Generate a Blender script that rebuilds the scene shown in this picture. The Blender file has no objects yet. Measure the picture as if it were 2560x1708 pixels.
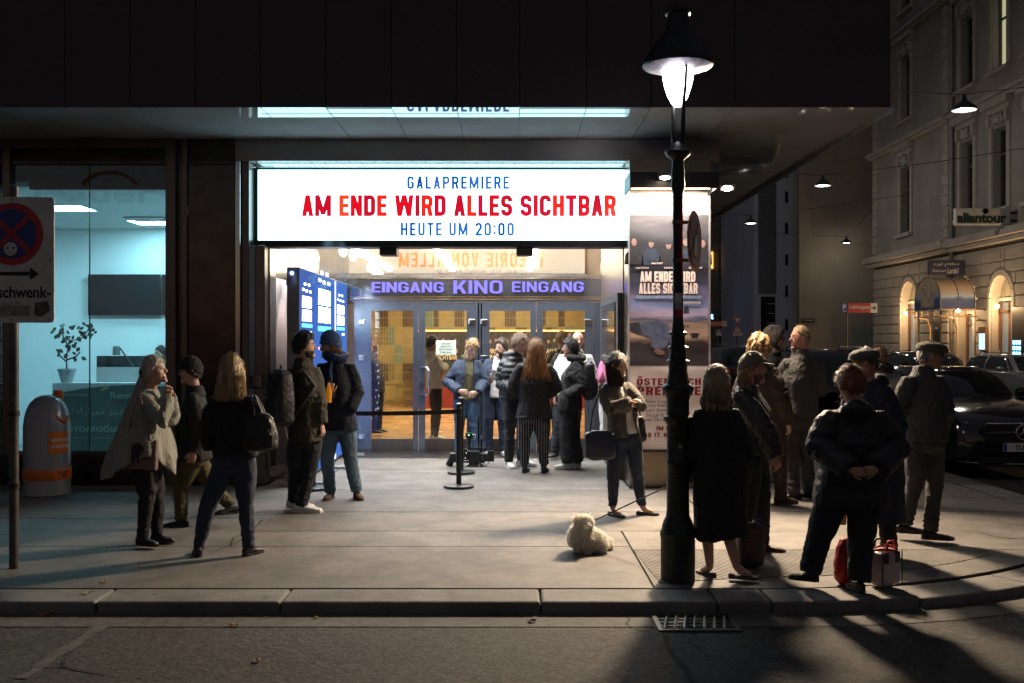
import bpy, bmesh, math, random
import numpy as np
from mathutils import Vector, Matrix, noise as mnoise
random.seed(7)
rng = np.random.default_rng(11)
R = math.radians
SC = bpy.context.scene
COL = SC.collection
# ------------------------------------------------------------------ camera, sky, exposure
K = 2560 * 35 / 36.0           # focal length in pixels of the photograph
EYE = 1.70
cam = bpy.data.cameras.new('camera'); cam.lens = 35; cam.sensor_width = 36
cam.clip_start = .05; cam.clip_end = 500
cam_o = bpy.data.objects.new('camera', cam); COL.objects.link(cam_o)
cam_o.location = (0, 0, EYE); cam_o.rotation_euler = (R(90), 0, 0)
SC.camera = cam_o
world = bpy.data.worlds.new('World'); SC.world = world; world.use_nodes = True
wn = world.node_tree
sky = wn.nodes.new('ShaderNodeTexSky'); sky.sky_type = 'NISHITA'; sky.sun_disc = False
sky.sun_elevation = R(-4.0); sky.sun_rotation = R(200)
glow = wn.nodes.new('ShaderNodeVectorMath'); glow.operation = 'ADD'; glow.inputs[1].default_value = (.10, .091, .104)   # even city glow on the night sky
wn.links.new(sky.outputs[0], glow.inputs[0]); wn.links.new(glow.outputs[0], wn.nodes['Background'].inputs[0])
wn.nodes['Background'].inputs[1].default_value = 0.15
SC.view_settings.view_transform = 'Standard'; SC.view_settings.look = 'None'
SC.view_settings.exposure = 1.5; SC.view_settings.gamma = 1.0
SC.view_settings.use_curve_mapping = False
cy = SC.cycles
cy.use_denoising = True; cy.max_bounces = 7; cy.diffuse_bounces = 3; cy.glossy_bounces = 3
cy.transmission_bounces = 4; cy.transparent_max_bounces = 10; cy.volume_bounces = 0
cy.sample_clamp_indirect = 3.0; cy.sample_clamp_direct = 0
cy.caustics_reflective = False; cy.caustics_refractive = False
def W(px, py, D):              # a point of the place seen at photograph pixel (px,py) and D metres deep
    return Vector(((px - 1280) / K * D, D, EYE - (py - 854) / K * D))
def G(px, py, z=0.0):          # ground point seen at a pixel
    D = K * (EYE - z) / (py - 854)
    return Vector(((px - 1280) / K * D, D, z))
def XW(px, D): return (px - 1280) / K * D
def ZW(py, D): return EYE - (py - 854) / K * D
# ------------------------------------------------------------------ materials
def lin(c):
    if isinstance(c, str):
        c = c.lstrip('#'); c = [int(c[i:i+2], 16) / 255 for i in (0, 2, 4)]
        c = [x / 12.92 if x <= .04045 else ((x + .055) / 1.055) ** 2.4 for x in c]
    return (c[0], c[1], c[2], 1)
MATS = {}
def mat(name, col=(.5, .5, .5), rough=.6, metal=0., var=.2, vscale=6., bump=0., bscale=40., spec=.5,
        emit=None, estr=1., stretch=(1, 1, 1), rvar=0., coat=0., sheen=0., wr=0.):
    if name in MATS: return MATS[name]
    m = bpy.data.materials.new(name); m.use_nodes = True; MATS[name] = m
    nt = m.node_tree; b = nt.nodes['Principled BSDF']
    c = lin(col)
    b.inputs['Base Color'].default_value = c
    b.inputs['Roughness'].default_value = rough; b.inputs['Metallic'].default_value = metal
    b.inputs['Specular IOR Level'].default_value = spec
    if coat: b.inputs['Coat Weight'].default_value = coat; b.inputs['Coat Roughness'].default_value = .04
    if sheen: b.inputs['Sheen Weight'].default_value = sheen; b.inputs['Sheen Roughness'].default_value = .5
    if emit is not None:
        b.inputs['Emission Color'].default_value = lin(emit); b.inputs['Emission Strength'].default_value = estr
    if var or bump or rvar:
        tc = nt.nodes.new('ShaderNodeTexCoord'); mp = nt.nodes.new('ShaderNodeMapping')
        mp.inputs['Scale'].default_value = stretch
        nt.links.new(tc.outputs['Object'], mp.inputs[0])
    if var or rvar:
        n = nt.nodes.new('ShaderNodeTexNoise'); n.inputs['Scale'].default_value = vscale
        n.inputs['Detail'].default_value = 5; nt.links.new(mp.outputs[0], n.inputs['Vector'])
    if var:
        r = nt.nodes.new('ShaderNodeValToRGB')
        r.color_ramp.elements[0].position = .3; r.color_ramp.elements[1].position = .7
        r.color_ramp.elements[0].color = tuple(max(0, x * (1 - var)) for x in c[:3]) + (1,)
        r.color_ramp.elements[1].color = tuple(min(1, x * (1 + var)) for x in c[:3]) + (1,)
        nt.links.new(n.outputs[0], r.inputs[0]); nt.links.new(r.outputs[0], b.inputs['Base Color'])
    if rvar:
        mr = nt.nodes.new('ShaderNodeMapRange'); mr.inputs[3].default_value = max(.02, rough - rvar); mr.inputs[4].default_value = min(1, rough + rvar)
        nt.links.new(n.outputs[0], mr.inputs[0]); nt.links.new(mr.outputs[0], b.inputs['Roughness'])
    if bump:
        n2 = nt.nodes.new('ShaderNodeTexNoise'); n2.inputs['Scale'].default_value = bscale; n2.inputs['Detail'].default_value = 4
        nt.links.new(mp.outputs[0], n2.inputs['Vector'])
        bp = nt.nodes.new('ShaderNodeBump'); bp.inputs['Strength'].default_value = bump; bp.inputs['Distance'].default_value = .02
        nt.links.new(n2.outputs[0], bp.inputs['Height']); nt.links.new(bp.outputs[0], b.inputs['Normal'])
        if wr:
            n3 = nt.nodes.new('ShaderNodeTexNoise'); n3.inputs['Scale'].default_value = 11; n3.inputs['Detail'].default_value = 3; n3.inputs['Distortion'].default_value = 1.4
            m3 = nt.nodes.new('ShaderNodeMapping'); m3.inputs['Scale'].default_value = (1, 1, .55); m3.inputs['Rotation'].default_value = (.3, .5, 0); nt.links.new(tc.outputs['Object'], m3.inputs[0]); nt.links.new(m3.outputs[0], n3.inputs['Vector'])
            b3 = nt.nodes.new('ShaderNodeBump'); b3.inputs['Strength'].default_value = wr; b3.inputs['Distance'].default_value = .06
            nt.links.new(n3.outputs[0], b3.inputs['Height']); nt.links.new(b3.outputs[0], bp.inputs['Normal'])
    return m
def emis(name, col, s):
    if name in MATS: return MATS[name]
    m = bpy.data.materials.new(name); m.use_nodes = True; MATS[name] = m
    nt = m.node_tree; nt.nodes.clear()
    e = nt.nodes.new('ShaderNodeEmission'); e.inputs[0].default_value = lin(col); e.inputs[1].default_value = s
    o = nt.nodes.new('ShaderNodeOutputMaterial'); nt.links.new(e.outputs[0], o.inputs[0]); return m
def glass(name, tint=(1, 1, 1), ior=1.5, rough=.0, extra=0.):
    if name in MATS: return MATS[name]
    m = bpy.data.materials.new(name); m.use_nodes = True; MATS[name] = m
    nt = m.node_tree; nt.nodes.clear()
    t = nt.nodes.new('ShaderNodeBsdfTransparent'); t.inputs[0].default_value = lin(tint)
    g = nt.nodes.new('ShaderNodeBsdfGlossy'); g.inputs['Roughness'].default_value = rough
    f = nt.nodes.new('ShaderNodeFresnel'); f.inputs[0].default_value = ior
    a = nt.nodes.new('ShaderNodeMath'); a.operation = 'MULTIPLY_ADD'; a.inputs[1].default_value = 1.6; a.inputs[2].default_value = extra; a.use_clamp = True
    mx = nt.nodes.new('ShaderNodeMixShader'); o = nt.nodes.new('ShaderNodeOutputMaterial')
    L = nt.links.new
    L(f.outputs[0], a.inputs[0]); L(a.outputs[0], mx.inputs[0]); L(t.outputs[0], mx.inputs[1]); L(g.outputs[0], mx.inputs[2]); L(mx.outputs[0], o.inputs[0])
    return m
# ------------------------------------------------------------------ mesh builder
def V(*a): return Vector(a)
class MB:
    def __init__(s): s.v = []; s.f = []; s.m = []
    def add(s, vs, fs, mi=0):
        o = len(s.v); s.v += [tuple(p) for p in vs]
        s.f += [tuple(i + o for i in f) for f in fs]; s.m += [mi] * len(fs); return s
    def box(s, x0, x1, y0, y1, z0, z1, mi=0):
        vs = [(x, y, z) for z in (z0, z1) for y in (y0, y1) for x in (x0, x1)]
        return s.add(vs, [(0, 2, 3, 1), (4, 5, 7, 6), (0, 1, 5, 4), (2, 6, 7, 3), (0, 4, 6, 2), (1, 3, 7, 5)], mi)
    def obox(s, c, size, M=None, mi=0, taper=1.0):
        hx, hy, hz = (a / 2 for a in size); M = M or Matrix.Identity(3); c = Vector(c)
        vs = [c + M @ Vector((x * (taper if z > 0 else 1), y * (taper if z > 0 else 1), z)) for z in (-hz, hz) for y in (-hy, hy) for x in (-hx, hx)]
        return s.add(vs, [(0, 2, 3, 1), (4, 5, 7, 6), (0, 1, 5, 4), (2, 6, 7, 3), (0, 4, 6, 2), (1, 3, 7, 5)], mi)
    def quad(s, a, b, c, d, mi=0): return s.add([a, b, c, d], [(0, 1, 2, 3)], mi)
    def rings(s, rs, mi=0, cap=True, closed=False):
        n = len(rs[0]); vs = [p for r in rs for p in r]; fs = []
        k = len(rs)
        for i in range(k if closed else k - 1):
            i2 = (i + 1) % k
            for j in range(n):
                j2 = (j + 1) % n
                fs.append((i * n + j, i * n + j2, i2 * n + j2, i2 * n + j))
        if cap and not closed:
            fs.append(tuple(range(n - 1, -1, -1))); fs.append(tuple((k - 1) * n + j for j in range(n)))
        return s.add(vs, fs, mi)
    def tube(s, pts, rad, n=8, mi=0, ratio=1., up=None, cap=True):
        pts = [Vector(p) for p in pts]; k = len(pts)
        rad = list(rad) if hasattr(rad, '__len__') else [rad] * k
        rs = []; pu = None
        for i, p in enumerate(pts):
            t = (pts[min(i + 1, k - 1)] - pts[max(i - 1, 0)]).normalized()
            if pu is None:
                a = Vector(up) if up is not None else (Vector((0, 0, 1)) if abs(t.z) < .9 else Vector((0, 1, 0)))
            else: a = pu
            u = (a - t * a.dot(t)).normalized(); w = t.cross(u); pu = u
            r = rad[i]
            rs.append([p + u * (math.cos(q) * r) + w * (math.sin(q) * r * ratio) for q in (2 * math.pi * j / n for j in range(n))])
        return s.rings(rs, mi, cap)
    def lathe(s, prof, n=24, c=(0, 0, 0), mi=0, M=None):
        M = M or Matrix.Identity(3); c = Vector(c)
        rs = [[c + M @ Vector((r * math.cos(2 * math.pi * j / n), r * math.sin(2 * math.pi * j / n), z)) for j in range(n)] for r, z in prof]
        return s.rings(rs, mi, True)
    def prism(s, poly, to3, d, mi=0):
        """poly: 2D points; to3(u,v,w) -> 3D, extruded from w=0 to w=d"""
        n = len(poly); vs = [to3(u, v, 0) for u, v in poly] + [to3(u, v, d) for u, v in poly]
        fs = [tuple(range(n)), tuple(range(2 * n - 1, n - 1, -1))] + [(j, j + n, (j + 1) % n + n, (j + 1) % n) for j in range(n)]
        return s.add(vs, fs, mi)
    def ell(s, c, r, M=None, nu=14, nv=9, mi=0, fn=None):
        M = M or Matrix.Identity(3); c = Vector(c); rs = []
        for i in range(nv + 1):
            t = math.pi * min(max(i / nv, .004), .996)
            rs.append([])
            for j in range(nu):
                a = 2 * math.pi * j / nu
                d = Vector((math.sin(t) * math.cos(a), math.sin(t) * math.sin(a), -math.cos(t)))
                p = Vector((d.x * r[0], d.y * r[1], d.z * r[2]))
                if fn: p = fn(d, p)
                rs[-1].append(c + M @ p)
        return s.rings(rs, mi)
    def mesh(s, name, mats):
        me = bpy.data.meshes.new(name); me.from_pydata(s.v, [], s.f)
        for m in (mats if isinstance(mats, (list, tuple)) else [mats]): me.materials.append(m)
        if any(s.m): me.polygons.foreach_set('material_index', s.m)
        bm = bmesh.new(); bm.from_mesh(me); bmesh.ops.recalc_face_normals(bm, faces=bm.faces); bm.to_mesh(me); bm.free()
        return me
    def build(s, name, mats, parent=None, smooth=False, bevel=0., **kw):
        me = s.mesh(name, mats)
        if smooth is True: me.polygons.foreach_set('use_smooth', [True] * len(me.polygons))
        o = link(name, me, parent, **kw)
        if smooth and smooth is not True:
            me.polygons.foreach_set('use_smooth', [True] * len(me.polygons))
            o.data.set_sharp_from_angle(angle=R(smooth))
        if bevel:
            b = o.modifiers.new('bevel', 'BEVEL'); b.width = bevel; b.segments = 2; b.limit_method = 'ANGLE'
        return o
def link(name, data, parent=None, label=None, cat=None, group=None, kind=None):
    o = bpy.data.objects.new(name, data); COL.objects.link(o)
    if parent is not None:
        o.parent = parent; o.matrix_parent_inverse = parent.matrix_world.inverted() if parent.get('_local') is None else Matrix.Identity(4)
    if label: o['label'] = label
    if cat: o['category'] = cat
    if group: o['group'] = group
    if kind: o['kind'] = kind
    return o
def thing(name, label, cat, loc=(0, 0, 0), group=None):
    o = link(name, None, None, label, cat, group); o.location = loc; o.empty_display_size = .1
    o.matrix_world = Matrix.Translation(loc)
    return o
def copy_tree(src, delta, label=None, parent=None):
    c = src.copy(); COL.objects.link(c)
    if parent is None: c.location = src.location + Vector(delta)
    else: c.parent = parent
    if label: c['label'] = label
    for ch in src.children: copy_tree(ch, delta, None, c)
    return c
# ------------------------------------------------------------------ lettering
_ADV = {}
def _textmesh(body, depth=0., off=0., shear=0., res=4):
    cu = bpy.data.curves.new('t', 'FONT'); cu.body = body; cu.size = 1; cu.extrude = depth / 2; cu.offset = off
    cu.shear = shear; cu.resolution_u = res
    o = bpy.data.objects.new('t', cu); COL.objects.link(o)
    dg = bpy.context.evaluated_depsgraph_get()
    me = bpy.data.meshes.new_from_object(o.evaluated_get(dg))
    bpy.data.objects.remove(o); bpy.data.curves.remove(cu)
    n = len(me.vertices); co = np.zeros(n * 3); me.vertices.foreach_get('co', co)
    return me, co.reshape(-1, 3)
def _adv(c):
    if c not in _ADV:
        w = lambda t: (lambda a: a[:, 0].max() - a[:, 0].min())(_textmesh(t)[1])
        if '_HH' not in _ADV: _ADV['_HH'] = w('HH')
        _ADV[c] = w('H' + c + 'H') - _ADV['_HH']
    return _ADV[c]
def text(name, body, p0, ux, uz, wid, hei, m, parent=None, depth=.004, off=.0, shear=0., bbox=None, **kw):
    """one line fitted into wid x hei, lower left at p0, along ux, up uz"""
    me, co = _textmesh(body, 1.0 if depth else 0., off, shear)
    lo, hi = co.min(0), co.max(0)
    if bbox: lo[1], hi[1] = bbox
    ux = Vector(ux).normalized(); uz = Vector(uz).normalized(); nn = ux.cross(uz)
    u = (co[:, 0] - lo[0]) / (hi[0] - lo[0]) * wid; v = (co[:, 1] - lo[1]) / (hi[1] - lo[1]) * hei
    w = (co[:, 2] - lo[2]) * depth
    P = np.array(p0)[None] + u[:, None] * np.array(ux)[None] + v[:, None] * np.array(uz)[None] + w[:, None] * np.array(nn)[None]
    me.vertices.foreach_set('co', P.astype(np.float32).ravel()); me.update()
    me.materials.clear(); me.materials.append(m)
    me.polygons.foreach_set('material_index', [0] * len(me.polygons))
    return link(name, me, parent, **kw)
def letters(name, body, p0, ux, uz, wid, hei, mats, parent, depth=.01, off=.02):
    """like text(), but each character is a mesh of its own"""
    capme, capco = _textmesh('H', 0, off); ch = capco[:, 1].max() - capco[:, 1].min(); y0 = capco[:, 1].min()
    xs = []; x = 0
    for c in body: xs.append(x); x += _adv(c)
    first = _textmesh(body[0], 0, off)[1][:, 0].min(); last = xs[-1] + _textmesh(body[-1], 0, off)[1][:, 0].max()
    s = wid / (last - first); ux = Vector(ux).normalized(); uz = Vector(uz).normalized(); nn = ux.cross(uz)
    for i, c in enumerate(body):
        if c == ' ': continue
        me, co = _textmesh(c, 1., off)
        u = (co[:, 0] + xs[i] - first) * s; v = (co[:, 1] - y0) / ch * hei; w = (co[:, 2] + .5) * depth
        P = np.array(p0)[None] + u[:, None] * np.array(ux)[None] + v[:, None] * np.array(uz)[None] + w[:, None] * np.array(nn)[None]
        me.vertices.foreach_set('co', P.astype(np.float32).ravel()); me.update()
        me.materials.clear(); me.materials.append(mats[i % len(mats)] if isinstance(mats, (list, tuple)) else mats)
        me.polygons.foreach_set('material_index', [0] * len(me.polygons))
        link(name, me, parent)
# ------------------------------------------------------------------ bold condensed stroke lettering
def _rib(pts, t):
    pts = [Vector(p) for p in pts]; L = []
    for i, p in enumerate(pts):
        a = (p - pts[i - 1]).normalized() if i else None; b = (pts[i + 1] - p).normalized() if i < len(pts) - 1 else None
        if a is None: a = b
        if b is None: b = a
        m = (a + b).normalized(); n = Vector((-m.y, m.x)); k = t / 2 / max(.4, n.dot(Vector((-a.y, a.x))))
        L.append((p + n * k, p - n * k))
    return [[L[i][0], L[i][1], L[i + 1][1], L[i + 1][0]] for i in range(len(L) - 1)]
def _cor(cx, cy, r, a0, a1, n=5): return [(cx + r * math.cos(R(a0 + (a1 - a0) * i / n)), cy + r * math.sin(R(a0 + (a1 - a0) * i / n))) for i in range(n + 1)]
def _glyph(c, t):
    w = {'I': t, 'M': .74, 'W': .86, ':': t, '.': t, ',': t, ' ': .22, 'E': .46, 'L': .44, 'T': .50, 'F': .45, '1': .36, '!': t, '-': .3, 'J': .42}.get(c, .53)
    h = t / 2; x0, x1, y0, y1 = h, w - h, h, 1 - h; r = min(.17, (x1 - x0) / 2 * .9); P = []
    bar = lambda xa, xb, ya, yb: P.append([(xa, ya), (xb, ya), (xb, yb), (xa, yb)])
    dg = lambda xa, xb, k=1.05, ya=0., yb=1.: P.append([(xa, ya), (xa + t * k, ya), (xb + t * k, yb), (xb, yb)])
    rib = lambda pts: P.extend(_rib(pts, t))
    TL, TR, BL, BR = _cor(x0 + r, y1 - r, r, 180, 90), _cor(x1 - r, y1 - r, r, 90, 0), _cor(x0 + r, y0 + r, r, 180, 270), _cor(x1 - r, y0 + r, r, 270, 360)
    if c in '0OÖ': rib(TL + TR + BR[::-1] + BL[::-1] + [TL[0], TL[1]])
    elif c == 'C': rib([(x1, .68)] + TR[::-1] + TL[::-1] + BL + BR + [(x1, .32)])
    elif c == 'G': rib([(x1, .70)] + TR[::-1] + TL[::-1] + BL + BR + [(x1, .52)]); bar(w * .52, w - t * .5, .42, .42 + t * .9)
    elif c in 'UÜ': rib([(x0, 1)] + BL + BR + [(x1, 1)])
    elif c == 'D': bar(0, t, 0, 1); rib([(t * .5, y1)] + TR + BR[::-1] + [(t * .5, y0)])
    elif c in 'PRB':
        bar(0, t, 0, 1); m = .47; rr = min(r, (y1 - m) / 2)
        rib([(t * .5, y1)] + _cor(x1 - rr, y1 - rr, rr, 90, 0) + _cor(x1 - rr, m + rr, rr, 0, -90) + [(t * .5, m)])
        if c == 'R': dg(x1 - h, w * .42, 1.05, 0, .5)
        if c == 'B': rb = min(r, (m - y0) / 2); rib([(t * .5, m)] + _cor(x1 - rb, m - rb, rb, 90, 0) + _cor(x1 - rb, y0 + rb, rb, 0, -90) + [(t * .5, y0)])
    elif c == 'E': bar(0, t, 0, 1); bar(t, w, 0, t * .95); bar(t, w * .94, .5 - t * .45, .5 + t * .45); bar(t, w, 1 - t * .95, 1)
    elif c == 'F': bar(0, t, 0, 1); bar(t, w * .94, .48 - t * .45, .48 + t * .45); bar(t, w, 1 - t * .95, 1)
    elif c == 'L': bar(0, t, 0, 1); bar(t, w, 0, t * .95)
    elif c == 'T': bar(w / 2 - h, w / 2 + h, 0, 1 - t * .95); bar(0, w, 1 - t * .95, 1)
    elif c == 'H': bar(0, t, 0, 1); bar(w - t, w, 0, 1); bar(t, w - t, .5 - h, .5 + h)
    elif c == 'I': bar(0, t, 0, 1)
    elif c == 'A': dg(0, w / 2 - h, 1); dg(w - t, w / 2 - h, 1); bar(w * .22, w * .78, .20, .20 + t * .85)
    elif c == 'V': dg(w / 2 - h, 0, 1); dg(w / 2 - h, w - t, 1)
    elif c == 'M': bar(0, t * .95, 0, 1); bar(w - t * .95, w, 0, 1); dg(w / 2 - h, 0, 1, .08, 1); dg(w / 2 - h, w - t, 1, .08, 1)
    elif c == 'N': bar(0, t * .95, 0, 1); bar(w - t * .95, w, 0, 1); dg(w - t, 0, 1)
    elif c == 'W': dg(w * .25 - h, 0, 1); dg(w * .25 - h, w * .5 - h, 1); dg(w * .75 - h, w * .5 - h, 1); dg(w * .75 - h, w - t, 1)
    elif c == 'K': bar(0, t, 0, 1); dg(t * .6, w - t * 1.1, 1.1, .35, 1); dg(w - t * 1.1, t * 1.3, 1.1, 0, .6)
    elif c == 'S':
        m = .5; ra = min(r, (y1 - m) / 2)
        rib([(x1, .69)] + _cor(x1 - ra, y1 - ra, ra, 0, 90) + _cor(x0 + ra, y1 - ra, ra, 90, 180) + _cor(x0 + ra, m + ra, ra, 180, 270) + _cor(x1 - ra, m - ra, ra, 90, 0) + _cor(x1 - ra, y0 + ra, ra, 0, -90) + _cor(x0 + ra, y0 + ra, ra, 270, 180) + [(x0, .31)])
    elif c == '2': rib([(x0, .72)] + TL + TR + [(x1, .62), (x0 + .02, y0 + .02)]); bar(0, w, 0, t * .95)
    elif c == '1': bar(w - t, w, 0, 1); dg(0, w - t, .9, .72, 1)
    elif c == '7': bar(0, w, 1 - t, 1); dg(w * .2, w - t, 1, 0, 1 - t)
    elif c == ':': bar(0, t, .12, .12 + t); bar(0, t, .62, .62 + t)
    elif c == '.': bar(0, t, 0, t)
    elif c == ',': bar(0, t, -.12, t)
    elif c == '-': bar(0, w, .42, .42 + t)
    elif c != ' ': bar(0, w, 0, 1)
    if c in 'ÖÜ': bar(w * .14, w * .14 + t, 1.10, 1.10 + t); bar(w * .86 - t, w * .86, 1.10, 1.10 + t)
    return w, P
def sline(name, body, p0, ux, uz, wid, hei, mats, parent, depth=.006, t=.17, gap=.085, each=False):
    gl = [_glyph(c, t) for c in body]; tot = sum(g[0] for g in gl) + gap * (len(body) - 1); s = wid / tot
    ux = Vector(ux).normalized(); uz = Vector(uz).normalized(); nn = ux.cross(uz); p0 = Vector(p0); x = 0; b = MB()
    for i, (w, P) in enumerate(gl):
        for k, q in enumerate(P):
            b.prism([(x + a[0], a[1]) for a in q], lambda u, v, d: p0 + ux * (u * s) + uz * (v * hei) + nn * (d + .0002 * (k % 7)), depth)
        x += w + gap
        if each and P: b.build(name, mats[i % len(mats)] if isinstance(mats, (list, tuple)) else mats, parent); b = MB()
    if not each: return b.build(name, mats, parent)
def lamp(kind, name, loc, power, col, parent=None, size=.1, target=None, spot=None, blend=.5, sy=None):
    l = bpy.data.lights.new(name, kind); l.energy = power; l.color = lin(col)[:3]
    if kind in ('POINT', 'SPOT'): l.shadow_soft_size = size
    if kind == 'AREA':
        l.size = size
        if sy: l.shape = 'RECTANGLE'; l.size_y = sy
    if kind == 'SPOT': l.spot_size = R(spot); l.spot_blend = blend
    o = link(name, l, parent); o.location = loc
    if parent is not None: o.matrix_parent_inverse = parent.matrix_world.inverted()
    if target is not None:
        o.rotation_euler = (Vector(target) - Vector(loc)).to_track_quat('-Z', 'Y').to_euler()
    return o
# ================================================================== GROUND
def asphalt(name, c0, c1, scale=120., bump=.5, patch=.5, rough=.85):
    m = bpy.data.materials.new(name); m.use_nodes = True; MATS[name] = m
    nt = m.node_tree; b = nt.nodes['Principled BSDF']; L = nt.links.new; N = nt.nodes.new
    tc = N('ShaderNodeTexCoord')
    n1 = N('ShaderNodeTexNoise'); n1.inputs['Scale'].default_value = scale; n1.inputs['Detail'].default_value = 6; n1.inputs['Roughness'].default_value = .7
    n2 = N('ShaderNodeTexNoise'); n2.inputs['Scale'].default_value = 1.3; n2.inputs['Detail'].default_value = 6
    n3 = N('ShaderNodeTexNoise'); n3.inputs['Scale'].default_value = 14; n3.inputs['Detail'].default_value = 5; n3.inputs['Distortion'].default_value = .6
    for n in (n1, n2, n3): L(tc.outputs['Object'], n.inputs['Vector'])
    r = N('ShaderNodeValToRGB'); r.color_ramp.elements[0].position = .35; r.color_ramp.elements[1].position = .68
    r.color_ramp.elements[0].color = lin(c0); r.color_ramp.elements[1].color = lin(c1)
    a = N('ShaderNodeMath'); a.operation = 'MULTIPLY_ADD'; a.inputs[1].default_value = patch; L(n2.outputs[0], a.inputs[0])
    s = N('ShaderNodeMath'); s.operation = 'MULTIPLY'; s.inputs[1].default_value = 1 - patch; L(n1.outputs[0], s.inputs[0]); L(s.outputs[0], a.inputs[2])
    L(a.outputs[0], r.inputs[0])
    mx = N('ShaderNodeMix'); mx.data_type = 'RGBA'; mx.blend_type = 'MULTIPLY'; mx.inputs[0].default_value = .55
    r3 = N('ShaderNodeValToRGB'); r3.color_ramp.elements[0].position = .38; r3.color_ramp.elements[1].position = .55
    r3.color_ramp.elements[0].color = (.35, .34, .33, 1); r3.color_ramp.elements[1].color = (1, 1, 1, 1)
    L(n3.outputs[0], r3.inputs[0]); L(r.outputs[0], mx.inputs[6]); L(r3.outputs[0], mx.inputs[7]); L(mx.outputs[2], b.inputs['Base Color'])
    if rough < .8:          # gum spots and drips trodden into the pavement
        vo = N('ShaderNodeTexVoronoi'); vo.inputs['Scale'].default_value = 3.1; vo.inputs['Randomness'].default_value = 1; L(tc.outputs['Object'], vo.inputs['Vector'])
        r4 = N('ShaderNodeValToRGB'); r4.color_ramp.elements[0].position = .055; r4.color_ramp.elements[1].position = .085; r4.color_ramp.elements[0].color = (.45, .44, .43, 1); r4.color_ramp.elements[1].color = (1, 1, 1, 1)
        v2 = N('ShaderNodeTexVoronoi'); v2.inputs['Scale'].default_value = 4.7; L(tc.outputs['Object'], v2.inputs['Vector'])
        r5 = N('ShaderNodeValToRGB'); r5.color_ramp.elements[0].position = .03; r5.color_ramp.elements[1].position = .05; r5.color_ramp.elements[0].color = (1.6, 1.55, 1.5, 1); r5.color_ramp.elements[1].color = (1, 1, 1, 1)
        n6 = N('ShaderNodeTexNoise'); n6.inputs['Scale'].default_value = 2.2; n6.inputs['Detail'].default_value = 8; n6.inputs['Roughness'].default_value = .72; L(tc.outputs['Object'], n6.inputs['Vector'])
        r6 = N('ShaderNodeValToRGB'); r6.color_ramp.elements[0].position = .40; r6.color_ramp.elements[1].position = .58; r6.color_ramp.elements[0].color = (.62, .61, .60, 1); r6.color_ramp.elements[1].color = (1.05, 1.05, 1.05, 1)
        L(vo.outputs['Distance'], r4.inputs[0]); L(v2.outputs['Distance'], r5.inputs[0]); L(n6.outputs[0], r6.inputs[0]); src = mx.outputs[2]
        for rr_ in (r4, r5, r6):
            m2 = N('ShaderNodeMix'); m2.data_type = 'RGBA'; m2.blend_type = 'MULTIPLY'; m2.inputs[0].default_value = .85; L(src, m2.inputs[6]); L(rr_.outputs[0], m2.inputs[7]); src = m2.outputs[2]
        L(src, b.inputs['Base Color'])
    b.inputs['Roughness'].default_value = rough; mx.inputs[0].default_value = .55 if rough > .8 else .16
    bp = N('ShaderNodeBump'); bp.inputs['Strength'].default_value = bump; bp.inputs['Distance'].default_value = .012
    L(n1.outputs[0], bp.inputs['Height']); L(bp.outputs[0], b.inputs['Normal'])
    return m
ROAD = asphalt('road_asphalt', (.012, .0118, .012), (.095, .092, .088), 34, 1.0, .14)
PAVE = [asphalt('mastic_%d' % i, a, b, 190, .12, .6, .7) for i, (a, b) in enumerate([((.125, .115, .103), (.175, .16, .143)), ((.108, .10, .09), (.153, .14, .126)), ((.14, .128, .114), (.19, .175, .156))])]
KERB = asphalt('kerb_granite', (.13, .127, .122), (.24, .232, .22), 220, .3, .25, .75)
GUT = asphalt('gutter_concrete', (.075, .072, .068), (.125, .12, .113), 120, .3, .5)
DARKJ = mat('joint_dark', (.03, .028, .026), .9)
ZR = -.08
road = MB().quad((-120, -60, ZR), (140, -60, ZR), (140, 160, ZR), (-120, 160, ZR)).build('road', ROAD, kind='structure')
CX, CY, RO, RI = 1.7, 10.45, 3.95, 3.60      # corner arc of the kerb
def arc(r, a0, a1, n): return [(CX + r * math.cos(R(a0 + (a1 - a0) * i / n)), CY + r * math.sin(R(a0 + (a1 - a0) * i / n))) for i in range(n + 1)]
inner = [(-30, 6.85), (CX, 6.85)] + arc(RI, -90, 0, 24) + [(5.3, 75), (-30, 75)]
up = lambda u, v, w: (u, v, w)
pav = MB().prism(inner, lambda u, v, w: (u, v, -.12 + w), .108).build('pavement', DARKJ, kind='structure')
def field(poly, k, name='paving_field', m=None):
    return MB().prism(poly, lambda u, v, w: (u, v, -.02 + w), .02).build(name, m or PAVE[k], pav)
g = .008
def rect(x0, x1, y0, y1): return [(x0 + g, y0 + g), (x1 - g, y0 + g), (x1 - g, y1 - g), (x0 + g, y1 - g)]
for (x0, x1, y0, y1, k) in [(-30, -5.2, 6.86, 8.26, 1), (-5.2, .98, 6.86, 8.26, 0), (-30, -2.3, 8.26, 9.57, 0), (-2.3, .98, 8.26, 8.93, 2), (-2.3, 1.9, 8.93, 9.93, 0),
                            (-30, -2.3, 9.57, 11.76, 1), (-2.3, 1.9, 9.93, 11.4, 1), (-2.3, 1.36, 11.4, 13.2, 2), (-2.9, -2.3, 9.93 + 1.83, 13.2, 0), (-2.9, 2.3, 13.2, 14.5, 0)]:
    field(rect(x0, x1, y0, y1), k)
a_in = arc(RI - .012, -90, 0, 24)
lo = [p for p in a_in if p[1] < 8.12]; hi = [p for p in a_in if p[1] >= 8.12]
ex = lo[-1][0] + (hi[0][0] - lo[-1][0]) * (8.12 - lo[-1][1]) / (hi[0][1] - lo[-1][1])
field([(.99, 6.87), (CX, 6.862)] + lo[1:] + [(ex, 8.12), (.99, 8.12)], 1)
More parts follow.
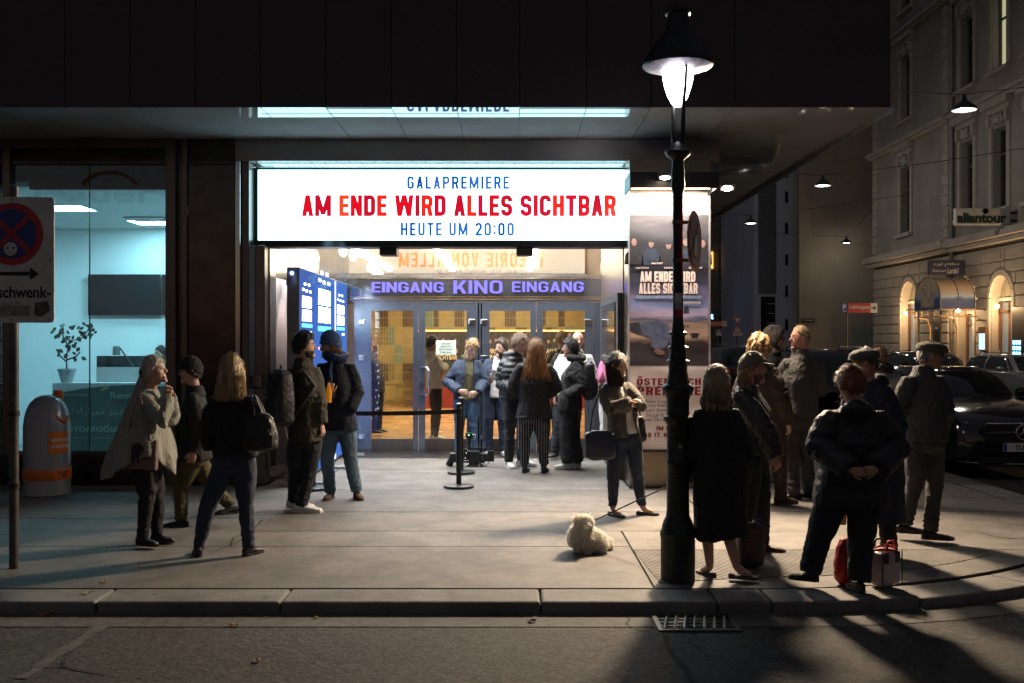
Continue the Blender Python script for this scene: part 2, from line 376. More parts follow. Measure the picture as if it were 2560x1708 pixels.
h2 = [p for p in hi if p[1] < 9.95]; h3 = [p for p in hi if p[1] >= 9.95]
field([(.99, 8.136), (ex + .01, 8.136)] + h2 + [(h2[-1][0] + .08, 9.95), (1.9 + g, 9.95), (1.9 + g, 8.93 - g), (.99, 8.93 - g)], 2)
field([(1.9 + g, 9.966), (h3[0][0], 9.966)] + h3 + [(5.288, 11.4), (1.9 + g, 11.4)], 0)
field(rect(2.31, 5.29, 11.4, 14.6), 2); field(rect(2.31, 5.29, 14.6, 19), 0); field(rect(2.31, 5.29, 19, 30), 1); field(rect(2.31, 5.29, 30, 74), 0)
# tactile ribbed paving at the dropped kerb
TACT = asphalt('tactile_paving', (.125, .115, .10), (.185, .17, .15), 160, .2, .6, .7)
nt = TACT.node_tree; wv = nt.nodes.new('ShaderNodeTexWave'); wv.inputs['Scale'].default_value = 11; wv.bands_direction = 'DIAGONAL'
mp = nt.nodes.new('ShaderNodeMapping'); mp.inputs['Scale'].default_value = (1, 1, .0)
nt.links.new(nt.nodes['Texture Coordinate'].outputs['Object'], mp.inputs[0]); nt.links.new(mp.outputs[0], wv.inputs['Vector'])
bp2 = nt.nodes.new('ShaderNodeBump'); bp2.inputs['Strength'].default_value = .9; bp2.inputs['Distance'].default_value = .02
nt.links.new(wv.outputs[1], bp2.inputs['Height']); nt.links.new(bp2.outputs[0], nt.nodes['Principled BSDF'].inputs['Normal'])
ta = arc(RI - .32, -90, -30, 12); ta = [p for p in ta if p[1] < 8.09]
MB().prism([(1.04, 7.0), (CX, 7.16)] + ta[1:] + [(ta[-1][0] + .05, 8.09), (.99, 8.09)], lambda u, v, w: (u, v, .0005 + w), .004).build('tactile_strip', TACT, pav)
# kerb stones
kerb = MB().box(-30, CX, 6.53, 6.84, -.2, -.03).build('kerb', DARKJ, kind='structure')
xs = [-30, -11, -9.4, -7.9, -6.2, -4.4, -2.72, -1.515, .19, 1.344, CX + .35]
for a, b in zip(xs, xs[1:]):
    if b > CX: b = CX
    MB().box(a + .005, b - .005, 6.5, 6.84, -.2, .002).build('kerb_stone', KERB, kerb, bevel=.018)
na = 6
for i in range(na):
    a0, a1 = -90 + 90 * i / na + .1, -90 + 90 * (i + 1) / na - .1
    drop = .002 if i not in (1, 2) else -.012
    po = arc(RO, a0, a1, 5); pi_ = arc(RI + .01, a0, a1, 5)[::-1]
    MB().prism(po + pi_, lambda u, v, w: (u, v, -.2 + w), .2 + drop).build('kerb_stone', KERB, kerb, bevel=.015)
for a, b in zip([10.45, 12, 14, 16, 18.5, 21, 24, 28, 33, 40, 50], [12, 14, 16, 18.5, 21, 24, 28, 33, 40, 50, 74]):
    MB().box(5.31, 5.65, a + .005, b - .005, -.2, .002).build('kerb_stone', KERB, kerb)
# gutter
po = [(-30, 6.2), (CX, 6.2)] + arc(RO + .3, -90, -5, 16); pi_ = [(-30, 6.51), (CX, 6.51)] + arc(RO - .01, -90, -5, 16)
gb = MB(); rs = []
for i in range(len(po) - 1): gb.quad((*po[i], ZR + .004), (*po[i + 1], ZR + .004), (*pi_[i + 1], ZR + .004), (*pi_[i], ZR + .004))
gb.build('gutter', GUT, kind='structure')
# repaired trench and cracks in the road
def strip(pts, w, z, name, m, parent):
    b = MB(); L = []
    for i, p in enumerate(pts):
        t = Vector(pts[min(i + 1, len(pts) - 1)]) - Vector(pts[max(0, i - 1)]); t = Vector((-t[1], t[0])).normalized()
        ww = w * (.6 + .8 * random.random()) / 2
        L.append(((p[0] - t.x * ww, p[1] - t.y * ww, z), (p[0] + t.x * ww, p[1] + t.y * ww, z)))
    for a, c in zip(L, L[1:]): b.quad(a[0], c[0], c[1], a[1])
    return b.build(name, m, parent)
def gpts(l, z, n=5, j=.012):
    P = [G(x, y, z) for x, y in l]; out = []
    for a, b in zip(P, P[1:]):
        for i in range(n): q = a.lerp(b, i / n); out.append((q.x + random.uniform(-j, j), q.y + random.uniform(-j, j)))
    return out + [(P[-1].x, P[-1].y)]
CRK = mat('crack_dark', (.02, .02, .02), .95)
for l, w in [([(1660, 1585), (1672, 1620), (1715, 1680), (1735, 1707)], .035), ([(1738, 1582), (1725, 1610), (1765, 1640), (1768, 1655)], .014),
             ([(85, 1674), (165, 1668), (265, 1690)], .012), ([(165, 1668), (168, 1648)], .01), ([(1570, 1540), (1570, 1565), (1610, 1580), (1650, 1590)], .01)]:
    strip(gpts(l, ZR), w, ZR + .006, 'crack', CRK, road)
strip(gpts([(50, 1700), (180, 1615), (270, 1555)], ZR), .07, ZR + .005, 'trench_seam', mat('seam_grey', (.085, .082, .08), .85, 0, .4, 12), road)
for l, w in [([(655, 1300), (640, 1318), (585, 1345), (577, 1366)], .016), ([(640, 1318), (600, 1352), (520, 1388)], .010), ([(2380, 1240), (2430, 1246), (2500, 1243)], .012), ([(2440, 1330), (2500, 1345), (2560, 1348)], .012)]:
    strip(gpts(l, 0), w, .0025, 'crack', CRK, pav)
# storm drain
GAL = mat('galvanised_iron', (.11, .11, .105), .5, .7, .35, 30)
dr = thing('storm_drain', 'rectangular iron storm drain grate in the gutter below the street lamp', 'drain', (1.19, 6.28, ZR))
x0, x1, y0, y1 = .93, 1.38, 6.13, 6.43; zt = ZR + .012
MB().quad((x0, y0, ZR + .006), (x1, y0, ZR + .006), (x1, y1, ZR + .006), (x0, y1, ZR + .006)).build('pit', CRK, dr)
MB().box(x0 - .03, x0, y0 - .03, y1 + .03, ZR + .001, zt).box(x1, x1 + .03, y0 - .03, y1 + .03, ZR + .001, zt).box(x0, x1, y0 - .03, y0, ZR + .001, zt).box(x0, x1, y1, y1 + .03, ZR + .001, zt).build('frame', GAL, dr)
for i in range(7):
    xx = x0 + (x1 - x0) * (i + .7) / 7.4
    MB().tube([(xx - .03, y0, ZR + .008), (xx, (y0 + y1) / 2, ZR + .01), (xx + .03, y1, ZR + .008)], .011, 6).build('bar', GAL, dr)
for i in (1, 2, 3):
    yy = y0 + (y1 - y0) * i / 4
    MB().box(x0, x1, yy - .008, yy + .008, ZR + .006, zt - .001).build('cross_bar', GAL, dr)
# manhole cover
c = G(230, 1238)
mh = MB().lathe([(.40, .0005), (.40, .004), (.36, .004), (.355, .002), (.345, .002), (.34, .005), (.0, .005)], 40, c)
for i in range(-6, 7):
    for j in range(-6, 7):
        if i * i + j * j < 34: mh.box(c.x + i * .052 - .018, c.x + i * .052 + .018, c.y + j * .052 - .018, c.y + j * .052 + .018, .005, .0085)
mh.build('manhole_cover', mat('cast_iron', (.07, .065, .06), .5, .6, .3, 20), label='round cast iron manhole cover with raised studs by the office window', cat='manhole cover')
# fallen leaves and scraps
LEAF = [mat('leaf_%d' % i, c, .8, 0, .3, 30) for i, c in enumerate([(.30, .18, .05), (.22, .11, .04), (.36, .27, .10)])]
for i, (px, py, s, z) in enumerate([(115, 1538, .10, ZR), (625, 1527, .055, ZR), (790, 1548, .04, ZR), (585, 1567, .05, ZR), (1330, 1557, .05, ZR), (645, 1655, .05, ZR), (260, 1456, .05, 0), (1437, 1529, .05, ZR), (215, 1486, .05, 0), (2180, 1509, .05, ZR)]):
    p = G(px, py, z); b = MB(); an = random.uniform(0, 6.28); n = 11
    ring = []
    for k in range(n):
        t = 2 * math.pi * k / n; rr = s * (.55 + .45 * (k % 2)) * random.uniform(.8, 1.1) * .75
        ring.append((p.x + rr * math.cos(t + an), p.y + rr * .8 * math.sin(t + an), z + .006 + random.uniform(0, .3) * s))
    cc = (p.x, p.y, z + .008)
    b.add([cc] + ring, [(0, k + 1, (k + 1) % n + 1) for k in range(n)])
    b.tube([cc, (p.x + s * math.cos(an), p.y + s * math.sin(an), z + .02)], .002, 4)
    where = ['large curled brown leaf in the gutter under the sign post', 'small brown leaf against the kerb face', 'pale crumpled leaf lying in the gutter by a kerb joint', 'small ochre leaf on the rough asphalt beside the gutter', 'pale scrap of leaf in the gutter near the storm drain', 'small yellow leaf far out on the asphalt roadway',
             'dry leaf on the pavement behind the kerb joint', 'upright yellow leaf leaning on the kerb', 'dry leaf lying on top of a kerb stone', 'pale leaf in the shadow below the rounded corner kerb'][i]
    b.build('fallen_leaf', LEAF[i % 3], label=where, cat='leaf', group='fallen leaves')
# ================================================================== CINEMA BUILDING
FY, SZ, UY = 11.8, 4.10, 10.2
STEEL = mat('brushed_dark_steel', (.16, .135, .125), .30, .9, .25, 3, .02, 200, stretch=(1, 1, .05), rvar=.08)
STEELB = mat('steel_blue_grey', (.20, .245, .32), .24, .9, .05, 3)
STEELD = mat('dark_gloss_panel', (.085, .065, .058), .12, .75, .3, 4, rvar=.05)
CHROME = mat('polished_steel', (.62, .62, .62), .12, 1., .1, 3, rvar=.05)
BLACK = mat('black_paint', (.012, .012, .013), .45)
CLAD = mat('dark_enamel_cladding', (.032, .019, .024), .42, .0, .35, 1.2, .05, 60, rvar=.1)
SOFF = mat('mirror_soffit_enamel', (.38, .38, .385), .018, .0, .12, 1.5)
LINT = mat('lintel_enamel', (.24, .22, .21), .25, .6, .1, 2)
WHITE = mat('white_paint', (.75, .75, .75), .6, 0, .06, 3)
ANTH = mat('anthracite', (.045, .047, .05), .4, .2)
bld = thing('cinema_building', 'dark clad cinema block overhanging a glazed street entrance with mirror soffit', 'building', (0, 14, 0))
P = lambda b, n, m, **k: b.build(n, m, bld, **k)
# cladding of the overhanging storeys
xs = [XW(x, UY) for x in (651 - 163 * 5, 651 - 163 * 4, 651 - 163 * 3, 651 - 163 * 2, 651 - 163, 651, 814, 978, 1141, 1299, 1467, 1628, 1837)] + [3.88]
xs = [xs[0] - .67 * i for i in range(12, 0, -1)] + xs
for a, b in zip(xs, xs[1:]): P(MB().box(a + .004, b - .004, UY, UY + .08, SZ, 13), 'cladding_panel', CLAD)
P(MB().box(xs[0], 3.86, UY + .075, UY + .2, SZ + .03, 13), 'upper_wall', BLACK)
for i in range(16): P(MB().box(3.80, 3.88, UY + .084 + i * 1.2, UY + 1.276 + i * 1.2, SZ, 13), 'cladding_panel', CLAD)
P(MB().box(xs[0], 3.85, UY + .2, 30, 12.8, 13), 'roof', BLACK)
# mirror soffit panels
ys = [UY + .0, 12.9, 15.6, 18.3, 21.0, 24.0]
for a, b in zip(xs, xs[1:]):
    for y0, y1 in zip(ys, ys[1:]):
        if a < 2.2 and y0 > 12.5: continue
        dz = random.uniform(-.0015, .0015)
        P(MB().box(a + .004, b - .004, y0 + .004, y1 - .004, SZ + dz, SZ + .025), 'soffit_panel', SOFF)
P(MB().box(xs[0], 3.78, UY + .2, 24, SZ + .03, SZ + .06), 'soffit_backing', BLACK)
P(MB().box(3.865, 3.905, UY + .002, 24, SZ - .05, SZ - .002), 'soffit_edge_trim', mat('edge_trim', (.5, .52, .53), .3, .6))
# lintel above sign
P(MB().box(-3.28, 2.46, FY, 12.02, 3.84, SZ - .003), 'lintel', LINT)
P(MB().box(-3.28, 2.46, 12.023, 12.9, 3.852, SZ - .004), 'lintel_back', LINT)
ub = MB()
for i in range(34):
    cx = -3.0 + 5.0 * i / 33; cyy = 11.87 + (i % 3) * .045
    ub.lathe([(.016, 0), (.016, -.0015), (.0, -.0015)], 10, (cx, cyy, 3.84))
P(ub, 'ventilation_holes', BLACK, kind='stuff')
P(MB().box(-14, -3.285, FY - .02, 12.1, 3.80, SZ - .003), 'window_header', STEELD)
P(MB().box(-14, -4.09, FY - .05, FY - .021, 3.985, SZ - .006), 'header_rail', STEEL)
# ---- left shop front: piers, frame, plinth, glazing
P(MB().box(-4.09, -3.97, FY - .06, FY + .1, 0, SZ - .005), 'mullion', STEEL, bevel=.006)
P(MB().box(-3.97, -3.90, FY + .01, FY + .1, 0, SZ - .006), 'groove', STEELD)
P(MB().box(-3.905, -3.84, FY - .04, FY + .1, 0, SZ - .005), 'mullion', STEEL, bevel=.006)
P(MB().box(-3.837, -3.285, FY, 12.1, 0, 3.797), 'pier_panel', STEELD, bevel=.005)
for a, b, y in [(-3.28, -3.22, FY - .01), (-3.215, -3.13, FY + .05), (-3.125, -3.05, FY + .02), (-3.045, -2.93, FY - .005)]:
    P(MB().box(a, b, y, 12.3, 0, 2.84 if b > -3.1 else 3.838), 'door_jamb', CHROME if b == -3.22 else (STEEL if b != -3.05 else STEELB), bevel=.006)
P(MB().box(-2.925, -2.915, 12.0, 12.3, 0, 2.85), 'jamb_edge', CHROME)
P(MB().box(-14, -4.1, FY - .03, 12.0, 0, .38), 'plinth', STEELD, bevel=.006)
P(MB().box(-14, -4.1, FY - .055, FY - .031, .36, .41), 'sill', STEEL)
v0 = MB()
P(MB().box(-5.0, -4.15, FY - .036, FY - .031, .155, .255), 'vent_recess', BLACK)
for i in range(4): P(MB().box(-5.0, -4.15, FY - .046, FY - .034, .165 + i * .024, .175 + i * .024), 'vent_louvre', STEEL)
P(MB().box(-6.02, -5.93, FY - .05, FY + .1, .38, 3.985), 'mullion', STEEL, bevel=.006)
P(MB().box(-6.2, -6.06, FY - .03, FY + .1, .38, 3.985), 'mullion', STEEL)
OG = glass('shop_glass', (.86, .95, .95), 1.5)
for a, b in ((-5.93, XW(222, FY) - .004), (XW(222, FY) + .004, -4.092)):
    P(MB().box(a, b, FY + .02, FY + .032, .38, 3.80), 'window_pane', OG)
P(MB().box(-9.5, -6.2, FY + .02, FY + .032, .38, 3.80), 'window_pane', OG)
P(MB().box(XW(222, FY) - .004, XW(222, FY) + .004, FY + .016, FY + .036, .38, 3.8), 'silicone_joint', BLACK)
# office room
OW = mat('office_wall_white', (.72, .76, .77), .8, 0, .03, 2); OC = mat('office_ceiling', (.62, .68, .68), .85, 0, .05, 8)
OF = mat('office_floor', (.25, .26, .27), .5)
P(MB().box(-9.5, -3.6, 12.0, 16.5, -.01, .0035), 'office_floor', OF)
P(MB().box(-9.5, -3.6, 16.5, 16.6, 0, 3.6), 'office_back_wall', OW)
P(MB().box(-3.6, -3.5, 12.11, 16.5, 0, 3.6), 'office_side_wall', OW); P(MB().box(-9.6, -9.5, 12.0, 16.5, 0, 3.6), 'office_side_wall', OW)
for i in range(10):
    for j in range(8):
        x = -9.5 + i * .59; y = 12.05 + j * .56
        if (i, j) in ((8, 3), (9, 3), (5, 3), (6, 6), (2, 3)): continue
        P(MB().box(x + .003, x + .587, y + .003, y + .557, 3.57, 3.60), 'ceiling_tile', OC)
P(MB().box(-9.5, -3.6, 12.0, 16.6, 3.601, 3.64), 'office_ceiling', OC)
OL = emis('office_light_panel', (.44, .84, 1.0), 17.0)
for x0, x1, y0, y1 in ((-4.78, -3.62, 13.74, 14.28), (-6.55, -5.97, 13.74, 14.28), (-8.3, -7.75, 13.74, 14.28), (-5.96, -5.4, 15.42, 15.96)):
    P(MB().box(x0, x1, y0, y1, 3.572, 3.59), 'ceiling_light_panel', OL)
P(MB().box(-5.82, -5.25, 14.9, 15.4, 3.555, 3.568), 'air_outlet', ANTH)
P(MB().box(-5.78, -4.1, FY + .12, FY + .16, 3.52, 3.80), 'roller_blind', mat('blind_fabric', (.05, .08, .085), .8))
P(MB().tube([(-5.85, FY + .16, 3.79), (-4.1, FY + .16, 3.79)], .025, 10), 'blind_rail', STEELB)
# screens, counter, plant, desk
tv = thing('wall_screen', 'large black flat screen on the office back wall', 'screen', (XW(310, 16.4), 16.45, ZW(740, 16.4)))
SCRN = mat('screen_black', (.012, .02, .026), .12, 0, 0); 
a, b, z0, z1 = XW(220, 16.4), XW(399, 16.4), ZW(788, 16.4), ZW(686, 16.4)
MB().box(a, b, 16.40, 16.47, z0, z1).build('bezel', BLACK, tv); MB().box(a + .012, b - .012, 16.393, 16.399, z0 + .02, z1 - .012).build('display', SCRN, tv)
MB().box((a + b) / 2 - .03, (a + b) / 2 + .03, 16.394, 16.40, z0 + .003, z0 + .016).build('badge', CHROME, tv)
tv2 = thing('wall_screen', 'second flat screen half hidden behind the steel mullion', 'screen', (XW(480, 16.4), 16.45, ZW(740, 16.4)))
MB().box(b + .03, b + 1.2 - .3, 16.40, 16.47, z0, z1).build('bezel', BLACK, tv2); MB().box(b + .042, b + .88, 16.393, 16.399, z0 + .02, z1 - .012).build('display', SCRN, tv2)
ct = thing('reception_counter', 'grey reception counter with dark green curved front panel behind the shop window', 'counter', (-5.2, 14.3, 0))
cD = 14.3; LGREY = mat('counter_laminate', (.42, .42, .42), .5, 0, .05)
xa, xb = XW(131, cD), XW(417, cD) + .5; zt = ZW(958, cD)
MB().box(xa, xb, cD, cD + .55, .0035, zt).build('body', LGREY, ct)
GRN = mat('counter_green', (.055, .085, .075), .5, 0, .05)
poly = [(xa + .0, .1), (xb, .1), (xb, zt - .02)] + [(xb + (xa - xb) * t, zt - .025 - .11 * (2 * abs(t - .45)) ** 2) for t in (.2, .35, .5, .65, .8, 1)]
MB().prism(poly, lambda u, v, w: (u, cD - .02 + w, v), .018).build('front_panel', GRN, ct)
TXG = mat('counter_print', (.19, .24, .225), .6, 0, 0)
YF = cD - .0235
def ctext(s, x0, x1, yb, yt, off=0.): text('lettering', s, (XW(x0, cD), YF, ZW(yb, cD)), (1, 0, 0), (0, 0, 1), XW(x1, cD) - XW(x0, cD), ZW(yt, cD) - ZW(yb, cD), TXG, ct, .003, off)
ctext('Mietwagen', 156, 221, 993, 982); ctext('Rent a car', 277, 400, 997, 980, .02); ctext('автомобили', 150, 330, 1080, 1062, .02); ctext('ενοικίαση αυτοκινήτων', 120, 340, 1098, 1092)
arab = ''.join(chr(int(h, 16)) for h in 'FE95 0627 FEAD 0627 FEF4 FEB3 0020 FEAE FEF4 FE9F 0623 FE97'.split())
ctext(arab, 172, 330, 1042, 1012)
MB().prism([(0, 0), (.09, .04), (.13, .09), (.10, .085), (.03, .05)], lambda u, v, w: (XW(252, cD) + u, YF + w, ZW(980, cD) + v), .003).build('arrow_mark', TXG, ct)
dk = thing('office_desk_screen', 'grey divider and dark monitor on the reception desk', 'desk', (-5.0, 14.7, 1.1))
MB().box(XW(241, 14.6), XW(365, 14.6), 14.6, 14.64, 1.08, ZW(918, 14.6)).build('divider', LGREY, dk)
MB().box(XW(262, 14.9), XW(372, 14.9), 14.9, 14.95, ZW(920, 14.9), ZW(890, 14.9)).build('monitor', ANTH, dk)
MB().box(XW(245, 14.75), XW(260, 14.75), 14.7, 14.9, 1.1, ZW(890, 14.75)).build('file_tray', ANTH, dk)
dl = thing('desk_lamp', 'grey articulated desk lamp beside the monitor', 'lamp', tuple(W(335, 920, 14.75)))
MB().tube([W(335, 920, 14.75), W(300, 870, 14.75)], .012, 6).build('arm', ANTH, dl)
p = W(291, 878, 14.75); MB().lathe([(.03, .08), (.05, .06), (.055, -.06), (.05, -.06), (.045, .05), (0, .06)], 14, p).build('lamp_shade', mat('lamp_grey', (.12, .13, .13), .5), dl, smooth=40)
pl = thing('potted_plant', 'leafy ficus plant in a tapered pale pot on the counter', 'plant', tuple(W(167, 958, 14.45)))
p = W(167, 958, 14.45)
MB().lathe([(.075, 0), (.125, .185), (.132, .19), (.132, .21), (.115, .21), (.108, .18), (0, .175)], 20, p).build('pot', mat('pot_grey', (.40, .40, .41), .6), pl, smooth=50)
ST = mat('plant_stem', (.07, .055, .04), .8); LF = mat('plant_leaf', (.03, .065, .035), .45)
fol = MB(); stm = MB()
def pw(x, y, d=0): return W(x, y, 14.45 + d)
for path in ([(167, 925), (166, 905), (168, 880), (172, 855), (190, 850), (213, 830)], [(166, 905), (150, 890), (140, 872)], [(167, 900), (190, 892), (200, 880)], [(170, 865), (160, 845), (150, 822)], [(190, 850), (205, 845), (225, 818)]):
    stm.tube([pw(x, y, random.uniform(-.06, .06)) for x, y in path], [.012 - .0015 * i for i in range(len(path))], 6)
stm.build('stem', ST, pl, smooth=True)
for (lx, ly) in [(141, 818), (150, 812), (160, 808), (147, 825), (155, 830), (165, 838), (172, 848), (180, 852), (164, 850), (158, 842), (170, 860), (178, 862), (186, 858), (193, 855), (200, 868), (140, 874), (148, 873), (155, 872), (186, 890), (193, 897), (203, 893), (206, 805), (200, 815), (213, 812), (222, 808), (230, 812), (238, 822), (243, 828), (220, 822), (212, 828), (206, 836), (218, 838), (228, 830), (196, 826), (188, 812), (152, 835), (168, 825), (176, 840), (184, 838), (192, 842), (145, 836), (136, 826), (158, 818), (172, 815), (162, 862), (176, 872), (168, 882), (180, 880), (150, 882), (226, 838), (234, 834), (210, 818)]:
    p = pw(lx, ly, random.uniform(-.12, .12)); an = random.uniform(-1, 1); L = random.uniform(.07, .10)
    d = Vector((math.sin(an), random.uniform(-.5, .5), -abs(math.cos(an)) * .7)).normalized(); s = d.cross(Vector((random.uniform(-.3, .3), 1, .2))).normalized()
    n = d.cross(s) * .008
    fol.add([p, p + d * L * .35 + s * L * .3 + n, p + d * L * .75 + s * L * .24 + n, p + d * L, p + d * L * .75 - s * L * .24 + n, p + d * L * .35 - s * L * .3 + n, p + d * L * .5], [(0, 1, 6), (1, 2, 6), (2, 3, 6), (3, 4, 6), (4, 5, 6), (5, 0, 6)])
fol.build('foliage', LF, pl)
# faint leftover lettering on the shop glass
GH = bpy.data.materials.new('ghost_film'); GH.use_nodes = True; gn = GH.node_tree; gm = gn.nodes.new('ShaderNodeMixShader'); gt_ = gn.nodes.new('ShaderNodeBsdfTransparent'); gm.inputs[0].default_value = .05
gn.links.new(gt_.outputs[0], gm.inputs[1]); gn.links.new(gn.nodes['Principled BSDF'].outputs[0], gm.inputs[2]); gn.links.new(gm.outputs[0], gn.nodes['Material Output'].inputs[0])
gh = thing('window_lettering', 'faint pale mirrored letters with an orange arc stuck on the shop window', 'window sticker', (-5.2, FY + .015, 3.3))
text('lettering', 'leader', (XW(84, FY), FY + .014, ZW(508, FY)), (1, 0, 0), (0, 0, 1), XW(390, FY) - XW(84, FY), ZW(452, FY) - ZW(508, FY), GH, gh, .002, .03)
ab = []
for i in range(17):
    t = R(30 + 120 * i / 16); ab.append(W(272 + 78 * math.cos(t), 492 - 62 * math.sin(t), FY) + V(0, .012, 0))
MB().tube(ab, .022, 6, ratio=.1, up=(0, 0, 1)).build('arc', mat('arc_orange', (.16, .075, .04), .6), gh)
# ---- vestibule behind the sign
P(MB().box(-3.0, 2.2, 12.9, 15.15, 3.86, 3.95), 'vestibule_ceiling', mat('vestibule_ceiling', (.55, .55, .53), .5))
VL = emis('vestibule_light_panel', (.94, .95, .95), 18.0)
for x in (-2.4, -1.15, .1):
    for y in (13.0, 13.75, 14.5): P(MB().box(x, x + 1.15, y, y + .35, 3.845, 3.859), 'ceiling_light_panel', VL)
P(MB().box(-3.08, -2.95, 12.3, 15.2, 0, 2.50), 'vestibule_side_wall', mat('pinkish_white_panel', (.62, .56, .56), .35, 0, .15, 2, stretch=(1, 1, .2)))
P(MB().box(-3.08, -2.955, 12.3, 15.2, 2.51, 3.85), 'mirror_panel', mat('mirror_steel', (.30, .32, .33), .10, 1., .1, 3))
lamp('SPOT', 'wall_washer', (-2.80, 12.75, 2.47), 14, (1, .8, .72), bld, .02, (-2.95, 12.8, 0), 70, .6)
P(MB().lathe([(.03, -.05), (.035, .0), (.035, .05), (0, .05)], 12, (-2.86, 12.75, 2.46)), 'wall_washer_can', BLACK)
# right side of the vestibule
P(MB().box(1.36, 2.30, 12.21, 15.2, 0, 3.86), 'side_block', mat('brown_panel', (.09, .065, .05), .35, .2))
P(MB().box(1.30, 1.355, 12.25, 14.6, 0, 2.30), 'showcase_frame', ANTH)
P(MB().box(1.285, 1.30, 12.5, 14.3, .9, 2.2), 'showcase_glass', mat('case_glass', (.05, .045, .04), .08, .3))
P(MB().box(2.2, 2.30, 15.21, 30, 0, SZ - .01), 'side_wall', mat('side_wall_dark', (.05, .04, .04), .4))
# transom, sign band, doors
DY = 15.2; DZ = ZW(756, DY)
TG = glass('transom_glass', (.93, .96, .96), 1.75, .0, .12)
P(MB().box(-2.95, 1.36, DY + .02, DY + .03, ZW(687, DY), 3.85), 'transom_pane', TG)
P(MB().box(-2.95, 1.36, DY - .05, DY + .08, ZW(696, DY), ZW(687, DY)), 'transom_rail', CHROME)
BAND = mat('sign_band_steel', (.34, .37, .42), .10, .95, .06, 2)
P(MB().box(-2.95, 1.36, DY - .02, DY + .06, ZW(742, DY), ZW(697, DY)), 'sign_band', BAND)
P(MB().box(-2.95, 1.36, DY - .06, DY + .08, ZW(748, DY), ZW(743, DY)), 'door_head_rail', CHROME)
P(MB().box(-2.95, 1.36, DY - .03, DY + .08, DZ + .006, ZW(749, DY)), 'door_head', STEELB)
for x in (XW(1200, DY), ): P(MB().box(x - .03, x + .03, DY - .02, DY + .08, 0, DZ), 'door_post', STEELB)
P(MB().box(-2.95, XW(885, DY), DY - .01, DY + .08, 0, DZ), 'side_light', mat('brown_sidelight', (.10, .07, .05), .15, .3))
P(MB().box(XW(1484, DY), 1.36, DY - .01, DY + .08, 0, DZ), 'side_light', STEELB)
P(MB().box(-2.95, 1.36, DY - .05, DY + .1, 0, .012), 'threshold', STEEL)
DG = glass('door_glass', (.94, .97, .97), 1.5)
def door(xa, xb, ga, gb, hinge, handle=None):
    D0, D1 = DY - .02, DY + .035
    d = MB()
    X = lambda p: XW(p, DY)
    zg0, zg1 = ZW(1097, DY), ZW(777, DY)
    d.box(X(xa), X(ga), D0, D1, .018, DZ).box(X(gb), X(xb), D0, D1, .018, DZ).box(X(ga), X(gb), D0, D1, zg1, DZ)
    o = P(d, 'door', STEELB)
    MB().box(X(ga), X(gb), D0 + .001, D1 - .001, .018, zg0).build('kick_plate', CHROME if False else STEEL, o)
    MB().box(X(ga), X(gb), DY, DY + .01, zg0, zg1).build('pane', DG, o)
    for z in (.25, 1.45, 2.0): MB().box(X(hinge) - .05, X(hinge) + .05, D0 - .03, D0, z - .04, z + .04).build('hinge', CHROME, o, bevel=.008)
    if handle:
        x = X(handle); MB().tube([(x, D0, .88), (x + .10, D0 - .08, .88), (x + .13, D0 - .09, .93), (x + .13, D0 - .09, 1.25), (x + .10, D0 - .08, 1.30), (x, D0, 1.30)], .016, 8).build('handle', CHROME, o, smooth=True)
        MB().box(x - .02, x + .02, D0 - .012, D0, .98, 1.08).build('lock', CHROME, o)
door(886, 1045.5, 928, 1033, 905); door(1047, 1198, 1063, 1167, 1180, 1053)
door(1202, 1340.5, 1224, 1326, 1210); door(1342, 1483, 1357, 1462, 1470)
P(MB().box(-2.9, 2.29, 14.5, DY - .07, -.02, .004), 'entrance_mat', mat('rubber_mat', (.09, .085, .08), .8, 0, .1, 3, .6, 90))
for i in range(14): P(MB().box(-2.85, 2.2, 14.53 + i * .045, 14.55 + i * .045, .004, .008), 'mat_rib', ANTH)
nt_ = thing('door_notice', 'pale green paper notice with black capitals taped to the glass door', 'notice', (XW(1115, DY), DY - .004, 2))
a, b = XW(1090, DY), XW(1140, DY)
MB().box(a, b, DY - .005, DY - .003, ZW(887, DY), ZW(851, DY)).build('paper', mat('notice_paper', (.36, .42, .36), .8, 0, .03), nt_)
INK = mat('black_ink', (.02, .02, .02), .7, 0, 0)
for i, (s, x0, x1) in enumerate([('ONLINE', 1104, 1126), ('GEKAUFT?', 1101, 1129), ('BITTE DIREKT', 1098, 1132), ('ZUM SAAL!', 1100, 1130)]):
    text('lettering', s, (XW(x0, DY), DY - .0055, ZW(861.5 + i * 7.3, DY)), (1, 0, 0), (0, 0, 1), XW(x1, DY) - XW(x0, DY), .027, INK, nt_, .001, .015)
# purple letters over the doors
NEON = emis('violet_letter_face', (.22, .19, .90), .62); NEONS = mat('violet_letter_side', (.16, .15, .45), .4, emit=(.14, .13, .55), estr=.2)
ns = thing('entrance_lettering', 'violet glowing raised letters reading eingang kino eingang on the steel band', 'sign', (0, DY - .05, 2.5))
for s, x0, x1, yb, yt in (('EINGANG', 930, 1109, 731, 706), ('KINO', 1134, 1256, 734, 702), ('EINGANG', 1280, 1458, 730, 705)):
    sline('letter', s, (XW(x0, DY - .03), DY - .03, ZW(yb, DY - .03)), (1, 0, 0), (0, 0, 1), XW(x1, DY) - XW(x0, DY), ZW(yt, DY) - ZW(yb, DY), NEON, ns, .06, .14, .10, True)
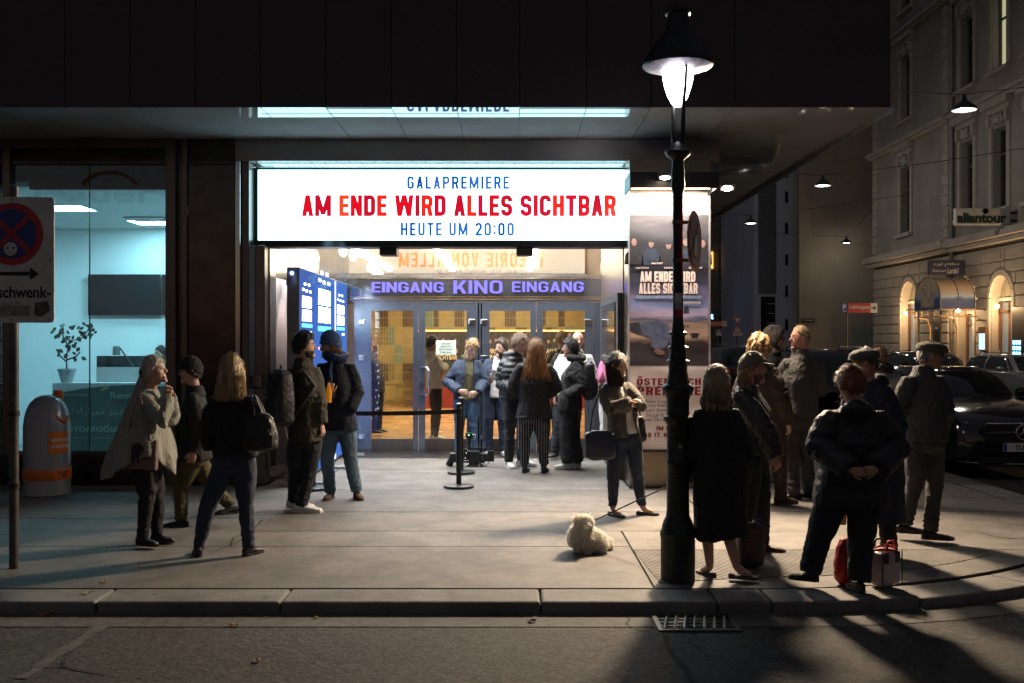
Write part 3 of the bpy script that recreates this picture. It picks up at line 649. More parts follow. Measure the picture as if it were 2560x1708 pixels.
# ---- lobby
LW, LD = 28.0, 15.3
P(MB().box(-4.6, 3.2, DY + .11, 28.2, -.02, .0035), 'lobby_floor', mat('lobby_floor_terracotta', (.42, .23, .09), .25, 0, .12, 2, rvar=.08))
P(MB().box(-4.7, -4.6, DY + .1, 28.2, 0, 3.7), 'lobby_side_wall', mat('lobby_wall', (.40, .28, .14), .5)); P(MB().box(2.05, 2.195, DY + .1, 28.2, 0, 3.7), 'lobby_side_wall', mat('lobby_wall', ()))
cb = MB()
for i in range(42): cb.box(-4.6, 2.1, 15.35 + i * .3, 15.35 + i * .3 + .24, 3.60, 3.64)
P(cb, 'ceiling_slats', mat('ceiling_slat_cream', (.68, .62, .50), .35, .1), kind='stuff')
P(MB().box(-4.6, 2.1, DY + .1, 28.2, 3.66, 3.72), 'lobby_ceiling', mat('lobby_ceiling_dark', (.35, .30, .22), .7))
TUBE = emis('fluorescent_tube', (1.0, .86, .62), 7.0)
for x in (-1.55, .47, -3.2):
    for y0 in (17.2, 20.2, 23.4): P(MB().box(x - .07, x + .07, y0, y0 + 2.6, 3.54, 3.595), 'ceiling_tube', TUBE)
# tiled rear wall: upright tiles in yellow, brown and sea green
TM = [mat('tile_yellow', (.55, .40, .15), .25, 0, .1, 4), mat('tile_ochre', (.50, .38, .15), .25, 0, .1, 4), mat('tile_brown', (.13, .075, .035), .3), mat('tile_sea_green', (.27, .35, .25), .25, 0, .1, 4), mat('tile_olive', (.34, .27, .10), .25), mat('tile_grout', (.60, .50, .30), .7)]
tb = MB(); tw, th, tx0 = .0435 * 1.0, .25, -4.2
tb.quad((-4.6, 27.52, 0), (2.1, 27.52, 0), (2.1, 27.52, 3.6), (-4.6, 27.52, 3.6), 5)
r2 = random.Random(3); ncol = int(6.2 / tw)
blocks = []; j = 0
while j < ncol:
    w = r2.choice((3, 4, 5, 6, 7)); blocks.append((j, w)); j += w
for row in range(2, 14):
    z = .0 + row * th + .1
    if row == 2: cur = {}
    for bi, (j0, w) in enumerate(blocks):
        if row % 2 == 0 or bi >= len(cur): 
            seq = r2.random(); half = (row // 2 + bi) % 3
            if bi == 0: cur = {}
            cur[bi] = 2 if (half == 0 and seq < .7) else (3 if seq > .84 else (4 if seq > .74 else (0 if seq < .5 else 1)))
        c = cur[bi]
        for j in range(j0, min(j0 + w, ncol)):
            x = tx0 + j * tw; tb.box(x + .006, x + tw - .006, 27.50, 27.53, z + .008, z + th - .008, c)
for row in range(9):
    z = .02 + row * .065
    for j in range(26): tb.box(tx0 + j * .24, tx0 + j * .24 + .232, 27.50, 27.53, z, z + .058, r2.choice((1, 4, 4, 0)))
P(tb, 'tile_wall', TM, kind='stuff')
# concession counter and poster row
CNT = mat('red_counter', (.20, .02, .015), .35)
P(MB().box(-2.55, 2.0, 25.4, 26.2, .0035, .95), 'concession_counter', CNT); P(MB().box(-2.6, 2.04, 25.35, 26.25, .955, 1.0), 'counter_top', BLACK)
P(MB().box(-2.5, 2.0, 26.3, 26.4, .9, 1.98), 'poster_board', mat('poster_board', (.045, .04, .036), .3)); P(MB().box(-2.5, 2.0, 26.22, 26.29, 1.97, 2.0), 'light_strip', emis('orange_strip', (1, .45, .12), 2.5))
CRE = mat('cream_print', (.65, .50, .32), .6, 0, 0)
for i in range(4):
    x = -2.4 + i * 1.08; o = P(MB().box(x, x + 1.02, 26.27, 26.296, 1.02, 1.92), 'lobby_poster', mat('lobby_poster_dark', (.05, .045, .045), .25, 0, .4, 9))
    text('title', 'AM ENDE WIRD', (x + .06, 26.265, 1.38), (1, 0, 0), (0, 0, 1), .9, .13, CRE, o, .003, .03); text('title', 'ALLES SICHTBAR', (x + .06, 26.265, 1.22), (1, 0, 0), (0, 0, 1), .9, .13, CRE, o, .003, .03)
    fb = MB()
    for k in range(6): fb.ell((x + .12 + k * .155, 26.266, 1.70 + .03 * (k % 2)), (.035, .002, .05), nu=10, nv=6)
    fb.build('portrait_row', mat('portrait_skin', (.30, .19, .14), .6), o)
# more leaves
PEND = emis('pendant_globe', (1, .84, .6), 4.0)
for x, y, z in ((-3.05, 18.0, 3.33), (-2.9, 18.2, 3.27), (-2.9, 20.4, 3.22), (-2.85, 20.7, 3.17), (-2.8, 21.0, 3.12), (-3.15, 18.0, 2.75)):
    P(MB().ell((x, y, z), (.08, .08, .10), nu=14, nv=9), 'pendant_globe', PEND, smooth=True); P(MB().tube([(x, y, z + .1), (x, y, 3.6)], .006, 5), 'pendant_cord', BLACK)
# extra light of the lobby tubes
lamp('AREA', 'lobby_tube_light', (-.6, 22, 3.5), 170, (1, .80, .52), bld, 2.5, (-.6, 22, 0), sy=7)
# ================================================================== SIGN OVER THE ENTRANCE
MY = 12.10
mq = thing('marquee_sign', 'long backlit white cinema marquee with blue and red changeable letters', 'marquee', (-.83, MY + .15, 2.85))
x0, x1, z0, z1 = XW(645, MY), XW(1572, MY), ZW(601, MY), ZW(425, MY)
FACE = emis('marquee_face', (.50, .90, 1.0), 1.7)
RAILM = emis('marquee_rail', (.27, .62, .80), .62)
MB().box(x0 - .05, x1 + .0, MY + .005, MY + .30, z0 - .08, z1 + .03).build('housing', ANTH, mq, bevel=.006)
MB().box(x0, x1, MY - .002, MY + .004, z0, z1).build('face', FACE, mq)
MB().box(x0, x1, MY + .03, MY + .28, z1 + .0305, z1 + .034).build('added_top_glow', FACE, mq)  # added glowing strip that brightens the lintel underside
MB().box(x0 - .05, x1, MY - .02, MY + .003, z0 - .075, z0 - .004).build('bottom_rail', BLACK, mq)
for y in (436, 476, 482, 543, 551, 594): MB().box(x0 + .04, x1 - .03, MY - .005, MY - .003, ZW(y, MY) - .006, ZW(y, MY) + .006).build('letter_rail', RAILM, mq)
LB = [mat('letter_blue_%d' % i, c, .35, 0, 0, emit=c, estr=s) for i, (c, s) in enumerate([((.015, .10, .62), .28), ((.008, .07, .45), .28), ((.05, .13, .55), .35)])]
LR = [mat('letter_red_%d' % i, c, .35, 0, 0, emit=c, estr=s) for i, (c, s) in enumerate([((.62, .002, .012), .42), ((.50, .002, .018), .42), ((.72, .014, .006), .45), ((.58, .0, .022), .42)])]
LR2 = LR[:3] + [mat('letter_orange', (.85, .06, .015), .35, 0, 0, emit=(.85, .05, .012), estr=.45)] + LR * 6
def row(s, xa, xb, yb, yt, ms, t=.165, gap=.085): sline('letter', s, (XW(xa, MY), MY - .004, ZW(yb, MY)), (1, 0, 0), (0, 0, 1), XW(xb, MY) - XW(xa, MY), ZW(yt, MY) - ZW(yb, MY), ms, mq, .006, t, gap, True)
row('GALAPREMIERE', 1018, 1273, 473, 441, [LB[i] for i in (0, 1, 0, 2, 2, 1, 0, 2, 1, 2, 0, 2)], .185, .17)
row('AM ENDE WIRD ALLES SICHTBAR', 755, 1540, 541, 488, LR2, .21, .07)
row('HEUTE UM 20:00', 1002, 1285, 590, 557, [LB[i] for i in (0, 1, 2, 0, 2, 0, 2, 2, 0, 0, 2, 0, 1, 2)], .185, .17)
BF = emis('marquee_rear_face', (1.0, .88, .70), .9); ORL = mat('rear_letter_orange', (.50, .16, .03), .5, 0, 0, emit=(.5, .15, .03), estr=.5)
MB().box(x0 + .1, x1 - .1, MY + .302, MY + .310, z0, z1).build('rear_face', BF, mq)
sline('rear_lettering', 'THEORIE VON ALLEM', (.593, MY + .311, 3.05), (-1, 0, 0), (0, 0, 1), 2.64, .26, ORL, mq, .006, .17, .2)
sline('rear_lettering', 'AB 10. NOVEMBER', (.10, MY + .311, 2.895), (-1, 0, 0), (0, 0, 1), 1.45, .11, mat('rear_letter_grey', (.35, .28, .25), .5), mq, .006, .15, .15)
for a, b, s in ((951, 993, 'left'), (1291, 1332, 'right')):
    MB().box(XW(a, 12.2), XW(b, 12.2), 12.12, 12.38, ZW(639, 12.2), z0 - .082).build('sensor_box', BLACK, label='small black box hanging under the marquee ' + ('near the word eingang at the office side' if s == 'left' else 'near the poster column'), cat='sensor box', bevel=.004, group='boxes under the marquee')
sp = thing('loudspeaker', 'small white loudspeaker mounted beside the marquee corner', 'loudspeaker', tuple(W(612, 422, 11.95)))
p = W(612, 422, 11.95); MB().box(p.x - .045, p.x + .045, 11.9, 12.0, p.z - .085, p.z + .085).build('cabinet', WHITE, sp, bevel=.01); MB().box(p.x - .035, p.x + .035, 11.893, 11.899, p.z - .07, p.z + .07).build('grille', mat('grille_grey', (.35, .36, .36), .6), sp)
MB().tube([(p.x + .045, 11.96, p.z + .02), (p.x + .10, 12.05, p.z + .03)], .008, 6).build('bracket', CHROME, sp)
for i in range(4): MB().box(XW(603, 12) + .0, XW(630, 12), 11.985, 12.0, ZW(470 + i * 42, 12), ZW(452 + i * 42, 12)).build('reflector_strip', mat('strip_grey', (.55, .55, .55), .4), bld)
# ================================================================== LED WALL
led = thing('led_wall', 'tall blue glowing screen wall of film posters along the entrance side', 'screen wall', (-2.56, 13.3, 0))
LX, L0, L1, LH = -2.486, 11.65, 15.0, 2.57
MB().box(-2.635, LX - .004, L0, L1, .04, LH).build('cabinet', mat('led_cabinet_grey', (.16, .155, .15), .55), led, bevel=.004)
for y in (11.8, 13.3, 14.8): MB().box(-2.75, -2.2, y - .03, y + .03, .003, .035).build('foot', mat('foot_plate', (.55, .55, .52), .4, .6), led)
BLU = [emis('led_blue_%d' % i, c, 1.0) for i, c in enumerate([(.026, .050, .165), (.022, .058, .20), (.025, .065, .215)])]
for k, (a, b) in enumerate(((11.66, 12.46), (12.465, 13.98), (14.04, 14.99))): MB().box(LX - .003, LX, a, b, .06, LH - .01).build('display', BLU[k], led)
MB().box(LX - .003, LX + .002, 13.985, 14.035, .05, LH - .02).build('light_seam', emis('led_seam', (.95, .9, .85), 1.4), led)
LWH = emis('led_white', (.85, .95, 1.0), 2.2); LCY = emis('led_cyan', (.10, .55, .80), 1.2); LPK = emis('led_pink', (.8, .25, .45), 1.6)
def ltext(s, y, w, z, h, m, off=.05): text('lettering', s, (LX + .003, y, z), (0, 1, 0), (0, 0, 1), w, h, m, led, .002, off)
for (ya, w, zt, hh) in ((11.79, .55, 2.245, .30), (12.77, .85, 2.384, .44), (14.15, .57, 2.226, .29)):
    h = hh / 2 - .012
    sline('title', 'AM ENDE WIRD', (LX + .001, ya, zt - h), (0, 1, 0), (0, 0, 1), w, h, LWH, led, .002, .24, .04); sline('title', 'ALLES SICHTBAR', (LX + .001, ya, zt - hh), (0, 1, 0), (0, 0, 1), w, h, LWH, led, .002, .24, .04)
    ltext('GENERATIONEN KOMMEN UND GEHEN', ya - .03, w + .06, zt - hh - .075 * hh / .3, .045 * hh / .3, LCY, .05)
    ltext('PETER KEGLEVIC', ya + w * .7, w * .3, zt - hh - .15 * hh / .3, .028, LWH)
    for i, (u, v) in enumerate(((.18, .13), (.6, .13), (0, .06), (.36, .05), (.75, .05))): ltext('MANUEL RUBEY' if i % 2 else 'HARALD', ya + u * w, w * .2, zt + v * hh / .3, .03 * hh / .3, LWH, .06)
    for rr in range(12):
        z = zt - hh - .35 - rr * .115
        for q in range(3):
            if random.random() < .62: ltext(random.choice(('MIT', 'VON', 'REGIE', 'BUCH', 'FILM')), ya + w * (q * .36) + random.uniform(0, .05), w * .17, z, .035, LPK if random.random() < .16 else LWH, .05)
lamp('SPOT', 'led_top_lamp', (-2.55, 11.63, 2.50), .4, (.4, .5, 1), led, .02, (-2.55, 11.0, 0), 80)
MB().ell((-2.575, 11.645, 2.50), (.018, .012, .018), nu=10, nv=6).build('status_lamp', emis('status_blue', (.2, .4, 1), 14), led)
# ================================================================== POSTER COLUMN
pc = thing('poster_column', 'square steel column carrying a tall film premiere banner beside the entrance', 'poster column', (1.84, 11.9, 0))
QX0, QX1, QY = 1.37, 2.31, 11.60
MB().box(QX0, QX1, QY, 12.2, 0, 3.836).build('core', mat('column_steel', (.20, .17, .13), .22, .9, .3, 2, rvar=.08, stretch=(1, 1, .2)), pc, bevel=.006)
PD = 11.58
BAN = mat('banner_cloth', (.72, .64, .63), .7, 0, .06, 2)
def wavy(x, z): return .0035 * math.sin(z * 21 + 1.3 * math.sin(x * 4)) + .003 * math.sin(z * 9 + x * 3)
def sheet(xa, xb, ya, yb, yoff, nx, nz, m, name, parent, fn=None):
    b = MB(); X0, X1, Z0, Z1 = XW(xa, PD), XW(xb, PD), ZW(yb, PD), ZW(ya, PD)
    vs = [(X0 + (X1 - X0) * i / nx, PD - yoff + wavy(X0 + (X1 - X0) * i / nx, Z0 + (Z1 - Z0) * j / nz), Z0 + (Z1 - Z0) * j / nz) for j in range(nz + 1) for i in range(nx + 1)]
    b.add(vs, [(j * (nx + 1) + i, j * (nx + 1) + i + 1, (j + 1) * (nx + 1) + i + 1, (j + 1) * (nx + 1) + i) for j in range(nz) for i in range(nx)])
    return b.build(name, m, parent, smooth=True)
bn = sheet(1574, 1771, 480, 1124, 0, 12, 90, BAN, 'banner', pc)
b = MB()
for xa, xb in ((1570, 1573.5), (1771.5, 1775)): b.box(XW(xa, PD), XW(xb, PD), PD - .03, QY - .001, ZW(1124, PD), ZW(478, PD))
b.build('banner_frame', mat('frame_alu', (.6, .58, .56), .35, .7), pc)
MB().box(XW(1574, PD), XW(1771, PD), PD - .02, QY - .001, ZW(1130, PD), ZW(1124.5, PD)).build('banner_bar', BLACK, pc)
# procedural picture: dusk sky over a beach
PM = bpy.data.materials.new('poster_picture'); PM.use_nodes = True; nt = PM.node_tree; bs = nt.nodes['Principled BSDF']; L = nt.links.new
tc = nt.nodes.new('ShaderNodeTexCoord'); sx = nt.nodes.new('ShaderNodeSeparateXYZ'); L(tc.outputs['Generated'], sx.inputs[0])
nz = nt.nodes.new('ShaderNodeTexNoise'); nz.inputs['Scale'].default_value = 3.2; nz.inputs['Detail'].default_value = 6; mpp = nt.nodes.new('ShaderNodeMapping'); mpp.inputs['Scale'].default_value = (1.2, 1, 6)
L(tc.outputs['Object'], mpp.inputs[0]); L(mpp.outputs[0], nz.inputs['Vector'])
ad = nt.nodes.new('ShaderNodeMath'); ad.operation = 'MULTIPLY_ADD'; ad.inputs[1].default_value = .09; L(nz.outputs[0], ad.inputs[0]); L(sx.outputs['Z'], ad.inputs[2])
rp = nt.nodes.new('ShaderNodeValToRGB'); cr = rp.color_ramp
stops = [(0, (.03, .026, .034)), (.15, (.04, .032, .042)), (.20, (.50, .34, .25)), (.27, (.52, .37, .29)), (.30, (.08, .12, .22)), (.33, (.46, .36, .50)), (.40, (.16, .22, .42)), (.47, (.22, .20, .36)), (.53, (.03, .036, .07)), (.62, (.022, .024, .035)), (.8, (.026, .028, .036)), (.93, (.05, .05, .055)), (1.0, (.08, .078, .08))]
cr.elements[0].position = 0; cr.elements[1].position = 1
cr.elements[0].color = stops[0][1] + (1,); cr.elements[1].color = stops[-1][1] + (1,)
for p_, c_ in stops[1:-1]: e = cr.elements.new(p_ + .045); e.color = c_ + (1,)
L(ad.outputs[0], rp.inputs[0]); L(rp.outputs[0], bs.inputs['Base Color']); bs.inputs['Roughness'].default_value = .55
sheet(1574.5, 1770.5, 537, 914, .003, 12, 60, PM, 'picture', bn)
def pm(px, py, o=.008): q = W(px, py, PD); return V(q.x, PD - o, q.z)
def blob(name, pts, col, o=.006, r=.6): MB().prism([(px, py) for px, py in pts], lambda u, v, w: pm(u, v, o) + V(0, w, 0), .0015).build(name, mat('print_' + name + str(col), col, r, 0, .35, 14), bn)
def ov(cx, cy_, rx, ry, n=18, a=0): return [(cx + rx * math.cos(t) * math.cos(a) - ry * math.sin(t) * math.sin(a), cy_ + rx * math.cos(t) * math.sin(a) + ry * math.sin(t) * math.cos(a)) for t in (2 * math.pi * i / n for i in range(n))]
# blurred row of people, walking figure, hat, lying figure (generic)
for i in range(5):
    cx = 1585 + i * 43
    blob('coat', [(cx - 24, 662), (cx - 22, 636), (cx - 9, 622), (cx + 9, 622), (cx + 22, 638), (cx + 23, 662)], (.03, .045, .075) if i % 2 else (.022, .024, .03), .0065)
    blob('face', ov(cx, 606 + 4 * (i % 3), 6.5, 9.5), (.26 - .03 * (i % 2), .155, .13), .0068)
blob('hat', ov(1737, 835, 13, 2.2) , (.02, .018, .03)); blob('hat_crown', [(1727, 835), (1729, 845), (1743, 845), (1747, 835)], (.022, .018, .03), .0065)
blob('walker', [(1713, 765), (1719, 765), (1722, 772), (1723, 795), (1721, 819), (1718, 819), (1716, 800), (1713, 819), (1710, 819), (1708, 790), (1709, 773)], (.04, .042, .06))
blob('lying_coat', [(1596, 812), (1610, 806), (1640, 804), (1668, 810), (1680, 822), (1690, 838), (1684, 850), (1660, 852), (1632, 850), (1606, 838)], (.085, .11, .20))
blob('lying_arm', [(1632, 848), (1660, 850), (1672, 856), (1660, 872), (1636, 872), (1626, 864)], (.11, .13, .22), .0065)
blob('lying_hand', ov(1648, 880, 14, 7, a=.3), (.22, .13, .12), .007); blob('lying_head', ov(1682, 832, 10, 12, a=.4), (.30, .17, .14), .0068)
blob('lying_legs', [(1574.6, 808), (1598, 806), (1606, 838), (1590, 834), (1574.6, 826)], (.03, .03, .05), .0062)
CR2 = mat('title_cream', (.88, .80, .72), .6, 0, 0); RDS = mat('title_shadow_red', (.30, .02, .03), .6, 0, 0); SKB = mat('tag_blue', (.42, .62, .80), .6, 0, 0); MAR = mat('maroon_print', (.20, .006, .02), .6, 0, 0); GRY = mat('dark_grey_print', (.10, .085, .085), .6, 0, 0)
def ps_(s, xa, xb, yb, yt, m, o=.010, t=.2, gap=.06): sline('title', s, tuple(pm(xa, yb, o)), (1, 0, 0), (0, 0, 1), XW(xb, PD) - XW(xa, PD), ZW(yt, PD) - ZW(yb, PD), m, bn, .0015, t, gap)
def pt(s, xa, xb, yb, yt, m, o=.010, off=.02): text('lettering', s, tuple(pm(xa, yb, o)), (1, 0, 0), (0, 0, 1), XW(xb, PD) - XW(xa, PD), ZW(yt, PD) - ZW(yb, PD), m, bn, .002, off)
for m_, o_, dx in ((RDS, .0085, 1.2), (CR2, .0105, 0)):
    ps_('AM ENDE WIRD', 1600 + dx, 1738 + dx, 705 + dx, 679 + dx, m_, o_, .22); ps_('ALLES SICHTBAR', 1597 + dx, 1744 + dx, 735 + dx, 708 + dx, m_, o_, .22)
pt('GENERATIONEN KOMMEN UND GEHEN, UND BLEIBEN DIE GLEICHEN', 1590, 1752, 748, 739, SKB); pt('EIN FILM VON PETER KEGLEVIC', 1692, 1752, 760, 754, CR2)
for s, a, c, yy in (('HARALD SCHROTT', 1628, 1657, 661), ('AUGUST SCHMÖLZER', 1588, 1622, 672), ('MANUEL RUBEY', 1660, 1690, 672), ('ROBERT STADLOBER', 1722, 1756, 672)): pt(s, a, c, yy, yy - 4.5, CR2)
ps_('ÖSTERREICH', 1592, 1752, 962.5, 946, MAR, .008, .2, .1); ps_('PREMIERE', 1593, 1752, 988, 967, MAR, .008, .2, .1)
for s, a, c, yb in (('Mit Peter Keglevic,', 1592, 1690, 1009), ('Harald Schrott,', 1607, 1682, 1019.5), ('Robert Stadlober,', 1603, 1690, 1030.5), ('Nicole Beutler', 1616, 1686, 1042), ('und Christian', 1610, 1680, 1053)): pt(s, a, c, yb, yb - 8.5, GRY, .006, .005)
ps_('IM KINO', 1641, 1700, 1076, 1065, MAR, .008, .19, .11); ps_('AB 17. NOVEMBER', 1611, 1732, 1093, 1082, MAR, .008, .19, .11)
# canopy with light tube over the banner
cn = thing('poster_canopy', 'black box canopy with a glowing tube above the banner', 'canopy', (1.8, 11.3, 3.5))
CY0 = 11.02; ca, cb_, cz0, cz1 = XW(1575, CY0), XW(1798, CY0), ZW(470, CY0), ZW(430, CY0)
MB().box(ca, cb_, CY0, CY0 + .03, cz0, cz1).box(ca, cb_, CY0 + .03, QY - .002, cz1 - .03, cz1).box(ca, ca + .02, CY0 + .03, QY - .002, cz0, cz1 - .03).box(cb_ - .02, cb_, CY0 + .03, QY - .002, cz0, cz1 - .03).build('hood', mat('canopy_black', (.007, .006, .006), .5), cn, bevel=.004)
MB().tube([(ca + .05, 11.30, cz0 + .05), (cb_ - .05, 11.30, cz0 + .05)], .020, 10).build('tube', emis('poster_tube', (1, .80, .60), 9), cn)
lamp('AREA', 'poster_tube_light', ((ca + cb_) / 2, 11.30, cz0 + .025), 17, (1, .84, .74), cn, .9, ((ca + cb_) / 2, 11.40, 0), sy=.05)
def flood(px, py, D, tgt, power, spot, label, blend=.4):
    p = W(px, py, D); d = (Vector(tgt) - p).normalized(); q = d.to_track_quat('-Z', 'Y').to_matrix()
    t = thing('flood_lamp', label, 'flood lamp', tuple(p), 'floodlights at the poster column')
    MB().obox(p - d * .04, (.15, .08, .06), q).build('housing', mat('flood_grey', (.16, .16, .15), .5, .3), t, bevel=.01)
    MB().lathe([(.055, 0), (.045, .006), (0, .008)], 18, p - d * .006, M=q @ Matrix.Diagonal((1, .55, -1))).build('lens', emis('flood_lens', (1, .84, .62), 40), t)
    MB().tube([p - d * .06, p - d * .06 + V(0, .1, .05), V(p.x, CY0 + .02, max(p.z, cz0 + .08))], .01, 6).build('arm', ANTH, t)
    lamp('SPOT', 'flood_light', p + d * .02, power, (1, .76, .52), t, .22, tgt, spot, blend)
flood(1818, 472, 10.92, (1.0, 6.5, 0), 900, 132, 'bright grey floodlight on the free end of the black canopy', .9)
flood(1662, 446, 10.90, (1.0, 9.2, 0), 60, 120, 'dim floodlight clipped to the front of the black canopy')
# ================================================================== STREET LAMP
LPX, LPY = 1.185, 7.11
LGM = emis('street_lamp_globe', (.90, .86, 1.0), 9)
IRON = mat('cast_iron_green_black', (.022, .03, .03), .42, .4, .35, 20, .25, 60)
sl = thing('street_lamp', 'ornate cast iron street lamp post with bell hood and glowing glass globe', 'street lamp', (LPX, LPY, 0))
prof = [(.123, 0), (.123, .30), (.128, .31), (.128, .34), (.115, .36), (.112, .39), (.100, .425), (.085, .45), (.080, .50), (.078, .82), (.083, .83), (.083, .85), (.078, .86), (.078, 1.10), (.088, 1.12), (.102, 1.14), (.105, 1.163), (.085, 1.178), (.080, 1.20), (.079, 1.28), (.09, 1.32), (.112, 1.352), (.115, 1.372), (.112, 1.38), (.085, 1.40), (.078, 1.43), (.066, 1.49), (.068, 1.54), (.085, 1.552), (.085, 1.562), (.064, 1.575), (.058, 1.64), (.076, 1.65), (.076, 1.66), (.056, 1.67), (.05, 1.74), (.068, 1.752), (.068, 1.762), (.046, 1.775), (.040, 1.84), (.037, 1.86), (.036, 2.76), (.046, 2.785), (.052, 2.82), (.046, 2.86), (.05, 2.90), (.042, 2.94), (.04, 2.99), (.058, 3.01), (.086, 3.032), (.093, 3.052), (.083, 3.072), (.06, 3.076), (.05, 3.10), (.03, 3.12), (0, 3.12)]
def flute(c):
    b = MB(); rs = []
    for r, z in prof:
        rs.append([V(LPX + (r * (1 - .035 * (z < .33 and j % 2))) * math.cos(2 * math.pi * j / 32), LPY + (r * (1 - .035 * (z < .33 and j % 2))) * math.sin(2 * math.pi * j / 32), z) for j in range(32)])
    return b.rings(rs)
flute(0).build('post', IRON, sl, smooth=35)
for xa, dy in ((-.028, .03), (.030, -.055)):
    MB().tube([(LPX + xa * .6, LPY + dy * .3, 3.05), (LPX + xa, LPY + dy * .6, 3.20), (LPX + xa * 1.0, LPY + dy, 3.38), (LPX + xa * 1.2, LPY + dy * 2.0, 3.52), (LPX + xa * 1.2, LPY + dy * 2.45, 3.62), (LPX + xa, LPY + dy * 2.5, 3.70)], [.020, .018, .014, .011, .010, .010], 10).build('bracket', mat('bracket_black', (.008, .009, .009), .5), sl, smooth=True)
MB().lathe([(.245, 3.662), (.252, 3.672), (.248, 3.70), (.235, 3.725), (.205, 3.762), (.188, 3.80), (.16, 3.83), (.148, 3.85), (.115, 3.885), (.09, 3.91), (.082, 3.94), (.076, 4.03), (.092, 4.036), (.097, 4.055), (.088, 4.08), (.05, 4.10), (0, 4.108)], 40, (LPX, LPY, 0)).build('hood', IRON, sl, smooth=40)
MB().lathe([(.243, 3.661), (.20, 3.645), (.125, 3.632), (.12, 3.64), (.0, 3.66)], 40, (LPX, LPY, 0)).build('reflector', mat('reflector_dirty_white', (.14, .14, .15), .5, 0, .6, 25), sl, smooth=40)
MB().lathe([(0, 3.375), (.02, 3.378), (.045, 3.40), (.070, 3.445), (.092, 3.51), (.106, 3.57), (.111, 3.62), (.108, 3.636), (0, 3.64)], 32, (LPX, LPY, 0)).build('globe', LGM, sl, smooth=True)
for z in (2.55, 2.28): MB().lathe([(.039, -.012), (.043, -.012), (.043, .012), (.039, .012)], 20, (LPX, LPY, z)).build('clamp', GAL, sl)
for (z, dx, c, w, h) in ((2.01, -.003, (.62, .60, .58), .055, .07), (1.95, 0, (.35, .33, .3), .05, .05), (1.93 - .03, .01, (.40, .02, .04), .06, .06)):
    a = math.asin(max(-1, min(1, dx / .04)))
    b = MB(); n = 8; L_ = []
    for i in range(n + 1):
        t = -math.pi / 2 + (i / n - .5) * w / .038 + a; L_.append((LPX + .0385 * math.cos(t), LPY + .0385 * math.sin(t)))
    for (p_, q_) in zip(L_, L_[1:]): b.quad((*p_, z - h / 2), (*q_, z - h / 2), (*q_, z + h / 2), (*p_, z + h / 2))
    b.build('sticker', mat('sticker%s' % str(c), c, .7), sl)
MB().lathe([(.018, 0), (.018, .006), (.009, .006), (.009, .002), (0, .002)], 14, (LPX, LPY - .079, .96), M=Matrix.Rotation(R(90), 3, 'X')).build('keyhole', CHROME, sl)
RED = mat('sign_red', (.42, .012, .015), .4, 0, .1); BLUE = mat('sign_blue', (.012, .03, .22), .4, 0, .1); SWH = mat('sign_white', (.62, .60, .57), .5, 0, .12, 8)
def nostop(t, c, nrm, r, back=True, mk=None):
    """round no stopping sign: red rim and cross on blue"""
    nrm = Vector(nrm).normalized(); u = V(0, 0, 1).cross(nrm).normalized(); v = V(0, 0, 1)
    c = Vector(c)
    def disc(rr, o, d): return MB().prism([(rr * math.cos(2 * math.pi * i / 36), rr * math.sin(2 * math.pi * i / 36)) for i in range(36)], lambda a, b, w: c + u * a + v * b + nrm * (o + w), d)
    disc(r, -.004, .004).build('plate', RED, t); disc(r * .79, .001, .002).build('blue_field', BLUE, t)
    for s in (1, -1):
        k = r * .79 * .707; e = r * .085
        MB().prism([(-k - e * .7, -s * k + s * e * .7), (-k + e * .7, -s * k - s * e * .7), (k + e * .7, s * k - s * e * .7), (k - e * .7, s * k + s * e * .7)], lambda a, b, w: c + u * a + v * b + nrm * (.0035 + .0008 * (s + 1) + w), .001).build('cross_bar', RED, t)
    return u, v, nrm, c
ns2 = thing('no_stopping_disc', 'round no stopping sign turned edge on, clamped to the street lamp', 'road sign', (1.30, 7.09, 2.42))
u_, v_, n_, c_ = nostop(ns2, W(1737, 603, 7.09), (.917, -.40, 0), .219)
MB().prism([(-.05, -.10), (.03, -.12), (.06, -.02), (.04, .05), (-.03, .02)], lambda a, b, w: c_ + u_ * a + v_ * b + n_ * (.007 + w), .001).build('sticker', SWH, ns2)
for z in (2.55, 2.28): MB().tube([(LPX + .04, LPY, z), (1.302, 7.09, z)], .012, 6).build('bracket', GAL, ns2)
# ================================================================== PARKING SIGN, BIN, BARRIERS
ps = thing('no_stopping_post', 'steel post with a large no stopping plate, arrow and stickers', 'road sign', tuple(G(35, 1421)))
pp = G(35, 1421); PSY = pp.y - .06
MB().lathe([(.034, 0), (.034, 2.86), (0, 2.87)], 18, pp).build('post', mat('post_grey', (.09, .085, .085), .45, .5, .35, 8), ps, smooth=40)
for z in (.62, 1.16): MB().lathe([(.036, -.02), (.041, -.02), (.041, .02), (.036, .02)], 18, pp + V(0, 0, z)).build('collar', BLACK, ps)
SX = lambda p: XW(p, PSY); SZ_ = lambda p: ZW(p, PSY)
xa, xb, za, zb = SX(-75), SX(135), SZ_(807), SZ_(493); rr = .03
rp_ = []
for cx, cz, a0 in ((xb - rr, zb - rr, 0), (xa + rr, zb - rr, 90), (xa + rr, za + rr, 180), (xb - rr, za + rr, 270)): rp_ += [(cx + rr * math.cos(R(a0 + 15 * i)), cz + rr * math.sin(R(a0 + 15 * i))) for i in range(7)]
MB().prism(rp_, lambda a, b, w: (a, PSY + w, b), .012).build('backing_plate', SWH, ps)
u_, v_, n_, c_ = nostop(ps, (SX(30), PSY - .004, SZ_(585)), (0, -1, 0), 78 / K * PSY)
MB().prism(ov(0, 0, .05, .05, 24), lambda a, b, w: (SX(28) + a, PSY - .0125 + w, SZ_(623) + b), .002).build('round_sticker', SWH, ps)
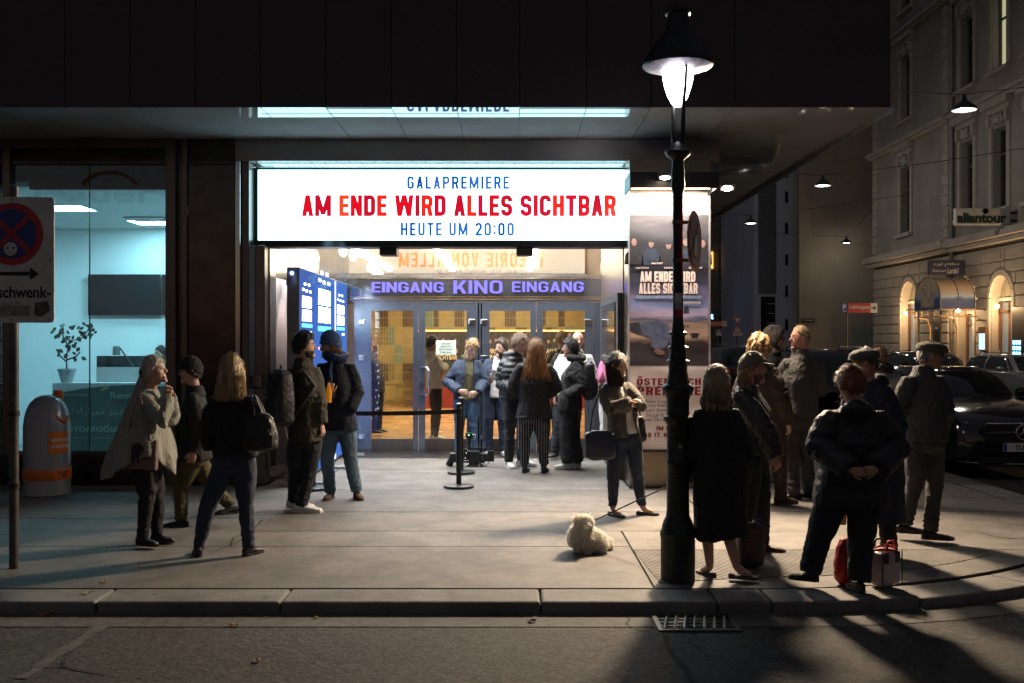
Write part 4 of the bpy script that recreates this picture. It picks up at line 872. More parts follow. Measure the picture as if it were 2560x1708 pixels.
text('sticker_letter', 'I', (SX(20), PSY - .0135, SZ_(624)), (1, 0, 0), (0, 0, 1), .012, .02, INK, ps, .001, .02)
MB().prism([(0, -.012), (.012, .003), (.007, .010), (0, .005), (-.007, .010), (-.012, .003)], lambda a, b, w: (SX(36) + a, PSY - .0135 + w, SZ_(621) + b), .001).build('sticker_heart', INK, ps)
MB().tube([(SX(28) - .03, PSY - .0135, SZ_(628)), (SX(28), PSY - .0135, SZ_(634)), (SX(28) + .03, PSY - .0135, SZ_(628))], .002, 4).build('sticker_smile', INK, ps)
MB().prism([(SX(-60), SZ_(688)), (SX(-60), SZ_(681)), (SX(75), SZ_(679)), (SX(75), SZ_(668)), (SX(97), SZ_(685)), (SX(75), SZ_(700)), (SX(75), SZ_(689.5))], lambda a, b, w: (a, PSY - .003 + w, b), .002).build('arrow', INK, ps)
text('lettering', 'Ausschwenk-', (SX(-62), PSY - .001, SZ_(745)), (1, 0, 0), (0, 0, 1), SX(127) - SX(-62), SZ_(716) - SZ_(745), INK, ps, .002, .02)
text('lettering', 'bereich', (SX(-40), PSY - .001, SZ_(768)), (1, 0, 0), (0, 0, 1), SX(52) - SX(-40), .055, mat('faded_ink', (.36, .34, .32), .7), ps, .002, .01)
MB().prism([(SX(-70), SZ_(791)), (SX(74), SZ_(790)), (SX(75), SZ_(764)), (SX(-70), SZ_(768))], lambda a, b, w: (a, PSY - .004 + w, b), .001).build('worn_sticker', mat('sticker_worn', (.30, .27, .26), .8, 0, .4, 25), ps)
MB().prism([(SX(86), SZ_(787)), (SX(102), SZ_(793)), (SX(126), SZ_(776)), (SX(120), SZ_(752)), (SX(88), SZ_(757))], lambda a, b, w: (a, PSY - .004 + w, b), .001).build('worn_sticker', mat('sticker_worn_dark', (.12, .10, .10), .8, 0, .5, 25), ps)
for px, py in ((28, 500), (124, 500), (125, 650), (28, 800), (124, 800)): MB().lathe([(.008, 0), (.006, .004), (0, .005)], 8, (SX(px), PSY - .0005, SZ_(py)), M=Matrix.Rotation(R(90), 3, 'X')).build('rivet', BLACK, ps)
bc = G(118, 1236); bc = V(bc.x, bc.y, 0); BS = 226.0
bi = thing('litter_bin', 'grey domed street litter bin with orange mouth and orange band', 'litter bin', tuple(bc))
BG = mat('bin_grey', (.27, .26, .28), .25, .25, .1, 3, rvar=.05); BO = mat('bin_orange', (.62, .14, .012), .4)
br = .245
MB().lathe([(br * .98, 0), (br * 1.02, .015), (br, .04), (br, .775), (br * .985, .79), (br * .95, .86), (br * .87, .94), (br * .72, 1.02), (br * .5, 1.075), (br * .25, 1.10), (0, 1.108)], 40, bc).build('shell', BG, bi, smooth=35)
MB().lathe([(br + .002, .175), (br + .004, .18), (br + .004, .295), (br + .002, .30)], 40, bc).build('orange_band', BO, bi, smooth=40)
hd = Vector((.80, -.28, .55)).normalized(); hc = bc + V(.155, -.055, .93)
q = hd.to_track_quat('Z', 'Y').to_matrix()
def esc(p): return Matrix.Diagonal((1, 1.35, 1)) @ p
M2 = q @ Matrix.Diagonal((.82, 1.3, 1))
MB().lathe([(.105, -.05), (.118, -.02), (.118, .018), (.100, .02), (.098, -.03), (.0, -.04)], 28, hc, M=M2).build('mouth', BO, bi, smooth=40)
MB().lathe([(.096, .004), (0, .004)], 28, hc - hd * .01, M=M2).build('mouth_hole', CRK, bi)
MB().lathe([(.05, 1.05), (.05, 1.15), (.045, 1.155), (0, 1.155)], 18, (bc.x + .07, bc.y + .12, 0)).build('ashtray_cap', BO, bi, smooth=40)
def curved(name, z0, z1, a0, a1, m, r=br + .004):
    b = MB(); n = 10; L_ = [(bc.x + r * math.cos(R(a0 + (a1 - a0) * i / n)), bc.y + r * math.sin(R(a0 + (a1 - a0) * i / n))) for i in range(n + 1)]
    for p_, q_ in zip(L_, L_[1:]): b.quad((*p_, z0), (*q_, z0), (*q_, z1), (*p_, z1))
    return b.build(name, m, bi)
curved('orange_sticker', .47, .71, -62, -5, BO)
def wrap(name, s, z0, h, a0, wid, m, r=br + .006):
    me, co = _textmesh(s, 0, .02); lo, hi = co.min(0), co.max(0)
    u = (co[:, 0] - lo[0]) / (hi[0] - lo[0]) * wid / r + R(a0); v = (co[:, 1] - lo[1]) / (hi[1] - lo[1]) * h + z0
    me.vertices.foreach_set('co', np.stack([bc.x + r * np.cos(u), bc.y + r * np.sin(u), v], 1).astype(np.float32).ravel())
    me.materials.clear(); me.materials.append(m); link(name, me, bi)
wrap('lettering', 'MIST IM KÜBEL', .60, .045, -55, .22, WHITE); wrap('lettering', 'IST NICHT ÜBEL', .53, .045, -55, .22, WHITE)
wrap('lettering', 'MACH KEINEN', .245, .03, -40, .14, INK, br + .0065); wrap('lettering', 'MIST', .205, .03, -30, .08, INK, br + .0065)
BLK = mat('barrier_black', (.012, .012, .013), .4)
SPOTS = []
for i, (px, py, lab) in enumerate(((1147, 1219, 'black belt barrier post standing nearest the pavement beside the camera rig'), (1153, 1184, 'black belt barrier post directly behind another one by the camera rig'), (783, 1224, 'black belt barrier post behind the man in the olive coat'))):
    p = G(px, py); p = V(p.x, p.y, 0); SPOTS.append(p)
    t = thing('barrier_post', lab, 'barrier post', tuple(p), 'belt barrier posts')
    MB().lathe([(.175, 0), (.178, .012), (.176, .028), (.15, .036), (.04, .045), (0, .045)], 36, p).build('base', BLK, t, smooth=35)
    MB().lathe([(.031, .04), (.031, .84), (.034, .842), (.034, .93), (.031, .932), (.031, .95), (.035, .952), (.035, .975), (.02, .985), (0, .985)], 20, p).build('post', BLK, t, smooth=35)
    for z in (.848, .925): MB().lathe([(.0345, -.004), (.0355, -.004), (.0355, .004), (.0345, .004)], 20, p + V(0, 0, z)).build('ring', GAL, t)
a, b = SPOTS[0] + V(-.03, 0, .885), SPOTS[2] + V(.03, 0, .885)
bt = MB(); n = 16; L_ = []
for i in range(n + 1): t_ = i / n; q_ = a.lerp(b, t_); q_.z -= .05 * 4 * t_ * (1 - t_) * .35; L_.append(q_)
for p_, q_ in zip(L_, L_[1:]): bt.quad(p_ + V(0, 0, -.025), q_ + V(0, 0, -.025), q_ + V(0, 0, .025), p_ + V(0, 0, .025))
o = bt.build('barrier_belt', BLK, label='black fabric belt stretched between two barrier posts', cat='barrier belt'); o.modifiers.new('s', 'SOLIDIFY').thickness = .003
# ---- video camera rig on the floor
rig = thing('camera_rig', 'black cinema camera rig with monitor and cables standing on the floor', 'video camera', tuple(G(1180, 1166)))
rp0 = G(1180, 1166); RS = rp0.y / K
def rq(px, py, dy=0): return V((px - 1280) * RS, rp0.y + dy, EYE - (py - 854) * RS)
def rbox(n, xa, xb, ya, yb, m=ANTH, d=.12, dy=0): MB().box((xa - 1280) * RS, (xb - 1280) * RS, rp0.y - d / 2 + dy, rp0.y + d / 2 + dy, EYE - (yb - 854) * RS, EYE - (ya - 854) * RS).build(n, m, rig, bevel=.006)
CB = mat('camera_black', (.03, .03, .033), .35, .3, .4, 40)
rbox('body', 1172, 1199, 1128, 1156, CB, .14); rbox('lens_block', 1199, 1222, 1134, 1153, CB, .11); rbox('monitor', 1219, 1236, 1125, 1152, CB, .03, -.1); rbox('top_handle', 1167, 1206, 1119, 1124, CB, .04); rbox('handle_post', 1170, 1176, 1108, 1120, CB, .03)
rbox('receiver', 1164, 1182, 1082, 1096, CB, .06); rbox('receiver_neck', 1170, 1178, 1096, 1108, CB, .04); rbox('rear_plate', 1157, 1172, 1122, 1150, CB, .12); rbox('battery', 1125, 1146, 1133, 1155, CB, .13); rbox('shoulder_pad', 1172, 1197, 1157, 1163, CB, .14)
MB().tube([rq(1122, 1164), rq(1128, 1150), rq(1130, 1136)], [.05, .045, .04], 8).build('grip', CB, rig, smooth=True)
for dy in (-.05, .05):
    MB().tube([rq(1140, 1155, dy), rq(1212, 1156, dy)], .008, 8).build('rod', CHROME, rig)
    MB().tube([rq(1180, 1160, dy), rq(1166, 1168, dy)], .012, 6).build('leg', CB, rig); MB().tube([rq(1198, 1158, dy), rq(1209, 1168, dy)], .012, 6).build('leg', CB, rig)
MB().lathe([(.055, -.06), (.06, .0), (.05, .06), (0, .06)], 18, rq(1208, 1143), M=Matrix.Rotation(R(90), 3, 'Y')).build('lens', CB, rig, smooth=40)
for k, pts in enumerate(([(1182, 1085), (1190, 1085), (1186, 1100)], [(1195, 1118), (1215, 1117), (1221, 1128)], [(1204, 1140), (1212, 1162), (1222, 1158), (1223, 1150)], [(1150, 1124), (1160, 1112), (1180, 1118), (1200, 1113)], [(1160, 1135), (1150, 1128), (1162, 1140), (1158, 1148)])):
    MB().tube([rq(x, y, -.07) for x, y in pts], .005, 5).build('cable', CB if k else WHITE, rig, smooth=True)
for q_ in ((1160, 1128), (1166, 1133), (1156, 1138), (1164, 1144), (1170, 1126)): MB().ell(rq(q_[0], q_[1], -.07), (.012, .012, .012), nu=8, nv=5).build('connector', CHROME, rig, smooth=True)
MB().ell(rq(1172, 1087, -.031), (.006, .004, .006), nu=8, nv=5).build('tally_lamp', emis('tally_green', (.1, 1, .2), 6), rig)
# cables by the wall
for k, pts in enumerate(([(668, 700), (672, 900), (676, 1040), (684, 1130), (700, 1178), (720, 1186)], [(690, 1180), (704, 1150), (712, 1172), (725, 1180), (700, 1190)], [(672, 1170), (690, 1188), (715, 1176), (730, 1184)])):
    MB().tube([W(x, y, 12.1) if y < 1120 else (lambda g: V(g.x, min(g.y, 12.35), .012))(G(x, y)) for x, y in pts], .008, 6).build('floor_cable', BLACK, label=['thin black cable hanging down the dark steel door jamb', 'black cable coiled on the floor behind the steel jamb', 'black cable lying along the foot of the pinkish wall'][k], cat='cable', smooth=True, group='loose cables')

ash = thing('wall_ashtray', 'small dark half round ashtray fixed to the steel door jamb', 'ashtray', (XW(641, 11.72), 11.72, 1.2))
MB().lathe([(.06, 0), (.085, .02), (.09, .15), (.08, .15), (.07, .04), (0, .03)], 20, (XW(641, 11.72), 11.72, ZW(971, 11.72))).build('bowl', STEEL, ash, smooth=40)
MB().box(XW(641, 11.72) - .05, XW(641, 11.72) + .05, 11.77, 11.81, ZW(965, 11.72), ZW(930, 11.72)).build('wall_plate', STEEL, ash)
# ================================================================== SIDE STREET
far_pav = MB().prism([(14.1, 8), (30, 8), (30, 52), (14.1, 52)], lambda u, v, w: (u, v, -.12 + w), .12).build('far_pavement', PAVE[1], kind='structure')
far_pav2 = MB().prism([(-10, 61), (60, 61), (60, 90), (-10, 90)], lambda u, v, w: (u, v, -.12 + w), .12).build('far_pavement', PAVE[1], kind='structure')
STUC = mat('stucco_grey_beige', (.27, .25, .23), .85, 0, .15, .8, .1, 30); STUL = mat('stucco_trim', (.38, .345, .31), .8, 0, .12, 1.5, .08, 40); STUD = mat('stucco_rustic', (.33, .30, .26), .85, 0, .15, 1.0, .1, 30)
DKG = mat('dark_window_glass', (.015, .017, .02), .06, 0, 0, spec=.8); WOOD = mat('brown_wood', (.12, .055, .025), .4, 0, .2, 6); FRM = mat('window_frame_grey', (.10, .095, .09), .6)
ob = thing('ornate_building', 'ornate stucco corner house with arched restaurant front and tall pedimented windows', 'building', (18, 36, 0))
XF, XN = 17.6, 17.75
def O(b, n, m, **k): return b.build(n, m, ob, **k)
YA, YB, YC = 40.1, 48.4, 20.0
def cutwall(X, ya, yb, z0, z1, holes, name, m):
    """wall facing -X with rectangular openings (ya,yb,za,zb)"""
    ys = sorted({ya, yb, *[h for o in holes for h in o[:2]]}); zs = sorted({z0, z1, *[h for o in holes for h in o[2:]]})
    b = MB()
    for y0, y1 in zip(ys, ys[1:]):
        for za, zb in zip(zs, zs[1:]):
            ym, zm = (y0 + y1) / 2, (za + zb) / 2
            if any(o[0] < ym < o[1] and o[2] < zm < o[3] for o in holes): continue
            b.box(X, X + .5, y0, y1, za, zb)
    return O(b, name, m)
def tallwin(X, yc, w, z0, z1, lit=False, ped=True):
    o = O(MB().box(X + .30, X + .33, yc - w / 2, yc + w / 2, z0, z1), 'window', emis('lit_window', (.72, .70, .42), .22) if lit else DKG)
    f = MB()
    for y in (yc - w / 2 + .04, yc, yc + w / 2 - .04): f.box(X + .24, X + .30, y - .04, y + .04, z0, z1)
    for z in (z0 + .04, z0 + (z1 - z0) * .68, z1 - .04): f.box(X + .245, X + .298, yc - w / 2, yc + w / 2, z - .04, z + .04)
    f.build('frame', FRM, o)
    t = MB(); t.box(X - .06, X + .02, yc - w / 2 - .26, yc - w / 2 - .02, z0 - .1, z1 + .1).box(X - .06, X + .02, yc + w / 2 + .02, yc + w / 2 + .26, z0 - .1, z1 + .1)
    O(t, 'window_surround', STUL)
    if ped:
        O(MB().box(X - .10, X + .02, yc - w / 2 - .30, yc + w / 2 + .30, z1 + .55, z1 + .75).box(X - .28, X + .02, yc - w / 2 - .45, yc + w / 2 + .45, z1 + .76, z1 + .95), 'window_cornice', STUL)
        O(MB().box(X - .05, X + .02, yc - w / 2 - .2, yc + w / 2 + .2, z1 + .10, z1 + .54), 'frieze', STUC)
        orn = MB()
        for k in range(26):
            a = random.uniform(0, 6.28); rr = random.uniform(.05, .34)
            orn.ell((X - .06 - random.uniform(0, .08), yc + rr * math.cos(a) * 1.1, z1 + .30 + rr * .6 * math.sin(a)), (.06, random.uniform(.05, .11), random.uniform(.05, .11)), nu=8, nv=5)
        orn.ell((X - .12, yc, z1 + .32), (.12, .12, .18), nu=10, nv=6)
        O(orn, 'carved_ornament', STUL, smooth=True)
        for s in (-1, 1): O(MB().box(X - .18, X + .02, yc + s * (w / 2 + .14) - .09, yc + s * (w / 2 + .14) + .09, z1 + .12, z1 + .54), 'console', STUL, bevel=.03)
    O(MB().box(X - .22, X + .02, yc - w / 2 - .32, yc + w / 2 + .32, z0 - .24, z0 - .1), 'sill', STUL)
wins_far = [(44.5, 1.05)]; wins_near = [(38.8, 1.05), (36.2, 1.05), (33.6, 1.05), (31.0, 1.05)]
F1, F2, F3 = (6.6, 9.5), (11.7, 14.4), (16.6, 19.0)
hf = [(y - w / 2, y + w / 2, *f) for y, w in wins_far for f in (F1, F2, F3)]; hn = [(y - w / 2, y + w / 2, *f) for y, w in wins_near for f in (F1, F2, F3)]
cutwall(XF, YA, YB, 5.2, 22, hf, 'upper_wall', STUC); cutwall(XN, YC, YA - .002, 5.2, 22, hn, 'upper_wall', STUC)
for y, w in wins_far:
    for f in (F1, F2, F3): tallwin(XF, y, w, *f)
for y, w in wins_near:
    for f in (F1, F2, F3): tallwin(XN, y, w, *f, lit=(f == F2 and y == 36.2))
O(MB().box(XF + .501, 30, YC, YB, 5.2, 22), 'core', STUC); O(MB().box(XF + .51, 30, YB - .3, YB - .004, 0, 5.2), 'end_wall', STUC)
for zc, hh, d in ((5.45, .5, .55), (10.6, .35, .35), (15.5, .35, .35)):
    for X, a, b in ((XF, YA - .15, YB + .25), (XN, YC, YA - .155)):
        O(MB().box(X - d, X + .1, a, b, zc, zc + hh * .4).box(X - d * .6, X + .1, a, b, zc - hh * .35, zc - .004).box(X - d * .8, X + .1, a, b, zc + hh * .4 + .004, zc + hh * .6), 'cornice', STUL)
for z in np.arange(5.9, 21, .43):          # quoins
    L_ = .55 if int(round(z / .43)) % 2 else .38
    O(MB().box(XF - .06, XF + .02, YB - L_, YB + .04, z, z + .40), 'quoin', STUL); O(MB().box(XF - .06, XF + .02, YA - .02, YA + L_, z, z + .40), 'quoin', STUL)
# ground floor with arches
def archwall(X, ya, yb, arches, name):
    zt = 5.15; y = ya; b = MB()
    for (yc, w, zs, zb) in sorted(arches):
        r = w / 2
        if yc - r > y: b.box(X, X + .5, y, yc - r, 0, zt)
        pts = [(yc - r, zs), *[(yc - r * math.cos(t), zs + r * math.sin(t)) for t in (math.pi * i / 14 for i in range(1, 14))], (yc + r, zs), (yc + r, zt), (yc - r, zt)]
        b.prism(pts, lambda u, v, w_: (X + w_, u, v), .5)
        if zb > 0: b.box(X, X + .5, yc - r, yc + r, 0, zb)
        y = yc + r
    b.box(X, X + .5, y, yb, 0, zt)
    O(b, name, STUD)
    n = 0; z = .35
    while z < 4.9:                              # rusticated courses, cut at the openings
        y = ya
        for (yc, w, zs, zb) in sorted(arches) + [(yb + 50, 0, 0, 0)]:
            r = w / 2
            zz = z + .2 - zs
            half = r + .22 if zz < 0 else (math.sqrt(max(0, (r + .22) ** 2 - zz * zz)))
            e = min(yc - half, yb)
            if z + .37 < zb: e = min(yc + 50, yb) if False else e
            while e - y > .15:
                L_ = min(e - y, 1.25 if n % 2 else 1.55); O(MB().box(X - .05, X + .02, y + .02, y + L_ - .02, z, z + .37), 'ashlar_block', STUD, bevel=.02); y += L_; n += 1
            y = max(y, min(yc + half, yb))
        z += .43; n += 1
    for (yc, w, zs, zb) in arches:
        r = w / 2; m = 11
        for i in range(m):                      # voussoirs
            t0, t1 = math.pi * i / m + .015, math.pi * (i + 1) / m - .015
            O(MB().prism([(yc - r * math.cos(t0), zs + r * math.sin(t0)), (yc - (r + .2) * math.cos(t0), zs + (r + .2) * math.sin(t0)), (yc - (r + .2) * math.cos(t1), zs + (r + .2) * math.sin(t1)), (yc - r * math.cos(t1), zs + r * math.sin(t1))], lambda u, v, w_: (X - .07 + w_, u, v), .09), 'voussoir', STUL)
        for s in (-1, 1): O(MB().box(X - .07, X + .02, yc + s * (r + .1) - .1, yc + s * (r + .1) + .1, zb, zs - .02), 'jamb_stone', STUL)
        O(MB().prism([(yc + (r) * math.cos(t), zs + (r) * math.sin(t)) for t in (math.pi * i / 14 for i in range(15))], lambda u, v, w_: (X + .35 + w_, u, v), .02), 'fanlight', mat('fanlight_glass', (.20, .19, .15), .15))
        O(MB().box(X + .25, X + .38, yc - r, yc + r, zs - .12, zs), 'transom_bar', STUL)
        o = O(MB().box(X + .36, X + .38, yc - r, yc + r, zb, zs - .12), 'window', mat('restaurant_glass', (.10, .11, .10), .08, emit=(.35, .42, .42), estr=.10))
        f = MB()
        for y in (yc - r + .06, yc, yc + r - .06): f.box(X + .28, X + .355, y - .07, y + .07, zb, zs - .12)
        f.box(X + .28, X + .354, yc - r, yc + r, zs - .55, zs - .45); f.build('frame', WOOD, o)
        if zb > 0: O(MB().box(X - .12, X + .3, yc - r - .1, yc + r + .1, zb - .1, zb), 'sill', STUL)
archwall(XF, YA, YB, [(44.1, 1.7, 3.5, .95)], 'ground_wall'); archwall(XN, YC, YA - .002, [(36.1, 1.6, 3.3, .0), (33.0, 1.6, 3.3, .95), (38.9, 1.3, 2.9, 0)], 'ground_wall')
BULB = emis('warm_bulb', (1, .72, .40), 30)
for (x, y, z, pw_) in ((XF - .16, 44.1, 2.95, 55), (XN - .45, 38.6, 2.9, 40), (XN - .16, 36.1, 2.98, 55), (XN - .16, 33.0, 2.98, 55)):
    t = thing('wall_bulb', 'small warm bulb lamp glowing ' + {44.1: 'under the arch at the far quoined corner', 38.6: 'under the painted awning', 36.1: 'in the arched doorway beside the menu case', 33.0: 'in the arch beyond the menu case'}[y], 'lamp', (x, y, z), 'bulbs of the restaurant front')
    MB().ell((x, y, z), (.07, .07, .07), nu=12, nv=8).build('bulb', BULB, t, smooth=True)
    MB().tube([(x, y, z + .05), (x + .1, y, z + .16), (x + .42, y, z + .16)], .02, 6).build('holder', BLACK, t)
    lamp('POINT', 'bulb_light', (x - .12, y, z), pw_, (1, .62, .30), t, .06)
aw = thing('restaurant_awning', 'barrel shaped painted awning projecting over the restaurant door', 'awning', (17.1, 39.2, 2.9))
XO, ay0, ay1, az0 = 16.35, 38.0, 40.4, 2.95
AWM = bpy.data.materials.new('awning_canvas'); AWM.use_nodes = True; nt = AWM.node_tree; tc = nt.nodes.new('ShaderNodeTexCoord'); sx = nt.nodes.new('ShaderNodeSeparateXYZ'); nt.links.new(tc.outputs['Generated'], sx.inputs[0]); rp = nt.nodes.new('ShaderNodeValToRGB'); cr = rp.color_ramp
nz = nt.nodes.new('ShaderNodeTexNoise'); nz.inputs['Scale'].default_value = 2.5; nt.links.new(tc.outputs['Object'], nz.inputs['Vector']); ad = nt.nodes.new('ShaderNodeMath'); ad.operation = 'MULTIPLY_ADD'; ad.inputs[1].default_value = .25; nt.links.new(nz.outputs[0], ad.inputs[0]); nt.links.new(sx.outputs['Z'], ad.inputs[2])
cr.elements[0].color = (.03, .05, .16, 1); cr.elements[0].position = .25; cr.elements[1].color = (.40, .30, .20, 1); cr.elements[1].position = .8
for p_, c_ in ((.42, (.05, .08, .2)), (.5, (.25, .33, .42)), (.62, (.32, .28, .26))): e = cr.elements.new(p_); e.color = c_ + (1,)
nt.links.new(ad.outputs[0], rp.inputs[0]); nt.links.new(rp.outputs[0], nt.nodes['Principled BSDF'].inputs['Base Color']); nt.nodes['Principled BSDF'].inputs['Roughness'].default_value = .7
rc = (ay1 - ay0) / 2; prof_ = [(ay0, az0)] + [((ay0 + ay1) / 2 - rc * math.cos(t), az0 + .35 + .92 * math.sin(t)) for t in (math.pi * i / 16 for i in range(17))] + [(ay1, az0)]
b = MB()
for (p_, q_) in zip(prof_, prof_[1:]): b.quad((XO, *p_), (XO, *q_), (XN - .06, *q_), (XN - .06, *p_))
b.build('canvas', AWM, aw, smooth=40)
MB().prism(prof_, lambda u, v, w: (XO + w, u, v), .01).build('end_panel', AWM, aw)
MB().prism([((ay0 + ay1) / 2 + .62 * math.cos(t), az0 + .45 + .62 * math.sin(t)) for t in (math.pi * i / 12 for i in range(13))] + [((ay0 + ay1) / 2 - .62, az0 + .08), ((ay0 + ay1) / 2 + .62, az0 + .08)], lambda u, v, w: (XO - .008 + w, u, v), .005).build('painted_arch', mat('painted_arch', (.34, .27, .20), .7, 0, .5, 5), aw)
for x in (XO, (XO + XN) / 2, XN - .08): MB().tube([(x, *p_) for p_ in prof_], .02, 5).build('hoop', ANTH, aw)
OCR = mat('bracket_ochre', (.45, .26, .08), .5)
for z in (az0 - .03, az0 - .28): MB().tube([(XO, ay0, z), (XN - .05, ay0, z)], .025, 6).build('frame_bar', OCR, aw); MB().tube([(XO, ay0, z), (XO, ay1, z)], .025, 6).build('frame_bar', OCR, aw)
for i in range(5): MB().tube([(XO + i * .32, ay0, az0 - .03), (XO + i * .32, ay0, az0 - .28)], .016, 5).build('frame_bar', OCR, aw); MB().tube([(XO, ay0 + i * .58, az0 - .03), (XO, ay0 + i * .58, az0 - .28)], .016, 5).build('frame_bar', OCR, aw)
for y in (ay0, ay1): MB().tube([(XO + .1, y, az0 - .28), (XO + .5, y, az0 - .38), (XO + .62, y, az0 - .7), (XO + .62, y, 0)], .03, 7).build('support', OCR, aw)
lamp('POINT', 'awning_light', (17.0, 39.2, 3.1), 26, (1, .66, .34), aw, .1)
AT = lambda s: ''.join(chr(int(h, 16)) for h in s.split())
rs = thing('restaurant_sign', 'dark blue projecting restaurant sign with arabic and latin script above the awning', 'sign', (17, 39, 4.3))
MB().box(XW(2320, 39), XW(2411, 39), 38.92, 39.08, ZW(688, 39), ZW(651, 39)).build('panel', mat('sign_navy', (.018, .022, .06), .4), rs, bevel=.02)
SGW = mat('sign_lettering_cream', (.42, .40, .42), .6, 0, 0)
def stx(t, s, xa, xb, yb, yt, D, m, off=.01, sh=0.): text('lettering', s, (XW(xa, D), D - .004, ZW(yb, D)), (1, 0, 0), (0, 0, 1), XW(xb, D) - XW(xa, D), ZW(yt, D) - ZW(yb, D), m, t, .004, off, sh)
stx(rs, AT('FEA9 FEAD 0648 FEDF 0020 FEE2 FECC FEC4 FEE3'), 2333, 2398, 667, 655, 38.915, SGW); stx(rs, 'Restaurant', 2331, 2366, 680, 673, 38.915, SGW, 0, .3); stx(rs, 'LordeS', 2368, 2397, 684, 670, 38.915, SGW, .02, .25)
al = thing('travel_sign', 'white projecting sign with bold dark lettering reading aliantour high on the ornate house', 'sign', (16.5, 35, 6))
MB().box(XW(2386, 35), XW(2523, 35), 34.9, 35.1, ZW(563, 35), ZW(521, 35)).build('panel', mat('sign_dull_white', (.42, .41, .40), .5), al, bevel=.02)
stx(al, 'aliantour', 2393, 2516, 558, 532, 34.895, mat('dark_green_letters', (.01, .03, .025), .5, 0, 0), .05)
MB().lathe([(.12, 0), (.12, .01), (.10, .01), (.10, 0)], 20, (XW(2464, 34.89), 34.89, ZW(528, 34.89)), M=Matrix.Rotation(R(90), 3, 'X')).build('globe_mark', mat('mark_grey', (.25, .22, .22), .6), al)
for z in (532, 552): MB().tube([(XW(2523, 35), 35, ZW(z, 35)), (XN, 35, ZW(z, 35))], .04, 6).build('bracket', BLACK, al)
mc = thing('menu_case', 'lit glass menu case on the wall beside the arched door', 'menu case', (17.6, 37.3, 1.5)); MB().box(XN - .16, XN - .055, 36.98, 37.55, 1.35, 2.25).build('case', WOOD, mc); MB().box(XN - .166, XN - .161, 37.03, 37.5, 1.4, 2.0).build('menu', emis('menu_glow', (.35, .55, .65), .8), mc)
bs_ = thing('menu_board', 'tall black chalk menu board on the restaurant wall', 'menu board', (17.6, 41.2, 1.9)); MB().box(XN - .26, XN - .20, 40.7, 41.35, 1.5, 3.2).build('board', BLACK, bs_); MB().box(XN - .267, XN - .262, 40.85, 41.2, 2.2, 2.3).build('chalk_line', mat('chalk', (.3, .3, .3), .8), bs_)
ss = thing('shop_screen', 'blue glowing screen panel behind dark glass by the right arch', 'screen', (17.6, 34.6, 1.2)); MB().box(XN - .12, XN - .055, 34.2, 35.1, .9, 2.9).build('panel', BLACK, ss)
for i in range(4):
    for j in range(3): MB().box(XN - .128, XN - .122, 34.5 + j * .2, 34.64 + j * .2, 1.0 + i * .2, 1.14 + i * .2).build('pixel_tile', emis('screen_cyan', (.2, .6, .9), 2.0), ss)
dp = thing('downpipe', 'long rain downpipe on the ornate house between its two fronts', 'downpipe', (17.6, 40, 0)); MB().tube([(XN - .12, 39.95, .2), (XN - .12, 39.95, 21)], .07, 8).build('pipe', mat('pipe_grey', (.28, .26, .24), .5), dp, smooth=True)
for z in (3, 7, 11, 15): MB().lathe([(.085, -.04), (.085, .04)], 10, (XN - .12, 39.95, z)).build('bracket', mat('pipe_grey', ()), dp)
# plain party wall, white house, ivy house behind
tw = thing('tan_building', 'plain tan rendered end wall of a house across the junction', 'building', (20, 56, 0))
MB().box(XW(1998, 56), 40, 56, 56.5, 0, 26).build('wall', mat('tan_render', (.27, .225, .18), .9, 0, .18, .35, .1, 8), tw)
gt = MB().box(XW(2132, 55.95), 21.5, 55.93, 55.995, 0, ZW(818, 56)); gt.build('gate', mat('gate_grey_green', (.20, .22, .21), .6), tw)
for i in range(14): x = XW(2132, 55.95) + .1 + i * .3; MB().box(x, x + .04, 55.90, 55.93, .05, ZW(820, 56)).build('gate_rib', mat('gate_grey_green', ()), tw)
wb = thing('white_building', 'pale blue lit modern house with narrow slot windows behind the junction', 'building', (17, 64, 0))
MB().box(XW(1884, 64), XW(2060, 64), 64, 74, 0, 27).build('wall', mat('blue_lit_render', (.50, .56, .66), .85, 0, .1, .5), wb)  # cool bluish light on the white house is put into the base colour
MB().box(XW(1896, 63.95), XW(1940, 63.95), 63.9, 63.998, ZW(735, 64), 26).build('corrugated_panel', mat('corrugated_steel', (.16, .18, .21), .4, .5), wb)
for i in range(13): x = XW(1897 + i * 3.3, 63.9); MB().box(x, x + .04, 63.85, 63.9, ZW(733, 64), 25.9).build('corrugation', mat('corrugated_steel', ()), wb)
MB().box(XW(1902, 63.95), XW(1938, 63.95), 63.93, 63.998, 0, ZW(742, 64)).build('glazing', DKG, wb)
for i in range(5): MB().box(XW(1918, 63.9), XW(1936, 63.9), 63.88, 63.92, ZW(760 + i * 24, 64) - .03, ZW(760 + i * 24, 64) + .03).build('glazing_bar', STUL, wb)
for y in (493, 571, 650, 728, 812, 430): MB().box(XW(1963, 63.95), XW(1970, 63.95), 63.95, 63.998, ZW(y + 14, 64), ZW(y - 14, 64)).build('slot_window', DKG, wb)
iv = thing('ivy_building', 'dark coursed stone house overgrown with ivy at the end of the street', 'building', (15, 75, 0))
MB().box(8, 24, 75, 85, 0, 26).build('wall', mat('dark_stone', (.16, .15, .13), .9, 0, .2, .6), iv)
for i in range(28): MB().box(8, 18, 74.95, 75.002, .3 + i * .75, .95 + i * .75).build('stone_course', mat('dark_stone_course', (.19, .18, .155), .9, 0, .2, .8), iv)
for z0, z1 in ((1.2, 3.6), (6.2, 8.6), (11, 13.4)):
    for x in (13.7, 15.6): o = MB().box(x, x + .9, 74.9, 74.95, z0, z1).build('window', DKG, iv); MB().box(x - .12, x + 1.02, 74.88, 74.94, z0 - .15, z0 - .02).build('sill', STUC, o)
